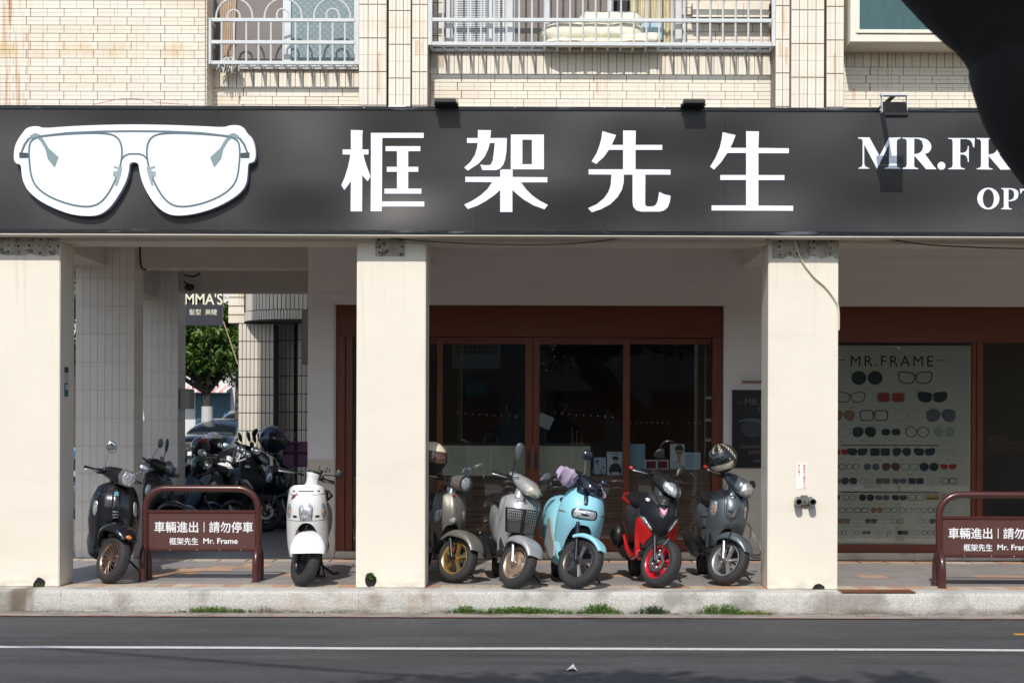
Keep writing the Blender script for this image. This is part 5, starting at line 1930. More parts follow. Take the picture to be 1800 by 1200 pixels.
# scraps on the road
def scrap(px, py, L_, label, m):
    d = F * (H0 - RZ) / (py - TH * (px - VX) - VY) - D0
    x = px_x(px, d, py)
    M = MB()
    M.add([(x - L_, d - .04, RZ + .006), (x + L_ * .3, d - .06, RZ + .03), (x + L_ * .6, d + .03, RZ + .045), (x - L_ * .5, d + .04, RZ + .008)], [(0, 1, 2, 3)])
    M.add([(x + L_ * .3, d - .06, RZ + .03), (x + L_ * 1.4, d - .04, RZ + .005), (x + L_ * 1.2, d + .03, RZ + .006), (x + L_ * .6, d + .03, RZ + .045)], [(0, 1, 2, 3)])
    tag(M.obj('paper_scrap', m), label, 'litter')
scrap(1003, 1178, .035, 'crumpled white paper scrap lying on the road below the pale blue scooter', M_white)
tag(MB().box(px_x(1786, -1.75, 1100), px_x(1812, -1.75, 1100), -1.72, -1.66, RZ + .003, RZ + .008).obj('yellow_mark', mat('yellow_road_mark', srgb(205, 150, 60), .7, var=.2)), 'short yellow paint mark on the road at the right edge', 'road mark')
# overhead cable crossing above the street, throws a thin shadow on the road
oc = MB().tube([(-14.5, -10.0, 8.2), (-5.56, -11.36, 7.9), (-2.69, -12.55, 7.8), (3, -15.1, 8.1), (9, -18, 8.6)], 0.035, 6)
tag(oc.obj('overhead_cable', M_cable), 'black utility cable crossing high above the street', 'cable')

rr = random.Random(77)
db = MB()
for i in range(520):
    x = rr.uniform(-5.2, 5.2)
    y = -0.31 - abs(rr.gauss(0, .09))
    if y < -.62:
        continue
    a = rr.uniform(0, 6.28)
    l_, w_ = rr.uniform(.006, .022), rr.uniform(.003, .010)
    c_, s_ = math.cos(a), math.sin(a)
    z = RZ + .017 + rr.uniform(0, .004)
    db.add([(x - c_ * l_, y - s_ * l_, z), (x - s_ * w_, y + c_ * w_, z + .004), (x + c_ * l_, y + s_ * l_, z + .001), (x + s_ * w_, y - c_ * w_, z)], [(0, 1, 2, 3)])
o = db.obj('gutter_litter', mat('dry_leaf_litter', (.16, .11, .06), .9, var=.6, vscale=7))
tag(o, 'fine dry leaves and grit scattered along the gutter', 'litter')
o['kind'] = 'stuff'
# ================================================================== SCOOTERS
RAKE = R_(26)


class Surf:
    """front apron surface: rows (z, half width, y at centre, y at edge)"""
    def __init__(s, rows, p=2.4, ridge=0.0, rw=0.03):
        s.t = smooth_rows(rows, 6)
        s.p, s.ridge, s.rw = p, ridge, rw

    def hw(s, z):
        return max(0.01, interp(s.t, z)[0])

    def y(s, x, z):
        h, yf, ye = interp(s.t, z)
        u = min(1.0, abs(x) / h)
        return yf + (ye - yf) * u ** s.p - s.ridge * math.exp(-(x / s.rw) ** 2)


class Scooter:
    def __init__(s, name, label, px, y0, psi, lean, delta, paint, R=0.235, Y=None):
        d = (4107 / (y0 - TH * (px - VX) - VY) - D0) if Y is None else Y
        s.R, s.paint = R, paint
        s.root = thing(name, label, 'scooter', (px_x(px, d, 1020), d, 0.0), (0, R_(lean), R_(psi)), 'scooters parked in a row between the columns')
        s.root.rotation_mode = 'XYZ'
        s.delta = delta
        A = Matrix.Translation((0, 0, R))
        s.T = A @ Matrix.Rotation(R_(delta), 4, Vector((0, math.sin(RAKE), math.cos(RAKE)))) @ A.inverted()
        s.part_of = {}

    def part(s, nm, M, m, steer=False, parent=None, smooth=50):
        if steer:
            M.xf(s.T)
        return M.obj(nm, m, parent or s.root, smooth=smooth)

    # -------- wheels
    def wheel(s, cy=0.0, w=0.11, rim=M_alu, style='five', ns=5, steer=True, disc=False, Rr=None, hubr=0.035, side=-1, spread=0.0):
        R = s.R
        Rr = Rr or R * 0.69
        h = R - Rr
        c = (0, cy, R)
        M = MB()
        prof = [(-.30 * w, Rr - .006), (-.42 * w, Rr), (-.5 * w, Rr + .35 * h), (-.47 * w, Rr + .62 * h), (-.34 * w, R - .10 * h), (-.17 * w, R - .02 * h), (0, R),
                (.17 * w, R - .02 * h), (.34 * w, R - .10 * h), (.47 * w, Rr + .62 * h), (.5 * w, Rr + .35 * h), (.42 * w, Rr), (.30 * w, Rr - .006)]
        M.revolve(prof, c, 'X', 44)
        ty = s.part('wheel', M, M_rubber, steer)
        # tread grooves as thin dark bars set over the shoulder
        g = MB()
        for i in range(26):
            for sd in (-1, 1):
                a = 2 * math.pi * (i + (.5 if sd > 0 else 0)) / 26
                pts = []
                for k in range(4):
                    t = k / 3
                    off = sd * w * (0.06 + 0.36 * t)
                    rr_ = R + 0.0006 - (0.02 * h + 0.16 * h * t * t)
                    aa = a + 0.16 * t
                    pts.append((off, cy - rr_ * math.cos(aa), R + rr_ * math.sin(aa)))
                g.tube(pts, 0.0021, 4, caps=False)
        s.part('tread_grooves', g, M_black, steer, ty)['kind'] = 'stuff'
        M = MB()
        M.revolve([(-.40 * w, Rr + .006), (-.43 * w, Rr - .004), (-.36 * w, Rr - .016), (-.22 * w, Rr - .024), (.22 * w, Rr - .024), (.36 * w, Rr - .016), (.43 * w, Rr - .004), (.40 * w, Rr + .006)], c, 'X', 40)
        M.cyl((-.30 * w, cy, R), (.30 * w, cy, R), hubr, hubr, 20)
        M.cyl((-.42 * w, cy, R), (-.30 * w, cy, R), hubr * .55, hubr * .7, 16)
        for i in range(ns):
            a = 2 * math.pi * i / ns + 0.3
            da, db = Vector((0, -math.cos(a), math.sin(a))), Vector((0, math.sin(a), math.cos(a)))
            if style == 'five':
                w0, w1, x0, x1 = .017, .022, -.30 * w, -.34 * w
                rings = []
                for rr_, ww, xx in ((hubr * .7, w0, x0), ((hubr + Rr) / 2, w0 * .85, (x0 + x1) / 2), (Rr - .014, w1, x1)):
                    cc = Vector(c) + da * rr_
                    rings.append([cc + db * ww + Vector((xx + .03, 0, 0)), cc + db * ww * .6 + Vector((xx, 0, 0)), cc - db * ww * .6 + Vector((xx, 0, 0)), cc - db * ww + Vector((xx + .03, 0, 0))])
                M.loft(rings)
            elif style == 'vane':
                pts = []
                for k in range(6):
                    t = k / 5
                    rr_ = hubr * .8 + (Rr - .012 - hubr * .8) * t
                    aa = a + .42 * t
                    pts.append(Vector(c) + Vector((-.3 * w - .004 * t, 0, 0)) + Vector((0, -math.cos(aa), math.sin(aa))) * rr_)
                M.tube(pts, [.006, .0055, .005, .0055, .0065, .008], 5)
            elif style == 'split':
                for sg in (-1, 1):
                    pts = [Vector(c) + Vector((-.3 * w, 0, 0)) + da * (hubr * .8) + db * .006 * sg, Vector(c) + Vector((-.34 * w, 0, 0)) + da * (Rr - .015) + db * .016 * sg]
                    M.tube(pts, .008, 5)
                M.tube([Vector(c) + Vector((-.26 * w, 0, 0)) + da * (hubr * .8), Vector(c) + Vector((-.30 * w, 0, 0)) + da * (Rr - .015)], .012, 4)
            elif style == 'disc':
                pass
        if style == 'disc':
            M.revolve([(-.26 * w, .02), (-.34 * w, .05), (-.28 * w, .075), (-.30 * w, .10), (-.22 * w, .115), (-.18 * w, .06)], c, 'X', 30)
            for i in range(5):
                a = 2 * math.pi * i / 5
                cc = Vector(c) + Vector((-.30 * w, -math.cos(a) * .085, math.sin(a) * .085))
                M.cyl(cc, cc - Vector((.006, 0, 0)), .008, n=8)
            for i in range(3):
                a = 2 * math.pi * i / 3 + .5
                pts = [Vector(c) + Vector((-.22 * w, -math.cos(a) * r_, math.sin(a) * r_)) for r_ in (.09, Rr - .015)]
                M.tube(pts, [.03, .022], 6)
        rm = s.part('rim', M, rim, steer, ty, 35)
        if disc:
            D = MB()
            D.revolve([(-.46 * w, .098), (-.49 * w, .098), (-.49 * w, .062), (-.46 * w, .062)], c, 'X', 36)
            for i in range(12):
                a = 2 * math.pi * i / 12
                cc = Vector(c) + Vector((-.49 * w, -math.cos(a) * .08, math.sin(a) * .08))
                D.cyl(cc, cc - Vector((.001, 0, 0)), .005, n=6)
            s.part('brake_disc', D, M_alu, steer, ty, 35)
        return ty

    def fork(s, legs=((-.075, .020),), m=M_blackpl, top=0.62, boot=None, off=0.0):
        R = s.R
        for (x, r) in legs:
            yt = (top - R) * math.tan(RAKE)
            M = MB()
            M.tube([(x, off, R), (x, off + yt * .5, R + (top - R) * .5), (x, off + yt, top)], [r, r * .98, r * .9], 12)
            M.cyl((x - .025 * (1 if x > 0 else -1), 0, R), (x + .012 * (1 if x > 0 else -1), 0, R), r * 1.05, n=12)
            if boot:
                for i in range(5):
                    k = .70 + i * .05
                    M.tube([(x, off + yt * k, R + (top - R) * k), (x, off + yt * (k + .02), R + (top - R) * (k + .02))], r * boot, 12)
            s.part('fork_leg', M, m, True)

    def fender(s, t0, t1, tab, m=None, Rf=None, name='front_fender', steer=True, zoff=0.0, xoff=0.0, n=26, cap=0.010):
        """tab rows: (fraction along, half width, side drop, extra radius)"""
        Rf = Rf or s.R + 0.035
        tb = smooth_rows(tab, 5)
        rings = []
        for i in range(n + 1):
            k = i / n
            hw, drop, ex = interp(tb, k)
            t = R_(t0 + (t1 - t0) * k)
            e = Vector((0, -math.cos(t), math.sin(t)))
            ring = []
            m_ = 12
            for j in range(m_ + 1):
                q = -1 + 2 * j / m_
                x = hw * math.sin(q * math.pi / 2) ** 1 if True else 0
                rad = Rf + ex - drop * abs(q) ** 2.6
                ring.append(Vector((x + xoff, 0, s.R + zoff)) + e * rad)
            for j in range(m_, -1, -1):
                q = -1 + 2 * j / m_
                x = (hw - cap) * math.sin(q * math.pi / 2)
                rad = Rf + ex - cap - drop * abs(q) ** 2.6
                ring.append(Vector((x + xoff, 0, s.R + zoff)) + e * rad)
            rings.append(ring)
        return s.part(name, MB().loft(rings), m or s.paint, steer, None, 60)

    # -------- front apron
    def apron(s, S, ztop, zlow, arch, m=None, nu=30, nv=24, droop=0.0, dp=4, n_arch=4.0, name='front_apron', thick=0.022, zoutfn=None):
        s.S = S
        ua, za = arch
        M = MB()
        front, back = [], []
        for i in range(nu + 1):
            u = -1 + 2 * i / nu
            u = math.copysign(abs(u) ** 0.85, u)
            zb = zlow + (za - zlow) * (1 - min(1, abs(u) / ua) ** n_arch) if ua > 0 else zlow
            if zoutfn:
                zb = max(zb, zoutfn(u))
            zt = ztop - droop * abs(u) ** dp
            cf, cb = [], []
            for j in range(nv + 1):
                z = zb + (zt - zb) * j / nv
                x = u * S.hw(z)
                y = S.y(x, z)
                cf.append(Vector((x, y, z)))
                cb.append(Vector((x * .97, y + thick, z)))
            front.append(cf)
            back.append(cb)
        cols_ = [f + list(reversed(b)) for f, b in zip(front, back)]
        M.loft(cols_)
        return s.part(name, M, m or s.paint, False, None, 60)

    def patch(s, nm, outline, m, lift=0.006, dome=0.006, sub=True, sink=0.006, parent=None, k=1, S=None, steer=False, yfn=None):
        S = S or getattr(s, 'S', None)
        lp = chaikin(outline, k) if k else outline
        cx, cz = sum(p[0] for p in lp) / len(lp), sum(p[1] for p in lp) / len(lp)
        rings = []
        for sc, lf in ((1.0, -sink), (1.0, lift * .6), (.95, lift), (.65, lift + dome * .7), (.3, lift + dome), (0.02, lift + dome)):
            ring = []
            for (x, z) in lp:
                X, Z = cx + (x - cx) * sc, cz + (z - cz) * sc
                ring.append(Vector((X, (yfn(X, Z) if yfn else S.y(X, Z)) - lf, Z)))
            rings.append(ring)
        return s.part(nm, MB().loft(rings), m, steer, parent, 50)

    # -------- bars
    def bars(s, z=1.02, reach=0.33, back=0.03, drop=0.02, grip=0.115, inner=0.10, gm=M_blackpl, lever=M_alu, ends=None, y=None, rise=0.0, stems=True):
        yc = (z - s.R) * math.tan(RAKE) if y is None else y
        s.bz, s.by = z, yc
        for sd in (-1, 1):
            f = lambda x, dy=0, dz=0: (sd * x, yc + back * (x / reach) ** 2 * 2 + dy, z - drop * (x / reach) ** 2 + rise + dz)
            g = MB().tube([f(reach - grip), f(reach - grip * .5), f(reach)], .017, 12)
            for i in range(7):
                g.tube([f(reach - grip + .012 + i * .014), f(reach - grip + .016 + i * .014)], .0185, 12)
            go = s.part('grip', g, gm, True)
            if ends:
                s.part('grip_end', MB().tube([f(reach), f(reach + .022)], [.019, .014], 12), ends, True, go)
            s.part('handlebar', MB().tube([f(inner * .6), f(inner), f(reach - grip)], .013, 10).box(sd * (reach - grip - .035), sd * (reach - grip), yc - .02, yc + .025, z - .022, z + .022, .004), M_blackpl, True)
            s.part('brake_cable', MB().tube(smooth_rows([tuple(f(reach - grip - .03, -.03, .0)), tuple(f(reach - grip - .08, -.085, .035)), tuple(f(.11, -.06, .0)), tuple(f(.06, -.01, -.06)), tuple(f(.05, .0, -.12))], 5), .0042, 6), M_black, True)
            s.part('brake_lever', MB().tube([f(reach - grip - .03, -.03, -.002), f(reach - grip + .02, -.055, -.008), f(reach - .03, -.055, -.015), f(reach + .01, -.04, -.02)], [.008, .008, .0065, .008], 8), lever, True)

    def seam(s, pts, r=.0022):
        P_ = smooth_rows([tuple(p) for p in pts], 5)
        s.part('panel_gap', MB().tube([(x, s.S.y(x, z) - .0006, z) for x, z in P_], r, 4), M_black)

    def mirror(s, sd, pos, rx, rz, m=M_blackpl, stem=M_blackpl, base=None, tilt=0.0, kind='oval', yaw=0.0):
        """pos in unsteered local coordinates"""
        base = base or (sd * .16, s.by - .01, s.bz + .02)
        px_, py_, pz_ = pos
        p = Vector(pos)
        b = Vector(base)
        st = MB().tube([b, b + Vector((0, 0, .03)), b.lerp(p, .6) + Vector((sd * .012, 0, 0)), p + Vector((0, 0, -rz * .7))], [.007, .006, .005, .005], 8)
        so = s.part('mirror', st, stem, True)
        H = MB()
        e = {'oval': 1.0, 'square': .55, 'drop': 1.0}[kind]
        H.ball((0, 0, 0), rx, .022, rz, 20, 12, e)
        if kind == 'drop':
            for v in H.v:
                t = max(0.0, (v.z / rz + 1) / 2)
                v.x *= .30 + .95 * t ** .8 - 0.18 * t ** 3
        G = MB().ball((0, .006, 0), rx * .9, .0185, rz * .9, 20, 8, e)
        if kind == 'drop':
            for v in G.v:
                t = max(0.0, (v.z / rz + 1) / 2)
                v.x *= .30 + .95 * t ** .8 - 0.18 * t ** 3
        Mx = Matrix.Translation(p) @ Matrix.Rotation(R_(tilt), 4, 'Y') @ Matrix.Rotation(R_(yaw - s.delta * .8), 4, 'Z')
        s.part('mirror_housing', H.xf(Mx), m, True, so, 60)
        s.part('mirror_face', G.xf(Mx), M_mirror, True, so, 60)

    # -------- rest of the machine
    def rear(s, wb=1.28, m=None, seatm=None, sw=.15, sz=.80, bw=.19, muffler=True, seatcol=None, side=None):
        m = m or s.paint
        R = s.R
        body = [(.62, .50, .13, .13), (.72, .52, .17, .20), (.90, .55, bw, .20), (1.15, .60, bw, .17), (1.40, .66, bw * .8, .12), (1.58, .72, bw * .45, .07), (1.66, .74, .05, .04)]
        M = MB().loft([sring((0, y, zc), a, b, 24, .75) for y, zc, a, b in smooth_rows(body, 4)])
        s.part('rear_body', M, m, smooth=60)
        seat = [(.56, sz - .05, .06, .03), (.62, sz - .02, .11, .05), (.80, sz, sw, .055), (1.1, sz + .01, sw, .055), (1.35, sz + .05, sw * .9, .05), (1.5, sz + .05, sw * .6, .03)]
        s.part('seat', MB().loft([sring((0, y, zc), a, b, 22, .8) for y, zc, a, b in smooth_rows(seat, 4)]), seatm or M_blackpl, smooth=60)
        s.part('grab_rail', MB().tube([(-.13, 1.2, sz - .02), (-.17, 1.4, sz + .02), (-.12, 1.62, sz + .06), (0, 1.70, sz + .07), (.12, 1.62, sz + .06), (.17, 1.4, sz + .02), (.13, 1.2, sz - .02)], .013, 8), side or M_blackpl)
        s.part('floorboard', MB().box(-.17, .17, .30, .70, .26, .33, .02), M_blackpl)
        s.part('leg_shield', MB().loft([sring((0, .36, .35), .15, .04, 16, .7, 'XY'), sring((0, .36, .7), .17, .04, 16, .7, 'XY'), sring((0, .37, .9), .13, .04, 16, .7, 'XY')]), M_blackpl)
        s.part('engine_cover', MB().loft([sring((0, y, zc), a, b, 16, .8) for y, zc, a, b in ((.75, .30, .10, .06), (.95, .30, .14, .10), (1.25, .30, .15, .11), (1.4, .28, .10, .07))]), M_blackpl)
        s.part('tail_light', MB().ball((0, 1.66, .72), .07, .03, .03), M_red)
        s.wheel(cy=wb, steer=False, style='disc', ns=0, rim=M_blackpl)
        if muffler:
            s.part('muffler', MB().loft([sring((-.17, y, zc), a, a * 1.15, 16, .9) for y, zc, a in ((.85, .22, .03), (.95, .25, .055), (1.3, .32, .065), (1.5, .36, .055), (1.54, .37, .02))]), M_blackpl)

    def kickstand(s, x=.11, y=.62, out=.24):
        s.part('side_stand', MB().tube([(x, y, .25), (x + out * .55, y - .05, .12), (x + out, y - .10, .012), (x + out + .04, y - .06, .008)], [.012, .011, .010, .008], 8), M_blackpl)


def paint(name, col, rough=0.25, metal=0.0, coat=0.8, **k):
    return mat(name, col, rough, metal, coat, **k)


# ---- 1 black classic scooter by the left column
P_black = paint('black_scooter_paint', (0.010, 0.010, 0.013), .22, coat=.6)
P_bronze = mat('bronze_alloy', srgb(150, 128, 114), .32, metal=.85)
b = Scooter('scooter', 'glossy black classic scooter with oval chrome mirror beside the left column', 197, 1025, 17, 3, 31, P_black, .235)
b.wheel(rim=P_bronze, style='vane', ns=16, w=.115, hubr=.03)
b.fork(((.075, .02),), top=.45)
b.fender(40, 150, [(0, .08, .03, .0), (.2, .13, .06, .02), (.5, .155, .09, .04), (.8, .15, .07, .03), (1, .11, .04, 0)], zoff=.045)
S = Surf([(.20, .17, .36, .42), (.30, .20, .31, .40), (.45, .228, .25, .38), (.62, .240, .19, .36), (.80, .228, .20, .34), (.92, .18, .27, .35), (.975, .13, .31, .36)], 3.0, .012, .05)
b.apron(S, .975, .20, (.74, .56), droop=.05, dp=5)
b.seam([(-.05, .96), (-.062, .80), (-.058, .60)])
b.seam([(.05, .96), (.062, .80), (.058, .60)])
b.patch('horn_cover', [(-.035, .95), (.035, .95), (.045, .75), (.04, .60), (-.04, .60), (-.045, .75)], P_black, .012, .006)
b.patch('emblem', [(-.022, .885), (.022, .885), (.022, .845), (-.022, .845)], mat('teal_badge', srgb(90, 140, 160), .3), .021, .001, k=0)
for i in range(3):
    b.patch('vent', [(-.036, .695 - i * .028), (.036, .695 - i * .028), (.028, .680 - i * .028), (-.028, .680 - i * .028)], mat('grey_chrome_vent', (.25, .25, .25), .3, metal=.8), .022, .001, k=1)
for sd in (-1, 1):
    b.patch('turn_signal', [(sd * .170, .79), (sd * .200, .785), (sd * .212, .73), (sd * .215, .655), (sd * .192, .635), (sd * .173, .68)], M_lens, .006, .010)
me = text_mesh('Primavera', .03, 0, 'LEFT', .0005)
for v in me.vertices:
    x, z = -.172 + v.co.x * .68, .848 + v.co.y * .8
    v.co = (x, S.y(x, z) - .003 - v.co.z, z)
me.materials.clear(); me.materials.append(M_chrome)
o = bpy.data.objects.new('script_badge', me); COL.objects.link(o); o.parent = b.root
b.part('edge_trim', MB().tube([(-S.hw(z) * 1.0, S.y(S.hw(z), z) + .01, z) for z in [.25 + .06 * i for i in range(12)]], .008, 6), M_alu)
b.part('edge_trim', MB().tube([(S.hw(z) * 1.0, S.y(S.hw(z), z) + .01, z) for z in [.25 + .06 * i for i in range(12)]], .008, 6), M_alu)
b.bars(1.035, .33, .04, .0, inner=.1)
H = MB().loft([sring((0, y, z), a, bb, 24, .72) for y, z, a, bb in smooth_rows([(.16, 1.02, .03, .03), (.19, 1.02, .075, .065), (.26, 1.03, .115, .08), (.34, 1.045, .15, .075), (.42, 1.05, .17, .055), (.46, 1.05, .14, .03)], 3)])
hs = b.part('headset', H, P_black, True)
octa = [(-.05, .075), (.05, .075), (.075, .02), (.06, -.045), (.03, -.062), (-.03, -.062), (-.06, -.045), (-.075, .02)]
b.part('headlight_rim', MB().loft([[Vector((x * 1.22, .205, 1.025 + z * 1.22)) for x, z in octa], [Vector((x * 1.1, .155, 1.02 + z * 1.1)) for x, z in octa]]), mat('grey_bezel', (.35, .33, .32), .3, metal=.8), True, hs)
b.part('headlight', MB().loft([[Vector((x, .16, 1.02 + z)) for x, z in octa], [Vector((x * .9, .145, 1.02 + z * .9)) for x, z in octa], [Vector((x * .3, .135, 1.02 + z * .3)) for x, z in octa]]), M_lens, True, hs)
b.part('steering_neck', MB().tube([(0, .33, .88), (0, .37, 1.0)], [.06, .075], 16), P_black, True)
b.part('orange_reflector', MB().ball((-.045, -.235, .475), .032, .02, .020), M_amber, True)
b.mirror(-1, (-.20, .30, 1.29), .052, .062, M_chrome, M_chrome, tilt=-25)
b.mirror(1, (.26, .36, 1.20), .052, .055, M_chrome, M_chrome, tilt=60)
b.rear(m=P_black, bw=.235, sz=.79)
b.kickstand()

# ---- 2 white scooter
P_white = paint('white_scooter_paint', (0.70, 0.70, 0.685), .3, coat=.6)
w = Scooter('scooter', 'white boxy scooter with black mirror left of the middle column', 537, 1030, 4, -0.5, 34, P_white, .225)
w.wheel(rim=mat('black_steel_rim', (0.02, 0.02, 0.022), .35, metal=.4), style='disc', ns=3, w=.115, Rr=.125)
w.fork(((-.088, .022),), top=.50)
w.part('brake_hose', MB().tube([(-.09, -.02, .58), (-.12, -.05, .45), (-.12, -.03, .33), (-.09, -.01, .26)], .006, 6), M_black, True)
w.fender(24, 128, [(0, .160, .03, .0), (.2, .166, .05, .015), (.42, .135, .06, .04), (.6, .085, .05, .035), (.8, .05, .03, .035), (1, .035, .02, .03)], Rf=.275, zoff=.0, steer=False, xoff=.035)
S = Surf([(.24, .175, .26, .34), (.40, .198, .20, .31), (.60, .203, .12, .28), (.75, .196, .10, .26), (.88, .180, .13, .26), (.955, .165, .19, .28)], 4.5)
w.apron(S, .965, .26, (.82, .60), droop=.045, dp=8, n_arch=2.6)
w.seam([(-.19, .885), (-.12, .872), (0, .868), (.12, .872), (.19, .885)])
w.seam([(-.199, .63), (-.1, .622), (0, .62), (.1, .622), (.199, .63)])
w.patch('trim_strip', [(-.185, .918), (.185, .918), (.19, .893), (-.19, .893)], M_blackpl, .004, .0, k=0)
w.patch('headlight_frame', [(-.072, .79), (.072, .79), (.062, .64), (.052, .625), (-.052, .625), (-.062, .64)], M_chrome, .008, .0, k=1)
w.patch('headlight', [(-.064, .775), (.064, .775), (.054, .648), (.044, .635), (-.044, .635), (-.054, .648)], M_lens, .012, .012, k=1)
for sd in (-1, 1):
    w.patch('turn_signal', [(sd * .140, .79), (sd * .180, .79), (sd * .192, .65), (sd * .150, .64)], M_lens, .007, .004, k=1)
    w.patch('signal_bulb', [(sd * .153, .73), (sd * .173, .73), (sd * .175, .685), (sd * .155, .685)], mat('pale_orange_bulb', (0.7, 0.35, 0.2), .2, coat=.8), .013, .006, k=1)
    w.patch('intake', [(sd * .085, .672), (sd * .128, .677), (sd * .130, .655), (sd * .090, .650)], M_black, .003, .0, k=1)
w.patch('sticker', [(-.140, .872), (-.115, .868), (-.095, .885), (-.075, .888), (-.095, .868), (-.105, .845), (-.12, .838), (-.152, .810), (-.138, .838), (-.150, .842), (-.132, .855)], mat('dark_red_sticker', srgb(110, 45, 60), .4), .003, .0, k=0)
w.bars(1.045, .31, .02, .0, inner=.08)
w.part('steering_column', MB().loft([sring((0, y, z), a, bb, 24, .9, 'XY') for y, z, a, bb in smooth_rows([(.24, .94, .10, .07), (.27, .975, .065, .05), (.29, 1.02, .058, .05), (.30, 1.07, .066, .06), (.30, 1.085, .062, .058)], 3)]), P_white, True)
w.part('meter_cover', MB().loft([sring((0, .30, 1.085), .066, .06, 20, .9, 'XY'), sring((0, .30, 1.102), .062, .058, 20, .9, 'XY'), sring((0, .30, 1.108), .04, .04, 20, .9, 'XY')]), M_blackpl, True)
ph = MB().box(.02, .11, .24, .27, 1.12, 1.128, .002)
for xx, zz in ((.02, 1.155), (.105, 1.165), (.135, 1.16)):
    ph.tube([(xx, .25, 1.125), (xx, .25, zz)], .004, 6).ball((xx, .25, zz), .007)
ph.tube([(.06, .25, 1.125), (.06, .28, 1.05)], .012, 8)
w.part('phone_holder', ph, M_blackpl, True)
w.mirror(1, (.335, .42, 1.145), .035, .042, M_blackpl, M_blackpl, kind='square', tilt=12)
w.rear(m=P_white, bw=.19, sz=.79)
w.part('centre_stand', MB().tube([(-.08, .95, .2), (-.12, .95, .012), (.12, .95, .012), (.08, .95, .2)], .014, 8), M_blackpl)
w.part('kick_lever', MB().tube([(.1, .9, .12), (.22, .75, .05), (.28, .74, .06)], .014, 8), M_blackpl)

# ---- 3 bronze grey scooter with gold wheel, partly behind the middle column
P_bron = paint('bronze_grey_metallic', srgb(122, 118, 111), .40, metal=.35, coat=.15)
P_gold = mat('gold_alloy', srgb(196, 166, 108), .32, metal=.8)
g = Scooter('scooter', 'bronze grey scooter with gold five spoke wheel right of the middle column', 802, 1024, 20, 3, 33, P_bron, .235)
g.wheel(rim=P_gold, style='five', ns=5, w=.12, disc=False)
g.part('brake_caliper', MB().box(-.075, -.045, .02, .07, .27, .33, .006), M_red, True)
g.fork(((-.085, .022),), top=.46)
g.fender(24, 142, [(0, .10, .02, .015), (.25, .125, .05, .025), (.5, .14, .08, .03), (.75, .135, .06, .02), (1, .11, .03, .01)], Rf=.258)
S = Surf([(.22, .13, .36, .42), (.40, .17, .28, .40), (.58, .185, .22, .38), (.72, .18, .22, .36), (.84, .155, .27, .36), (.905, .11, .32, .38)], 2.2, .018, .035)
g.apron(S, .905, .20, (.70, .56), droop=.04, dp=5)
g.patch('round_lamp', circ(0, .60, .038, .032, 16), M_lens, .010, .010, k=0)
for sd in (-1, 1):
    g.patch('turn_signal', [(sd * .105, .71), (sd * .155, .70), (sd * .165, .60), (sd * .155, .57), (sd * .120, .60)], M_lens, .006, .008, k=2)
g.patch('red_emblem', [(-.02, .855), (.02, .855), (.012, .845), (-.012, .845)], M_red, .020, .001, k=0)
g.bars(.98, .32, .05, .0, inner=.1)
g.part('headset', MB().loft([sring((0, y, z), a, bb, 24, .9) for y, z, a, bb in smooth_rows([(.155, .985, .075, .078), (.17, .985, .082, .085), (.25, .985, .08, .08), (.33, .975, .095, .06), (.40, .97, .12, .045), (.43, .97, .08, .03)], 3)]), P_bron, True)
g.part('headlight_rim', MB().revolve([(.150, .085), (.165, .087), (.165, .07), (.150, .072)], (0, 0, .985), 'Y', 32), mat('dark_bezel', (.12, .12, .12), .35, metal=.8), True)
g.part('headlight', MB().ball((0, .165, .985), .073, .03, .073, 24, 12), M_lens, True)
g.part('steering_neck', MB().tube([(0, .32, .86), (0, .33, .94)], [.045, .05], 14), M_alu, True)
g.part('flyscreen_bracket', MB().tube([(-.05, .2, 1.06), (-.05, .19, 1.13), (.06, .19, 1.14), (.05, .2, 1.06)], .006, 6).ball((.03, .19, 1.15), .03, .01, .015), M_chrome, True)
g.rear(m=P_bron, bw=.165, sz=.76)
g.kickstand()
# helmet sitting on its seat, half hidden by the column
hl = Vector(g.root.location)

# ---- 4 silver scooter with wire basket
P_silv = paint('silver_metallic', srgb(165, 166, 166), .42, metal=.3, coat=.3, var=.08, vscale=10)
s4 = Scooter('scooter', 'silver scooter with black wire basket and long grey mirror', 905, 1034, 9, 7, 33, P_silv, .235)
s4.wheel(rim=mat('tan_steel_rim', srgb(175, 150, 128), .4, metal=.6), style='disc', ns=3, w=.11, Rr=.155)
s4.fork(((-.07, .026),), m=M_alu, top=.46)
s4.fender(26, 142, [(0, .09, .03, .0), (.25, .12, .05, .01), (.5, .14, .08, .015), (.8, .13, .06, .01), (1, .10, .03, 0.0)], Rf=.256)
S = Surf([(.22, .14, .36, .42), (.40, .17, .28, .40), (.58, .19, .20, .37), (.72, .20, .18, .34), (.82, .19, .22, .34), (.885, .14, .29, .36)], 2.6, .01, .06)
s4.apron(S, .885, .20, (.70, .53), droop=.04, dp=5)
s4.patch('inner_fairing', [(-.12, .54), (.12, .54), (.13, .47), (.08, .43), (-.08, .43), (-.13, .47)], M_blackpl, -.02, .0)
s4.seam([(-.15, .87), (-.165, .75), (-.175, .60)])
s4.seam([(.15, .87), (.165, .75), (.175, .60)])
s4.patch('key_emblem', circ(.02, .845, .013, .013, 12), M_blackpl, .008, .002, k=0)
s4.patch('emblem', circ(.0, .815, .055, .018, 16), M_alu, .006, .002, k=0)
s4.bars(.99, .32, .05, .0, inner=.09)
hd = s4.part('headset', MB().loft([sring((0, y, z), a, bb, 24, .8) for y, z, a, bb in smooth_rows([(.12, .94, .035, .03), (.15, .945, .075, .055), (.22, .96, .105, .075), (.31, .985, .12, .07), (.40, 1.03, .15, .04), (.44, 1.045, .14, .02)], 3)]), P_silv, True)
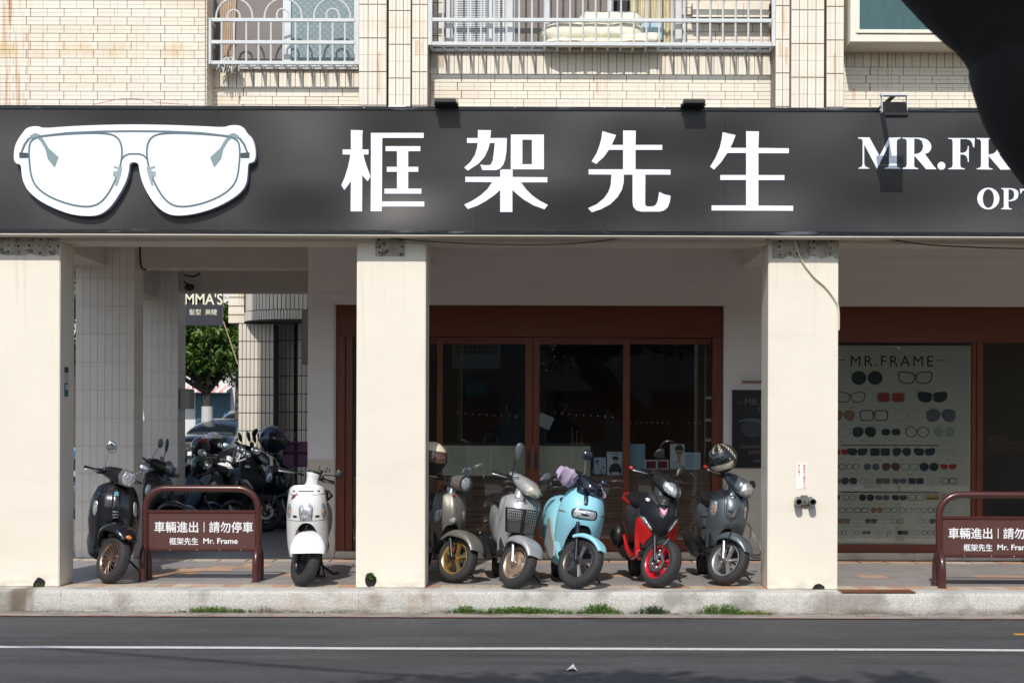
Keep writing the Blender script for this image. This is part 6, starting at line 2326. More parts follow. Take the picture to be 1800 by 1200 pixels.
s4.part('headlight', MB().loft([sring((0, y, z), a, bb, 24, .75) for y, z, a, bb in ((.10, .93, .02, .015), (.112, .935, .06, .04), (.145, .94, .083, .057), (.18, .945, .09, .06))]), M_lens_y, True, hd)
s4.part('steering_neck', MB().loft([sring((0, .30, .84), .085, .06, 20, 1, 'XY'), sring((0, .32, .95), .075, .06, 20, 1, 'XY')]), P_silv, True)
s4.mirror(-1, (-.20, .33, 1.25), .048, .095, mat('grey_plastic', (.08, .08, .085), .4), M_blackpl, kind='drop', tilt=-14)
s4.mirror(1, (.27, .40, 1.14), .045, .075, mat('grey_plastic', (.08, .08, .085), .4), M_blackpl, kind='drop', tilt=48)
# basket
bk = MB()
def bask(u, v, t):
    """u across -1..1, v height 0..1, t depth 0 front..1 back"""
    hw = .135 + .028 * v
    return Vector((u * hw, .17 - .01 * v - (1 - t) * (.13 + .02 * v), .525 + .225 * v))
for v in [i / 9 for i in range(10)]:
    r_ = .004 if v in (0.0, 1.0) else .0019
    bk.tube([bask(-1, v, 1), bask(-1, v, 0), bask(1, v, 0), bask(1, v, 1)], r_, 4, closed=True, caps=False)
for i in range(17):
    u = -1 + 2 * i / 16
    bk.tube([bask(u, 1, 0), bask(u, 0, 0), bask(u, 0, 1), bask(u, 1, 1)], .0019, 4, caps=False)
for i in range(7):
    for u in (-1, 1):
        bk.tube([bask(u, 1, i / 6), bask(u, 0, i / 6)], .0019, 4, caps=False)
for u in (-.06, .06):
    bk.tube([bask(u, 1.02, -.02), bask(u, -.02, -.02)], .006, 6)
s4.part('wire_basket', bk, M_blackpl)
s4.part('basket_liner', MB().loft([[bask(-.9, v, .9), bask(-.9, v, .12), bask(.9, v, .12), bask(.9, v, .9)] for v in (.02, .5)]), mat('folded_grey_cloth', srgb(95, 98, 100), .8, var=.3, vscale=30))
s4.rear(m=P_silv, bw=.175, sz=.76)
s4.kickstand()

# ---- 5 pale blue electric scooter
P_teal = paint('pale_blue_paint', srgb(146, 208, 224), .42, coat=.1)
P_navy = paint('navy_gloss', (0.008, 0.011, 0.020), .15, coat=.8)
t5 = Scooter('scooter', 'pale blue scooter with pill shaped headlight and lilac cloth on its grips', 1014, 1034.5, 8, 8, 42, P_teal, .25)
t5.wheel(rim=mat('titanium_grey_alloy', srgb(105, 102, 100), .35, metal=.7), style='split', ns=5, w=.115, hubr=.045)
t5.fork(((-.078, .021),), m=P_navy, top=.60, boot=1.25)
t5.fender(38, 122, [(0, .06, .02, .0), (.3, .10, .03, .005), (.6, .12, .045, .005), (1, .12, .04, 0.0)], Rf=.272)
S = Surf([(.16, .12, .42, .50), (.28, .18, .34, .46), (.42, .215, .26, .42), (.58, .232, .17, .38), (.72, .228, .14, .34), (.85, .195, .18, .34), (.94, .135, .27, .36), (.955, .11, .30, .37)], 3.2)
t5.apron(S, .955, .18, (.76, .60), droop=.03, dp=5, n_arch=3.4)
t5.seam([(-.225, .70), (-.17, .702)])
t5.seam([(.225, .70), (.17, .702)])
t5.patch('front_badge', [(-.022, .885), (-.010, .90), (.010, .90), (.022, .885), (.022, .805), (.010, .79), (-.010, .79), (-.022, .805)], mat('dark_slate_badge', (.05, .055, .06), .3, metal=.5), .004, .006, k=1)
t5.patch('headlight_recess', [(-.125, .735), (-.105, .755), (.105, .755), (.125, .735), (.130, .705), (.120, .668), (.095, .652), (-.095, .652), (-.120, .668), (-.130, .705)], P_navy, .004, .0, k=1)
t5.patch('headlight', [(-.095, .745), (.095, .745), (.113, .725), (.113, .68), (.095, .662), (-.095, .662), (-.113, .68), (-.113, .725)], M_lens, .012, .010, k=1)
t5.patch('headlight_core', [(-.04, .712), (.04, .712), (.04, .690), (-.04, .690)], M_blackpl, .024, .002, k=1)
for sd in (-1, 1):
    t5.patch('side_slot', [(sd * .185, .715), (sd * .225, .715), (sd * .227, .70), (sd * .187, .70)], mat('brass_lens', (.25, .2, .1), .3), .004, .001, k=0)
t5.patch('inner_panel', [(-.15, .60), (.15, .60), (.15, .45), (-.15, .45)], M_black, -.035, .0, k=0, sink=.08)
t5.bars(1.01, .31, .05, .0, inner=.1)
t5.part('headset', MB().loft([sring((0, y, z), a, bb, 24, .62) for y, z, a, bb in smooth_rows([(.16, .94, .05, .02), (.18, .95, .095, .045), (.26, .975, .125, .07), (.36, 1.02, .14, .055), (.44, 1.055, .13, .03), (.47, 1.06, .10, .015)], 3)]), P_navy, True)
t5.part('steering_neck', MB().loft([sring((0, .28, .88), .13, .07, 20, .8, 'XY'), sring((0, .32, .96), .12, .07, 20, .8, 'XY')]), P_navy, True)
t5.mirror(-1, (-.135, .36, 1.245), .052, .052, P_navy, M_chrome, base=(-.05, .38, 1.06))
t5.mirror(1, (.25, .36, 1.10), .045, .038, P_navy, M_chrome, base=(.12, .38, 1.03), tilt=20)
P_lil = mat('lilac_cloth', srgb(176, 158, 182), .85, var=.08, vscale=8, bump=.3, bscale=25, sheen=.2)
for sd, L in ((-1, .24), (1, .20)):
    rings = []
    for i in range(15):
        t = i / 14
        x = sd * (.13 + L * t)
        rr_ = (.040 + .028 * math.sin(math.pi * min(1, t * 1.15)))
        ring = []
        for j in range(16):
            a = 2 * math.pi * j / 16
            d = .92 + .38 * mnoise.noise(Vector((x * 26, math.cos(a) * 3, math.sin(a) * 3 + sd)))
            dr = 1.9 if math.sin(a) < -.2 else 1.0
            ring.append((x + .01 * math.sin(a * 3), t5.by + .02 + rr_ * d * math.cos(a), 1.0 - .012 + rr_ * d * math.sin(a) * dr * (1 if sd < 0 else 1.1)))
        rings.append(ring)
    o = t5.part('grip_cloth', MB().loft(rings), P_lil, True, smooth=70)
    o['label'] = 'lilac cloth wrapped around the grip'
# body with visible grey flank panel
t5.rear(m=P_teal, bw=.22, sz=.78, muffler=False)
t5.part('side_fairing', MB().loft([sring((-.03, y, zc), a, bb, 24, .8) for y, zc, a, bb in smooth_rows([(.36, .34, .16, .14), (.50, .36, .21, .20), (.70, .46, .24, .30), (.95, .56, .245, .28), (1.2, .62, .22, .22), (1.45, .68, .15, .12)], 4)]), P_teal, smooth=60)
t5.part('flank_panel', MB().prism([chaikin([(.36, .22), (.52, .26), (.62, .36), (.66, .60), (.60, .62), (.48, .44), (.38, .38)], 1)], lambda x, z, d: (-.245 + (.60 - x) * .22 - d, x, z), .02), mat('pale_grey_panel', srgb(150, 152, 152), .45))
t5.kickstand()

# ---- 6 red and black sport scooter
P_redp = paint('bright_red_paint', (0.62, 0.012, 0.012), .25, coat=.7)
P_mblk = mat('matte_black_panel', (0.014, 0.014, 0.020), .38, var=.08, vscale=10)
P_grph = mat('graphite_plastic', (0.04, 0.04, 0.044), .5)
r6 = Scooter('scooter', 'red and black sport scooter with pink sticker and red wheel rim', 1158, 1032.5, 7, 5, 35, P_redp, .235)
r6.wheel(rim=paint('red_rim_paint', (0.50, 0.012, 0.02), .3, coat=.4), style='five', ns=6, w=.13, disc=True)
cal = MB().box(-.095, -.06, -.02, .03, .21, .30, .006)
for q in ((-.10, -.05, .30), (-.10, -.06, .24), (-.095, -.06, .18), (-.10, 0, .20), (-.09, -.03, .34)):
    cal.ball(q, .016, .014, .016, 10, 8)
r6.part('brake_caliper', cal, M_alu, True)
r6.part('brake_hose', MB().tube([(-.09, -.06, .30), (-.13, -.09, .40), (-.08, -.08, .47), (-.03, -.04, .44), (-.06, 0, .38)], .006, 6), M_chrome, True)
r6.fork(((-.085, .022), (.085, .022)), top=.46)
r6.fender(75, 150, [(0, .04, .02, 0), (.5, .06, .03, 0), (1, .05, .03, 0)], M_blackpl, Rf=.245)
S = Surf([(.20, .10, .36, .44), (.32, .15, .28, .42), (.48, .19, .18, .38), (.60, .205, .10, .34), (.72, .195, .10, .32), (.83, .165, .17, .32), (.89, .13, .24, .34)], 1.6, .012, .03)
r6.apron(S, .885, .20, (.66, .48), P_grph, droop=.02, dp=4, n_arch=2.2, name='front_apron')
# red wings each side
for sd in (-1, 1):
    r6.patch('red_wing', [(sd * .200, .66), (sd * .150, .60), (sd * .055, .505), (sd * .080, .47), (sd * .115, .40), (sd * .12, .30), (sd * .105, .215), (sd * .15, .225), (sd * .185, .33), (sd * .208, .48), (sd * .212, .58)], P_redp, .014, .0, k=1, sink=.03)
r6.patch('nose_panel', [(-.165, .885), (.155, .885), (.195, .74), (.185, .66), (.06, .495), (.0, .455), (-.06, .495), (-.185, .66), (-.195, .74)], P_mblk, .018, .016, k=0, sink=.02)
r6.patch('nose_tip', [(-.09, .525), (-.05, .495), (0, .475), (.05, .495), (.09, .525), (.06, .455), (.0, .425), (-.06, .455)], P_grph, .022, .004, k=0, sink=.03)
r6.patch('cowl_top', [(-.075, .885), (.085, .885), (.055, .80), (.035, .785), (-.025, .785), (-.045, .80)], mat('dark_grey_cowl', (.035, .035, .036), .45), .040, .002, k=0, sink=.01)
r6.patch('mouth_slot', [(-.055, .790), (.0, .765), (.055, .790), (.035, .752), (.0, .742), (-.035, .752)], M_black, .040, .001, k=0)
r6.patch('pink_sticker', [(-.042, .765), (.042, .765), (.030, .715), (.0, .685), (-.030, .715)], mat('pink_vinyl', srgb(240, 160, 190), .35), .043, .001, k=0)
r6.patch('round_sticker', circ(-.135, .825, .017, .017, 16), M_white, .037, .001, k=0)
r6.patch('badge', circ(.005, .835, .014, .014, 14), M_alu, .048, .001, k=0)
for sd in (-1, 1):
    r6.patch('turn_signal', [(sd * .200, .665), (sd * .155, .655), (sd * .075, .535), (sd * .095, .530), (sd * .165, .605)], M_lens, .030, .004, k=0, sink=.02)
me = text_mesh('RACING', .05, .001, 'LEFT', .0005)
for v in me.vertices:
    a_ = R_(70)
    x, z = .150 + v.co.x * .55 * math.cos(a_) - v.co.y * math.sin(a_) * .6, .685 + v.co.x * .9 * math.sin(a_) * 1.0 + v.co.y * math.cos(a_) * .6
    v.co = (x, S.y(x, z) - .036, z)
me.materials.clear(); me.materials.append(M_white)
o = bpy.data.objects.new('side_lettering', me); COL.objects.link(o); o.parent = r6.root
r6.bars(1.03, .31, .05, .0, inner=.1, ends=paint('bright_red_paint', (0.62, .012, .012)))
hd = r6.part('headset', MB().loft([sring((0, y, z), a, bb, 24, .6) for y, z, a, bb in smooth_rows([(.10, .925, .03, .02), (.14, .94, .07, .05), (.22, .97, .11, .075), (.32, 1.01, .12, .07), (.40, 1.05, .135, .045), (.45, 1.08, .10, .02)], 3)]), M_blackpl, True)
r6.part('headlight', MB().loft([sring((0, y, z), a, bb, 10, .8) for y, z, a, bb in ((.085, .915, .03, .02), (.105, .925, .066, .045), (.16, .95, .10, .066), (.20, .965, .114, .060))]), M_lens, True, hd, 20)
r6.part('headlight_divider', MB().tube([(0, .083, .885), (0, .08, .93), (0, .11, .99), (0, .19, 1.045)], .014, 6), M_blackpl, True, hd)
r6.part('steering_neck', MB().loft([sring((0, .28, .84), .08, .07, 16, .7, 'XY'), sring((0, .32, .96), .08, .07, 16, .7, 'XY')]), P_grph, True)
r6.mirror(-1, (-.185, .30, 1.235), .065, .065, M_blackpl, M_blackpl, kind='drop', tilt=-62, base=(-.09, .34, 1.06))
r6.mirror(1, (.19, .36, 1.17), .05, .075, M_blackpl, M_blackpl, kind='drop', tilt=25, base=(.1, .34, 1.05))
r6.rear(m=P_grph, bw=.175, sz=.77, side=P_redp)
r6.part('side_fairing', MB().loft([sring((0, y, zc), a, bb, 20, .7) for y, zc, a, bb in smooth_rows([(.33, .62, .17, .16), (.45, .60, .19, .22), (.65, .55, .20, .20), (.9, .52, .20, .16)], 3)]), P_grph)
r6.part('red_sill', MB().tube([(-.16, .34, .30), (-.19, .5, .24), (-.20, .75, .30), (-.20, 1.0, .42)], [.035, .03, .025, .015], 10), P_redp)
r6.part('muffler_cover', MB().ball((-.25, 1.1, .42), .075, .12, .12), M_blackpl)
r6.kickstand()

# ---- 7 grey scooter with helmet
P_grey = paint('slate_grey_metallic', srgb(112, 122, 128), .35, metal=.55, coat=.3)
g7 = Scooter('scooter', 'slate grey scooter with chrome fender bar next to the right column', 1274, 1028.5, 4, 8, 40, P_grey, .235)
g7.wheel(rim=mat('silver_alloy', srgb(165, 165, 163), .4, metal=.6), style='five', ns=5, w=.115)
g7.fork(((-.078, .027),), m=M_alu, top=.45)
g7.part('brake_hose', MB().tube([(-.12, .0, .58), (-.15, -.02, .45), (-.13, -.02, .33), (-.09, -.01, .26)], .006, 6), M_black, True)
g7.fender(34, 146, [(0, .06, .02, .0), (.25, .11, .05, .015), (.5, .135, .08, .03), (.8, .135, .07, .02), (1, .10, .04, 0.0)], Rf=.256)
S = Surf([(.20, .13, .38, .46), (.36, .165, .30, .43), (.50, .19, .24, .40), (.62, .20, .18, .37), (.78, .197, .18, .34), (.88, .165, .24, .34), (.92, .13, .28, .35)], 2.4)
g7.apron(S, .92, .18, (.70, .54), droop=.03, dp=5, n_arch=3)
g7.seam([(-.085, .91), (-.075, .77), (-.055, .66), (0, .622), (.055, .66), (.085, .77), (.095, .91)])
g7.patch('centre_panel', [(-.075, .92), (.085, .92), (.075, .76), (.045, .66), (.0, .635), (-.045, .66), (-.065, .76)], P_grey, .012, .006, k=0)
g7.patch('mouth_slot', [(-.042, .735), (.0, .72), (.042, .735), (.03, .705), (.0, .695), (-.03, .705)], M_black, .020, .002, k=0)
g7.patch('mouth_trim', [(-.045, .738), (-.037, .738), (-.022, .682), (0, .668), (.022, .682), (.037, .738), (.045, .738), (.028, .672), (.0, .655), (-.028, .672)], M_chrome, .020, .002, k=0)
g7.patch('emblem', circ(.0, .865, .030, .014, 14), M_chrome, .020, .003, k=0)
for sd in (-1, 1):
    g7.patch('turn_signal', [(sd * .145, .80), (sd * .170, .795), (sd * .190, .73), (sd * .185, .655), (sd * .150, .645), (sd * .135, .70)], M_lens, .008, .010, k=2)
    for q in range(3):
        g7.patch('signal_bulb', circ(sd * .160, .75 - q * .028, .010, .008, 8), M_amber, .018, .003, k=0)
g7.bars(1.015, .31, .05, .0, inner=.1, ends=M_red)
hd = g7.part('headset', MB().loft([sring((0, y, z), a, bb, 24, .8) for y, z, a, bb in smooth_rows([(.13, .965, .06, .05), (.16, .97, .10, .075), (.24, .985, .115, .085), (.33, 1.01, .13, .07), (.41, 1.04, .16, .035), (.44, 1.045, .14, .02)], 3)]), P_grey, True)
g7.part('headlight', MB().loft([sring((0, y, z), a, bb, 24, .85) for y, z, a, bb in ((.095, .955, .02, .02), (.105, .957, .06, .055), (.135, .962, .084, .073), (.165, .965, .09, .078))]), M_lens, True, hd)
g7.part('steering_neck', MB().loft([sring((0, .27, .86), .085, .06, 20, 1, 'XY'), sring((0, .31, .96), .08, .06, 20, 1, 'XY')]), P_grey, True)
bar_ = MB()
for z_, o_ in ((.455, .0), (.43, .018)):
    bar_.tube([(-.10, -.235 - o_, z_ + .10), (-.05, -.30 - o_, z_ + .06), (.05, -.30 - o_, z_ - .0), (.13, -.22 - o_, z_ - .05), (.15, -.12, z_ - .06)], .008, 8)
g7.part('fender_bar', bar_, M_chrome, True)
gd = MB()
gd.tube([(.20, .30, .62), (.25, .34, .58), (.26, .36, .45), (.24, .40, .36), (.20, .42, .33)], .009, 8)
gd2 = MB()
gd2.tube([(-.18, .5, .62), (-.25, .7, .60), (-.25, .9, .50), (-.2, 1.0, .4)], .009, 8)
g7.part('crash_bar', gd, M_chrome)
g7.part('crash_bar', gd2, M_chrome)
g7.mirror(1, (.235, .33, 1.09), .05, .05, M_blackpl, M_blackpl, kind='drop', tilt=100, base=(.14, .33, 1.03))
g7.rear(m=P_grey, bw=.175, sz=.77)
g7.kickstand(out=.30)


# helmets ----------------------------------------------------------
M_hvisor = mat('smoke_visor', (0.012, 0.012, 0.014), .08, coat=.8)
def helmet(label, loc, rot, shell, kind='full', sc=1.0, stripe=None, visor=None):
    t = thing('helmet', label, 'helmet', loc, rot)
    M = MB()
    nu, nv = (96, 60) if stripe else (40, 24)
    r = .135 * sc
    def pt(a, e, k=1.0):
        # a: 0 = front (-Y), e elevation
        x, y, z = math.sin(a) * math.cos(e), -math.cos(a) * math.cos(e), math.sin(e)
        f = 1.0
        if e < 0:
            x *= 1 - .12 * (-e); y *= 1 - .10 * (-e)
            if y < 0 and kind == 'full':
                y *= 1.16
        return Vector((x * r * .92 * k, y * r * 1.08 * k, z * r * 1.02 * k))
    e0 = -.85 if kind == 'full' else -.35
    for i in range(nu):
        for j in range(nv):
            a0, a1 = -math.pi + 2 * math.pi * i / nu, -math.pi + 2 * math.pi * (i + 1) / nu
            q0, q1 = e0 + (math.pi / 2 - e0) * j / nv, e0 + (math.pi / 2 - e0) * (j + 1) / nv
            am, em = (a0 + a1) / 2, (q0 + q1) / 2
            if kind == 'full' and abs(am) < 1.15 and -.32 < em < .42:
                continue
            if kind == 'open' and abs(am) < 1.1 and em < .30:
                continue
            M.mi = 0
            if stripe:
                w_ = (am * 1.9 + em * 1.5 + .35 * math.sin(em * 3.2 + am)) % 1.15
                if (w_ < .07 or .13 < w_ < .17 or .27 < w_ < .35) and em > -.25 and not (1.9 < am < 2.9):
                    M.mi = 1
                if em < -.3 and abs(am) < 1.6:
                    M.mi = 1
            M.add([pt(a0, q0), pt(a1, q0), pt(a1, q1), pt(a0, q1)], [(0, 1, 2, 3)])
    sh = M.mesh('shell', [shell, stripe or shell], 60)
    o = bpy.data.objects.new('shell', sh)
    COL.objects.link(o)
    o.parent = t
    MB().ball((0, 0, -.01 * sc), r * .86, r * .98, r * .9).obj('lining', M_black, t, smooth=60)
    if kind == 'full' or visor:
        V = MB()
        lo, hi = (-.34, .46) if kind == 'full' else (-.25, .45)
        for i in range(18):
            for j in range(8):
                a0, a1 = -1.25 + 2.5 * i / 18, -1.25 + 2.5 * (i + 1) / 18
                q0, q1 = lo + (hi - lo) * j / 8, lo + (hi - lo) * (j + 1) / 8
                V.add([pt(a0, q0, 1.02), pt(a1, q0, 1.02), pt(a1, q1, 1.02), pt(a0, q1, 1.02)], [(0, 1, 2, 3)])
        V.obj('visor', visor or M_hvisor, t, smooth=60)
    return t


hp = P(1271, 805, .38)
ht = helmet('black helmet with cream stripes hung on the mirror of the slate grey scooter', (hp.x, hp.y, hp.z), (R_(10), R_(-10), R_(-48)), paint('black_helmet_shell', (.02, .019, .018), .25), 'full', 1.06, mat('cream_helmet_stripe', srgb(205, 195, 178), .35), None)
text('SUZUKA', .03, (0.0, 0, 0), mat('dark_lettering', (.02, .02, .02), .5), ht, width=.07, height=.022).matrix_local = Matrix.Translation((.06, -.15, -.07)) @ Matrix.Rotation(R_(25), 4, 'Z') @ Matrix.Rotation(R_(90), 4, 'X')
hp = P(758, 806, .62)
helmet('cream and brown open helmet behind the bronze scooter beside the middle column', (hp.x, hp.y, hp.z), (0, R_(8), R_(25)), mat('cream_helmet_shell', srgb(228, 214, 190), .25, coat=.6), 'open', 1.25, None, mat('brown_visor', (.10, .045, .025), .1, coat=.7))
# ================================================================== BEHIND THE PASSAGE
# dark scooters crowded in the shade: copies of the machines above in other paints
def recolour(o, mp):
    for sl in o.material_slots:
        old = sl.material.name if sl.material else ''
        if old in mp:
            sl.link = 'OBJECT'
            sl.material = mp[old]
    for ch in o.children:
        recolour(ch, mp)


P_k2 = paint('dark_navy_scooter_paint', (0.010, 0.014, 0.03), .25, coat=.6)
P_k3 = paint('charcoal_scooter_paint', (0.03, 0.03, 0.032), .3, coat=.4)
P_k4 = paint('steel_blue_scooter_paint', (0.09, 0.16, 0.24), .3, coat=.4)
P_k5 = paint('dark_red_scooter_paint', (0.12, 0.012, 0.012), .3, coat=.4)


def names(m):
    return {m0: m for m0 in ('black_scooter_paint', 'white_scooter_paint', 'bronze_grey_metallic', 'silver_metallic', 'pale_blue_paint', 'bright_red_paint', 'slate_grey_metallic')}


def park(src, px, Y, rot, sc, m, label, lean=6):
    c = copy_tree(src.root)
    c.location = (px_x(px, Y, 900), Y, 0.002)
    c.rotation_euler = (0, R_(lean), R_(rot))
    c.scale = (sc, sc, sc)
    mp = names(m) if m else {}
    mp['chrome'] = mat('dull_metal', (.3, .3, .3), .3, metal=.9)
    mp['gold_alloy'] = M_blackpl
    mp['red_rim_paint'] = M_blackpl
    mp['lilac_cloth'] = M_blackpl
    mp['pink_vinyl'] = m or M_blackpl
    recolour(c, mp)
    c['label'] = label
    c['group'] = 'scooters crowded in the shaded passage'
    return c


bgl = [
    (r6, 466, 8.3, 62, 1.15, P_k2, 'large dark navy scooter nearest in the shaded passage, its front wheel by the white scooter'),
    (g7, 408, 8.2, 74, .92, P_k3, 'charcoal scooter behind the left barrier with its wheel above the sign plate'),
    (t5, 372, 7.6, 100, 0.9, P_k4, 'steel blue scooter lowest behind the left barrier hoop'),
    (b, 520, 9.4, 58, 1.0, P_k3, 'black scooter against the shop side wall below the purple box'),
    (g7, 500, 9.0, 40, 1.05, P_k2, 'dark scooter with tall mirrors left of the purple box'),
    (b, 436, 9.3, 55, .9, P_k3, 'black scooter in the middle of the shaded crowd below the upright mirrors'),
    (s4, 392, 9.6, 48, .8, P_k2, 'dark scooter under the white helmet in the passage'),
    (g7, 352, 9.4, 35, .8, P_k5, 'dark red scooter under the brown helmet beside the inner column'),
    (w, 392, 11.6, 20, .98, None, 'white scooter standing in the sun behind the dark ones'),
    (s4, 425, 12.2, 35, .95, P_white, 'pale scooter in the sun behind the dark ones near the far column'),
    (b, 300, 5.2, 62, 1.0, P_k3, 'black scooter with gloves on its bars between the tiled columns'),
    (s4, 322, 5.9, 80, 1.0, P_k4, 'blue scooter right of the second tiled column behind the barrier'),
]
bg = []
for (src, px, Y, rot, sc, m, lb) in bgl:
    bg.append(park(src, px, Y, rot, sc, m, lb))
for (px, py, Y, lb, sh, sc, rz) in (
        (353, 786, 7.6, 'glossy brown open helmet on a scooter in the passage', mat('brown_helmet_shell', srgb(120, 52, 32), .25, coat=.6), 1.15, 0),
        (375, 779, 7.9, 'white open helmet on a scooter in the passage', mat('white_helmet_shell', srgb(228, 226, 222), .3, coat=.6), 1.2, 20),
        (480, 772, 8.6, 'large dark blue full helmet hanging above the dark scooters', mat('navy_helmet_shell', (.012, .018, .045), .25, coat=.6), 1.55, 60),
        (351, 817, 7.4, 'small green helmet low among the dark scooters', mat('green_helmet_shell', srgb(70, 90, 72), .3, coat=.5), 1.0, 10)):
    p = P(px, py, Y)
    helmet(lb, tuple(p), (0, 0, R_(rz)), sh, 'open' if 'open' in lb or 'small' in lb else 'full', sc, None, M_hvisor)
# purple insulated bag
p = P(523, 797, 9.0)
M_pur = mat('purple_bag_foil', srgb(128, 76, 118), .35, coat=.3, var=.15, vscale=14, bump=.8, bscale=18)
pb_ = thing('delivery_bag', 'purple quilted delivery bag on a scooter beside the shop side wall', 'bag', tuple(p))
MB().box(-.20, .20, -.16, .16, -.20, .17, .03).obj('bag', M_pur, pb_, smooth=40)
MB().box(-.205, .205, -.168, -.155, -.01, .03, .004).box(-.03, .03, -.172, -.155, -.20, .17, .004).obj('straps', mat('dark_purple_strap', srgb(70, 30, 62), .6), pb_)
MB().box(-.208, .208, -.17, .17, .15, .185, .01).obj('lid', M_pur, pb_)
# round mirrors standing up out of the crowd
for i, (px, py, ry) in enumerate(((422, 768, .075), (437, 767, .085), (447, 769, .08), (456, 770, .08), (473, 768, .08), (519, 770, .10))):
    Y = 9.0
    p = P(px, py, Y)
    t = thing('mirror', ['first', 'second', 'third', 'fourth', 'fifth', 'sixth'][i] + ' upright mirror from the left rising out of the dark scooters', 'mirror', tuple(p), (0, R_(-14 if i < 4 else 8), 0), 'upright mirrors above the dark scooters')
    MB().ball((0, 0, 0), .028, .02, ry, 14, 10).obj('housing', M_blackpl, t, smooth=60)
    MB().tube([(0, 0, -ry * .9), (.01, 0, -ry * 2), (.04, 0, -ry * 3.4)], .006, 6).obj('stem', M_black, t)
for i, (px, py, r_) in enumerate(((356, 796, .055), (360, 817, .06), (424, 790, .055), (434, 798, .05), (449, 792, .055), (388, 783, .04), (325, 787, .05))):
    p = P(px, py, 7.3)
    t = thing('mirror', ['leftmost tilted sky blue mirror over the brown helmet scooter', 'tilted sky blue mirror below the white helmet', 'left sky blue mirror of three in the middle of the crowd', 'lowest sky blue mirror of three in the middle of the crowd', 'right sky blue mirror of three in the middle of the crowd', 'small sky blue mirror right of the white helmet', 'sky blue mirror at the edge of the inner column'][i], 'mirror', tuple(p), (R_(-5), R_(35), 0), 'tilted mirrors among the dark scooters')
    MB().ball((0, 0, 0), r_ * 1.25, .012, r_ * .95, 20, 8).obj('mirror_face', M_mirror, t, smooth=60)
    MB().ball((0, .008, 0), r_ * 1.32, .014, r_ * 1.02, 20, 8).obj('housing', M_blackpl, t, smooth=60)
    MB().tube([(0, .01, 0), (.03, .08, -.05), (.05, .12, -.16)], .007, 6).obj('stem', M_black, t)

# far tiled building beyond the passage
FY = 11.0
far = thing('corner_building', 'tiled building with a rounded balcony beyond the passage', 'building', (0, 0, 0))
fx = lambda v, Y=FY: px_x(v, Y, 650)
fz = lambda v, Y=FY: px_z(v, Y, 460)
M_ftile = mat('far_cream_tile', srgb(214, 205, 190), .4, var=.05, vscale=4, rnd=.04)
M_fgrout = mat('dark_grey_grout', srgb(84, 84, 82), .9)
def far_col(x0, x1, y, z0, z1, n, pitch, nm='column', d=.5):
    c = MB().box(x0, x1, y + .01, y + d, -0.1, z1).obj(nm, M_fgrout, far)
    tw = (x1 - x0) / n
    me = MB().box(.0055, tw - .0055, 0, .03, .007, pitch - .007, .003).mesh('far_tile', M_ftile)
    z = z0
    while z < z1 - .02:
        for i in range(n):
            inst(me, 'tile', c, (x0 + i * tw, y, z))
        z += pitch
    return c
pit = (fz(600) - fz(631.4))
far_col(fx(419), fx(481), FY, fz(757) - pit * 3, fz(570), 9, pit)
far_col(fx(487, 11.5), fx(517, 11.5), 11.5, fz(757) - pit * 3, fz(560), 4, pit * 1.02)
far_col(fx(523, 11.3), fx(560, 11.3), 11.3, fz(757) - pit * 3, fz(560), 5, pit * 1.02)
MB().box(fx(523, 11.3), fx(700, 11.3), 11.9, 12.4, -.1, 4.4).obj('wall', M_cream_in, far)
# rounded balcony
BYc = 10.35
r0 = .85
xa_, xb_ = fx(417, BYc), fx(640, BYc)
def band(z0, z1, tw, nm, extra=0.0, gap=.012):
    pts = []
    cxr, cyr = xa_ + r0, BYc + r0
    path = []
    n = 18
    for i in range(n + 1):
        a = math.pi + (math.pi / 2) * i / n
        path.append((cxr + (r0 + extra) * math.cos(a), cyr + (r0 + extra) * math.sin(a), a))
    core = [(x, y) for x, y, a in path] + [(xb_, BYc - extra), (xb_, BYc + 1.6), (xa_ - extra, BYc + 1.6)]
    o = MB().prism([core], lambda x, y, d: (x, y, z0 + d), z1 - z0).obj(nm, M_fgrout, far)
    me = MB().box(-tw / 2 + gap / 2, tw / 2 - gap / 2, -.012, .02, gap / 2, z1 - z0 - gap / 2, .003).mesh('far_tile', M_ftile)
    k = int((r0 * math.pi / 2) / tw)
    for i in range(k):
        a = math.pi + (math.pi / 2) * (i + .5) / k
        inst(me, 'tile', o, (cxr + (r0 + extra) * math.cos(a), cyr + (r0 + extra) * math.sin(a), z0), (0, 0, a + math.pi / 2))
    x = cxr + tw / 2
    while x < xb_ - tw / 2:
        inst(me, 'tile', o, (x, BYc - extra, z0))
        x += tw
band(fz(561, BYc), fz(544, BYc), .048, 'balcony_edge', .02, .008)
band(fz(543.5, BYc), fz(480, BYc), .068, 'balcony', 0.0, .010)
MB().box(fx(391), fx(419), FY + .5, FY + 1.2, fz(565), 5.2).obj('wall', M_grout, far)
i_ = 0
z = fz(565)
while z < 5.0:
    MB().box(fx(391), fx(419), FY + .485, FY + .5, z + .01, z + .135).obj('brick', M_brick, far)
    z += .145
MB().box(fx(391), 3, FY + 1.6, FY + 1.8, fz(556), 9).obj('upper_wall', M_cream_in, far)
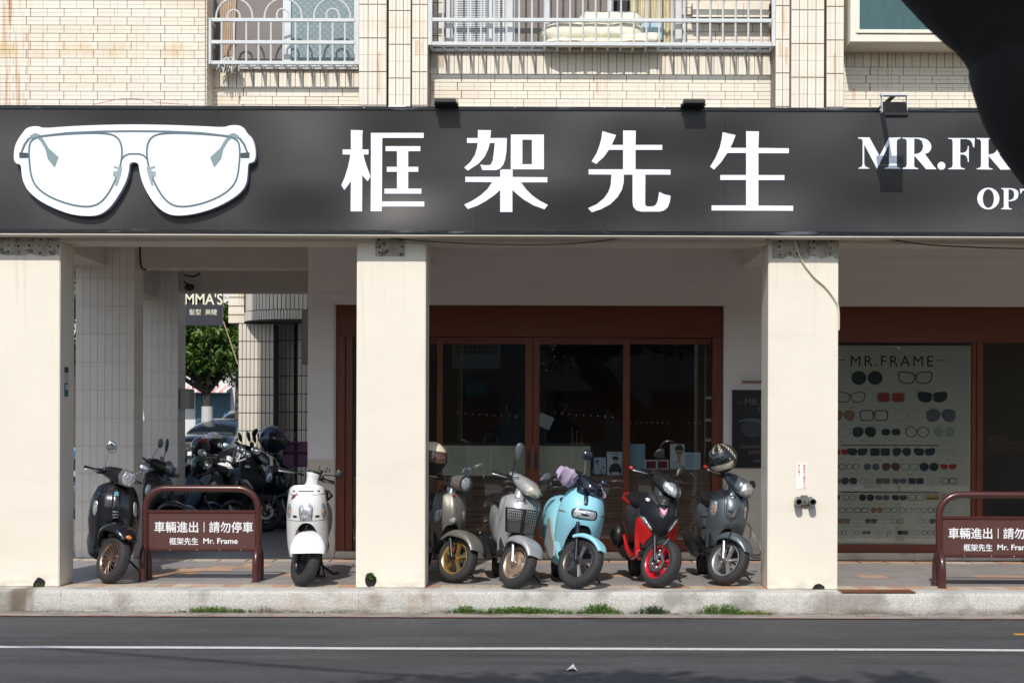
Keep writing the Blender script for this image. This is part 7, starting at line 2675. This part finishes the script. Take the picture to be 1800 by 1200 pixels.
# grey cabinet and pipes on the inner side of the third column
p = P(326, 705, Y3 + .2)
tag(MB().box(c3b + .0, c3b + .16, Y3 + .05, Y3 + .3, px_z(718, Y3, 330), px_z(683, Y3, 330), .008).obj('meter_box', mat('beige_grey_box', srgb(150, 145, 135), .5)), 'beige meter box on the side of the inner tiled column', 'meter box')
tag(MB().box(fx(530, 8), fx(548, 8), 8, 8.25, px_z(640, 8, 540), px_z(543, 8, 540), .01).obj('wall_cabinet', mat('beige_grey_box', srgb(150, 145, 135), .5)), 'tall pale cabinet on the shop side wall inside the passage', 'cabinet')
cable('drop_cable', 'black cables hanging beside the second tiled column under the beam', [P(247, 425, 3.4), P(246, 450, 3.4), P(249, 470, 3.4), P(257, 474, 3.4)], .012, M_cable)
cable('drop_cable', 'black cable loop under the far beam above the passage', [P(323, 483, 6.3), P(340, 486, 6.3), P(352, 480, 6.3)], .012, M_cable)
cam_ = thing('camera_fixture', 'small dark camera hanging under the beam at the top of the passage', 'camera', tuple(P(333, 505, 6.3)))
MB().ball((0, 0, 0), .07, .06, .05).obj('camera_body', M_blackpl, cam_, smooth=60)
MB().tube([(-.08, 0, .08), (-.03, 0, .05), (0, 0, 0)], .015, 6).obj('arm', M_blackpl, cam_)

# hanging hair salon sign
EY = 12.4
es = thing('salon_sign', 'dark navy hanging sign with white letters beyond the passage', 'sign', (0, 0, 0))
M_esign = mat('navy_sign_face', srgb(38, 42, 52), .45)
MB().box(px_x(300, EY), px_x(390, EY), EY, EY + .12, px_z(572, EY, 360), px_z(500, EY, 360), .004).obj('board', M_esign, es)
M_ecream = mat('cream_sign_letters', srgb(235, 232, 205), .5)
text("EMMA'S", .3, (px_x(312, EY), EY - .004, px_z(535, EY, 360)), M_ecream, es, bold=.003, width=px_x(389.5, EY) - px_x(312, EY), height=.20)
text('髮型  美睫', .2, (px_x(332, EY), EY - .004, px_z(552.5, EY, 360)), M_ecream, es, width=px_x(381, EY) - px_x(332, EY), height=.10)
tag(MB().cyl(P(393, 565, 11.6), P(418, 640, 11.2), .010, n=8).obj('leaning_pole', mat('tan_pole', srgb(165, 140, 110), .6)), 'thin tan pole slanting beside the far rounded column', 'pole')

# sloping side street
sl = MB()
sl.add([(-60, 13.5, -.088), (8, 13.5, -.088), (8, 30, .40), (-60, 30, .40)], [(0, 1, 2, 3)])
sl.add([(-60, 30, .40), (8, 30, .40), (8, 60, .55), (-60, 60, .55)], [(0, 1, 2, 3)])
struct(sl.obj('sloping_street', M_asphalt))

# cars
def car(label, px, Y, zg, colr, rot, sc, suv=False, emblem=True):
    t = thing('parked_car', label, 'car', (px_x(px, Y, 780), Y, zg), (0, 0, R_(rot)), 'cars parked on the side street')
    t.scale = (sc,) * 3
    hgt = 1.75 if suv else 1.42
    W = .92
    body = [(0.0, .45, W * .70, .18), (.08, .50, W * .88, .24), (.5, .60, W * .97, .33), (1.1, .64, W, .36), (2.2, .66, W, .38), (3.4, .66, W, .38), (4.2, .66, W * .97, .34), (4.55, .62, W * .85, .25), (4.6, .60, W * .7, .18)]
    t_b = MB().loft([sring((0, y, zc), a, b_, 32, .55) for y, zc, a, b_ in smooth_rows(body, 3)])
    bo = t_b.obj('body', colr, t, smooth=50)
    if suv:
        cab = [(.95, 1.0, W * .86, .05), (1.15, 1.12, W * .86, .25), (1.7, 1.36, W * .80, .38), (3.2, 1.36, W * .80, .38), (4.2, 1.34, W * .78, .36), (4.5, 1.15, W * .80, .2)]
    else:
        cab = [(1.15, .98, W * .82, .03), (1.4, 1.06, W * .80, .14), (2.0, 1.16, W * .72, .25), (2.7, 1.18, W * .70, .25), (3.3, 1.13, W * .72, .2), (3.9, 1.02, W * .78, .06)]
    MB().loft([sring((0, y, zc), a, b_, 28, .6) for y, zc, a, b_ in smooth_rows(cab, 3)]).obj('cabin_glass', mat('dark_car_glass', (.012, .016, .02), .05, coat=.8), t, smooth=50)
    rf = [(c_[0] + .12, c_[1] + c_[3] + .01 - .02, c_[2] * .8, .02) for c_ in cab if c_[3] > .2]
    MB().loft([sring((0, y, zc), a, b_, 20, .6) for y, zc, a, b_ in rf]).obj('roof', colr, t, smooth=50)
    for sx in (-1, 1):
        MB().tube([(sx * W * .80, cab[0][0] + .1, cab[0][1] + .03), (sx * cab[2][2] * .93, cab[2][0], cab[2][1] + cab[2][3] * .75)], .03, 6).obj('pillar', colr, t)
        MB().loft([sring((sx * .66, y, z), a, b_, 16, .8) for y, z, a, b_ in ((.03, .62, .16, .05), (.06, .64, .20, .085), (.22, .66, .21, .08))]).obj('headlight', M_lens, t, smooth=50)
        MB().ball((sx * 1.02, 1.35, .98), .11, .08, .075).obj('wing_mirror', colr, t, smooth=60)
        for yy in (.85, 3.7):
            MB().revolve([(-.11, .20), (-.11, .30), (-.05, .33), (.05, .33), (.11, .30), (.11, .20)], (sx * .82, yy, .33), 'X', 28).obj('tyre', M_rubber, t, smooth=50)
            MB().cyl((sx * .80, yy, .33), (sx * .91, yy, .33), .2, n=20).obj('wheel_rim', M_alu, t)
    gr = MB().box(-.45, .45, -.03, .06, .50, .72, .03).obj('grille', M_blackgl, t)
    s_ = MB()
    for i in range(4):
        s_.box(-.44, .44, -.04, -.02, .53 + i * .05, .54 + i * .05)
    s_.obj('grille_bars', M_chrome, gr)
    frame_rect(MB(), -.47, .47, .48, .74, .025, -.045, .0, .004).obj('grille_frame', M_chrome, gr)
    if emblem:
        e = MB().tube([(.11 * math.cos(a), -.06, .62 + .11 * math.sin(a)) for a in [2 * math.pi * i / 24 for i in range(24)]], .012, 6, closed=True)
        for a in (90, 210, 330):
            e.tube([(0, -.06, .62), (.1 * math.cos(R_(a)), -.06, .62 + .1 * math.sin(R_(a)))], [.016, .006], 6)
        e.obj('star_badge', M_chrome, gr)
    MB().box(-.26, .26, -.05, -.03, .36, .47, .003).obj('number_plate', M_white, t)
    MB().box(-.7, .7, -.02, .05, .26, .35, .02).obj('lower_grille', M_black, t)
    return t
P_carb = paint('black_car_paint', (.010, .012, .018), .15, coat=1.0)
car('black saloon car with star grille nearest behind the inner column', 346, 31, .41, P_carb, -8, 1.02)
car('second dark saloon car behind the black one on the side street', 372, 36, .48, paint('dark_grey_car_paint', (.03, .032, .036), .2, coat=1), -10, 1.0, emblem=False)
car('bright blue suv with black roof rack behind the saloon cars', 404, 39, .47, paint('blue_car_paint', srgb(30, 120, 200), .25, coat=1), -6, 1.0, True, False)
car('blue grey car far left seen between the left columns', 128, 20, .08, paint('blue_grey_car_paint', srgb(80, 110, 150), .25, coat=1), 60, 1.1, False, False)
# far street wall with awning and shutter
FW = 46
fwx = lambda v: px_x(v, FW, 700)
fb = thing('street_shop', 'pale far shop with striped awning and teal shutter down the side street', 'building', (0, 0, 0))
MB().box(-40, 4, FW, FW + 3, .4, 9).obj('wall', mat('pale_far_wall', srgb(205, 204, 200), .7, var=.08, vscale=.6), fb)
MB().box(fwx(344), fwx(405), FW - .05, FW - .01, .5, px_z(690, FW, 370)).obj('shutter', mat('teal_shutter', srgb(52, 92, 110), .5, var=.1, vscale=2), fb)
M_aw = [mat('pink_awning', srgb(215, 150, 145), .7), mat('white_awning', srgb(225, 220, 215), .7)]
for i in range(14):
    x0 = fwx(318) + (fwx(408) - fwx(318)) * i / 14
    x1 = fwx(318) + (fwx(408) - fwx(318)) * (i + 1) / 14
    MB().add([(x0, FW - .02, px_z(679, FW, 360)), (x1, FW - .02, px_z(679, FW, 360)), (x1, FW - 1.1, px_z(688, FW, 360)), (x0, FW - 1.1, px_z(688, FW, 360))], [(0, 1, 2, 3)]).add(
        [(x0, FW - 1.1, px_z(688, FW, 360)), (x1, FW - 1.1, px_z(688, FW, 360)), (x1, FW - 1.1, px_z(691, FW, 360)), (x0, FW - 1.1, px_z(691, FW, 360))], [(0, 1, 2, 3)]).obj('awning_strip', M_aw[i % 2], fb)
# trees
M_bark = mat('grey_bark', (.11, .09, .07), .9, var=.3, vscale=12, bump=.8, bscale=20, stretch=(1, 1, .3))
M_bark_d = mat('dark_bark', (.022, .018, .016), .95, var=.4, vscale=6, bump=.8, bscale=14, stretch=(1, 1, .4))


def leaf_mat(name, base, tip):
    m = mat(name, base, .45, var=.5, vscale=5, coat=0.0)
    overlay(m, tip, (1, 1, 1), 1.3, .45, .65, .8)
    b = m.node_tree.nodes['Principled BSDF']
    b.inputs['Subsurface Weight'].default_value = 0.0
    return m


M_leaf = leaf_mat('bright_tree_leaf', (.06, .13, .018), (.17, .24, .04))
M_leaf2 = leaf_mat('dark_tree_leaf', (.025, .055, .012), (.04, .075, .015))


def tree(label, base, h, crown, nleaf, lsz, lm, seed, trunk_r=.14, bark=None, lean=(0, 0), ztrunk=None, clumps=26, name='tree'):
    """crown: (cx, cy, cz, rx, ry, rz) absolute offsets from base"""
    rr = random.Random(seed)
    t = thing(name, label, 'tree', base)
    cx, cy, cz, rx, ry, rz = crown
    tz = ztrunk or cz - rz * .6
    M = MB()
    pts = [(lean[0] * k, lean[1] * k, tz * k) for k in (0, .25, .5, .75, 1)]
    M.tube(pts, [trunk_r * 1.2, trunk_r, trunk_r * .9, trunk_r * .85, trunk_r * .8], 12)
    M.obj('trunk', bark or M_bark, t, smooth=60)
    cl = []
    L = MB()
    for i in range(clumps):
        while True:
            v = Vector((rr.uniform(-1, 1), rr.uniform(-1, 1), rr.uniform(-1, 1)))
            if v.length < 1:
                break
        c = Vector((cx + v.x * rx * .8, cy + v.y * ry * .8, cz + v.z * rz * .8))
        cl.append((c, rr.uniform(.22, .42) * min(rx, rz)))
        if i % 2 == 0:
            top = Vector(pts[-1])
            mid = top.lerp(c, .5) + Vector((rr.uniform(-.1, .1), rr.uniform(-.1, .1), -.05))
            L.tube([top, mid, c], [trunk_r * .45, trunk_r * .28, trunk_r * .1], 6)
    L.obj('limbs', bark or M_bark, t, smooth=60)
    LV = MB()
    for i in range(nleaf):
        c, r = cl[rr.randrange(len(cl))]
        v = Vector((rr.gauss(0, 1), rr.gauss(0, 1), rr.gauss(0, 1))).normalized() * r * rr.uniform(.4, 1.08)
        v.z *= .8
        p = c + v
        d = Vector((rr.uniform(-1, 1), rr.uniform(-1, 1), rr.uniform(-.9, .5)))
        leaf(LV, p, d, lsz * rr.uniform(.7, 1.3), lsz * rr.uniform(.4, .6), Vector((rr.uniform(-.5, .5), rr.uniform(-.5, .5), 1)))
    o = LV.obj('crown', lm, t)
    return t


bx = px_x(364, 33, 720)
tt = tree('round leafy street tree standing beyond the passage', (bx, 33, .42), 4, (-.1, 0, 3.8, 2.1, 1.6, 1.4), 10000, .21, M_leaf, 3, .15, mat('pale_bark', (.05, .04, .035), .9, var=.3, vscale=12), ztrunk=2.2, clumps=60)
MB().tube([(0, 0, .02), (0, 0, 1.82)], [.19, .165], 14).obj('white_painted_base', mat('whitewash', srgb(190, 190, 188), .8), tt)
tree('green tree seen in the slit between the left columns', (px_x(128, 24, 560), 24, .2), 5, (0, 0, 4.0, 1.9, 1.5, 1.6), 6000, .12, M_leaf, 5, .14, clumps=30)
tree('dark green tree behind the far rounded column', (px_x(420, 40, 600), 40, .5), 5, (0, 0, 4.2, 2.6, 2, 1.9), 7000, .13, M_leaf2, 6, .15, clumps=36)

# ================================================================== ACROSS THE ROAD, BEHIND THE CAMERA
opp = thing('opposite_building', 'long dull grey building across the road behind the viewer', 'building', (0, 0, 0))
M_opp = mat('dull_facade', (.16, .155, .15), .8, var=.2, vscale=.6)
MB().box(-45, 45, -40, -32, -.5, 6.4).obj('facade', M_opp, opp)
ow = MB()
for i in range(24):
    for j in range(2):
        MBx = (-43 + i * 3.6, 1.2 + j * 3.2)
        ow.box(MBx[0], MBx[0] + 2.0, -32.02, -31.95, MBx[1], MBx[1] + 1.7)
ow = ow.obj('windows', mat('dark_far_window', (.02, .024, .028), .15), opp)
ow['kind'] = 'stuff'
struct(MB().box(-60, 60, -31.9, -17.3, -.5, -.08).obj('opposite_pavement', M_concrete))
for i, (x, y, s_) in enumerate(((-17, -23, .8), (-9.5, -23, .8), (9.5, -23, .8), (17, -23, .8), (25, -23, .8), (-25, -23, .8))):
    tree(['second tree from the left', 'third tree from the left', 'third tree from the right', 'second tree from the right', 'rightmost tree', 'leftmost tree'][i] + ' in the row across the road behind the viewer',
         (x, y, -.1), 6, (0, 0, 3.0, 2.4, 1.8, 1.7 * s_), 4500, .24, M_leaf2, 20 + i, .2, M_bark_d, clumps=34, name='roadside_tree')

# the near tree whose dark trunk leans into the picture on the right
nt2 = thing('leaning_tree', 'black shaded trunk of a near tree leaning across the upper right corner', 'tree', (2.6, -11.6, -.2))
def W2(px, py, Y):
    p = P(px, py, Y)
    return Vector((p.x - 2.6, p.y + 11.6, p.z + .2))
YT = -11.0
spine, rad = [], []
edge = [(2240, 700), (2090, 560), (1972, 440), (1894, 370), (1822, 316), (1764, 258), (1738, 212), (1718, 132), (1668, 60), (1606, 0), (1548, -60), (1458, -160)]
for (ex, ey) in edge:
    k = (700 - ey) / 860
    r = .30 - .05 * k
    s_ = F / (D0 + YT)
    e = W2(ex, ey, YT)
    # centre lies right/up of the traced left edge
    n_ = Vector((.86, 0, .50)) if ey < 300 else Vector((.93, 0, .36))
    spine.append(e + n_.normalized() * r)
    rad.append(r)
low = [Vector((0.2, 0, -.02)), Vector((.12, 0, .6))]
pts = [tuple(v) + (r,) for v, r in zip(low + spine, [.40, .35] + rad)]
sm = smooth_rows([p_ for p_ in pts], 4)
M = MB()
rings = []
prev = None
for i, q in enumerate(sm):
    c = Vector(q[:3])
    a, b_ = Vector(sm[max(i - 1, 0)][:3]), Vector(sm[min(i + 1, len(sm) - 1)][:3])
    d = (b_ - a).normalized()
    u = d.cross(Vector((0, 1, 0))).normalized()
    v = Vector((0, 1, 0))
    ring = []
    for j in range(36):
        t_ = 2 * math.pi * j / 36
        rr_ = q[3] * (1 + .012 * mnoise.noise(Vector((c.x * 26, c.z * 26, j * .9))) + .02 * mnoise.noise(Vector((c.x * 3, c.z * 3 + j * 0, math.cos(t_) * 2 + math.sin(t_)))) + .02 * mnoise.noise(Vector((c.z * 9, math.cos(t_) * 6, math.sin(t_) * 6))))
        ring.append(c + (u * math.cos(t_) + v * math.sin(t_)) * rr_)
    rings.append(ring)
M.loft(rings)
M.obj('trunk', M_bark_d, nt2, smooth=60)
L = MB()
top = Vector(sm[-1][:3])
for (x, y, z) in ((-1.5, -1.5, 4.6), (-3.2, .2, 5.6), (1.2, -2.4, 5.0), (-.5, -3, 5.5), (2.2, -.6, 5.5), (0.2, .6, 5.4)):
    L.tube([top, top.lerp(Vector((x, y, z)), .5) + Vector((0, 0, .2)), (x, y, z)], [.2, .12, .05], 8)
L.obj('limbs', M_bark_d, nt2, smooth=60)
rr = random.Random(44)
LV = MB()
cl = []
def ok_above(p):
    """clumps stay above the field of view"""
    w_ = Vector((2.6, -11.6, -.2)) + p
    d = w_.y + 15.0
    return d < 0.3 or (w_.z - .45) > 1.48 + .30 * d + .15
for i in range(400):
    c = Vector((rr.uniform(-2.4, 2.6), rr.uniform(-4.8, .2), rr.uniform(3.5, 5.8)))
    if ok_above(c):
        cl.append((c, rr.uniform(.35, .6)))
    if len(cl) > 120:
        break
# outer branch tips that throw the blurred leaf shadow at the foot of the picture
for (x, y, z, r) in ((-3.55, .1, 6.6, .42), (-3.0, .2, 6.6, .45), (-4.2, .02, 6.6, .40), (-2.5, .0, 6.6, .35), (-1.9, -.15, 6.7, .35), (-4.8, -.2, 6.6, .4), (-1.25, .06, 6.7, .30), (-3.6, -.6, 6.5, .5), (-2.6, -.7, 6.5, .5)):
    cl.append((Vector((x, y, z)), r))
for i in range(22000):
    c, r = cl[rr.randrange(len(cl))]
    v = Vector((rr.gauss(0, 1), rr.gauss(0, 1), rr.gauss(0, 1))).normalized() * r * rr.uniform(.2, 1.05)
    v.z *= .7
    leaf(LV, c + v, Vector((rr.uniform(-1, 1), rr.uniform(-1, 1), rr.uniform(-.7, .4))), .16 * rr.uniform(.7, 1.3), .09 * rr.uniform(.7, 1.2), Vector((rr.uniform(-.5, .5), rr.uniform(-.5, .5), 1)))
LV.obj('crown', M_leaf2, nt2)
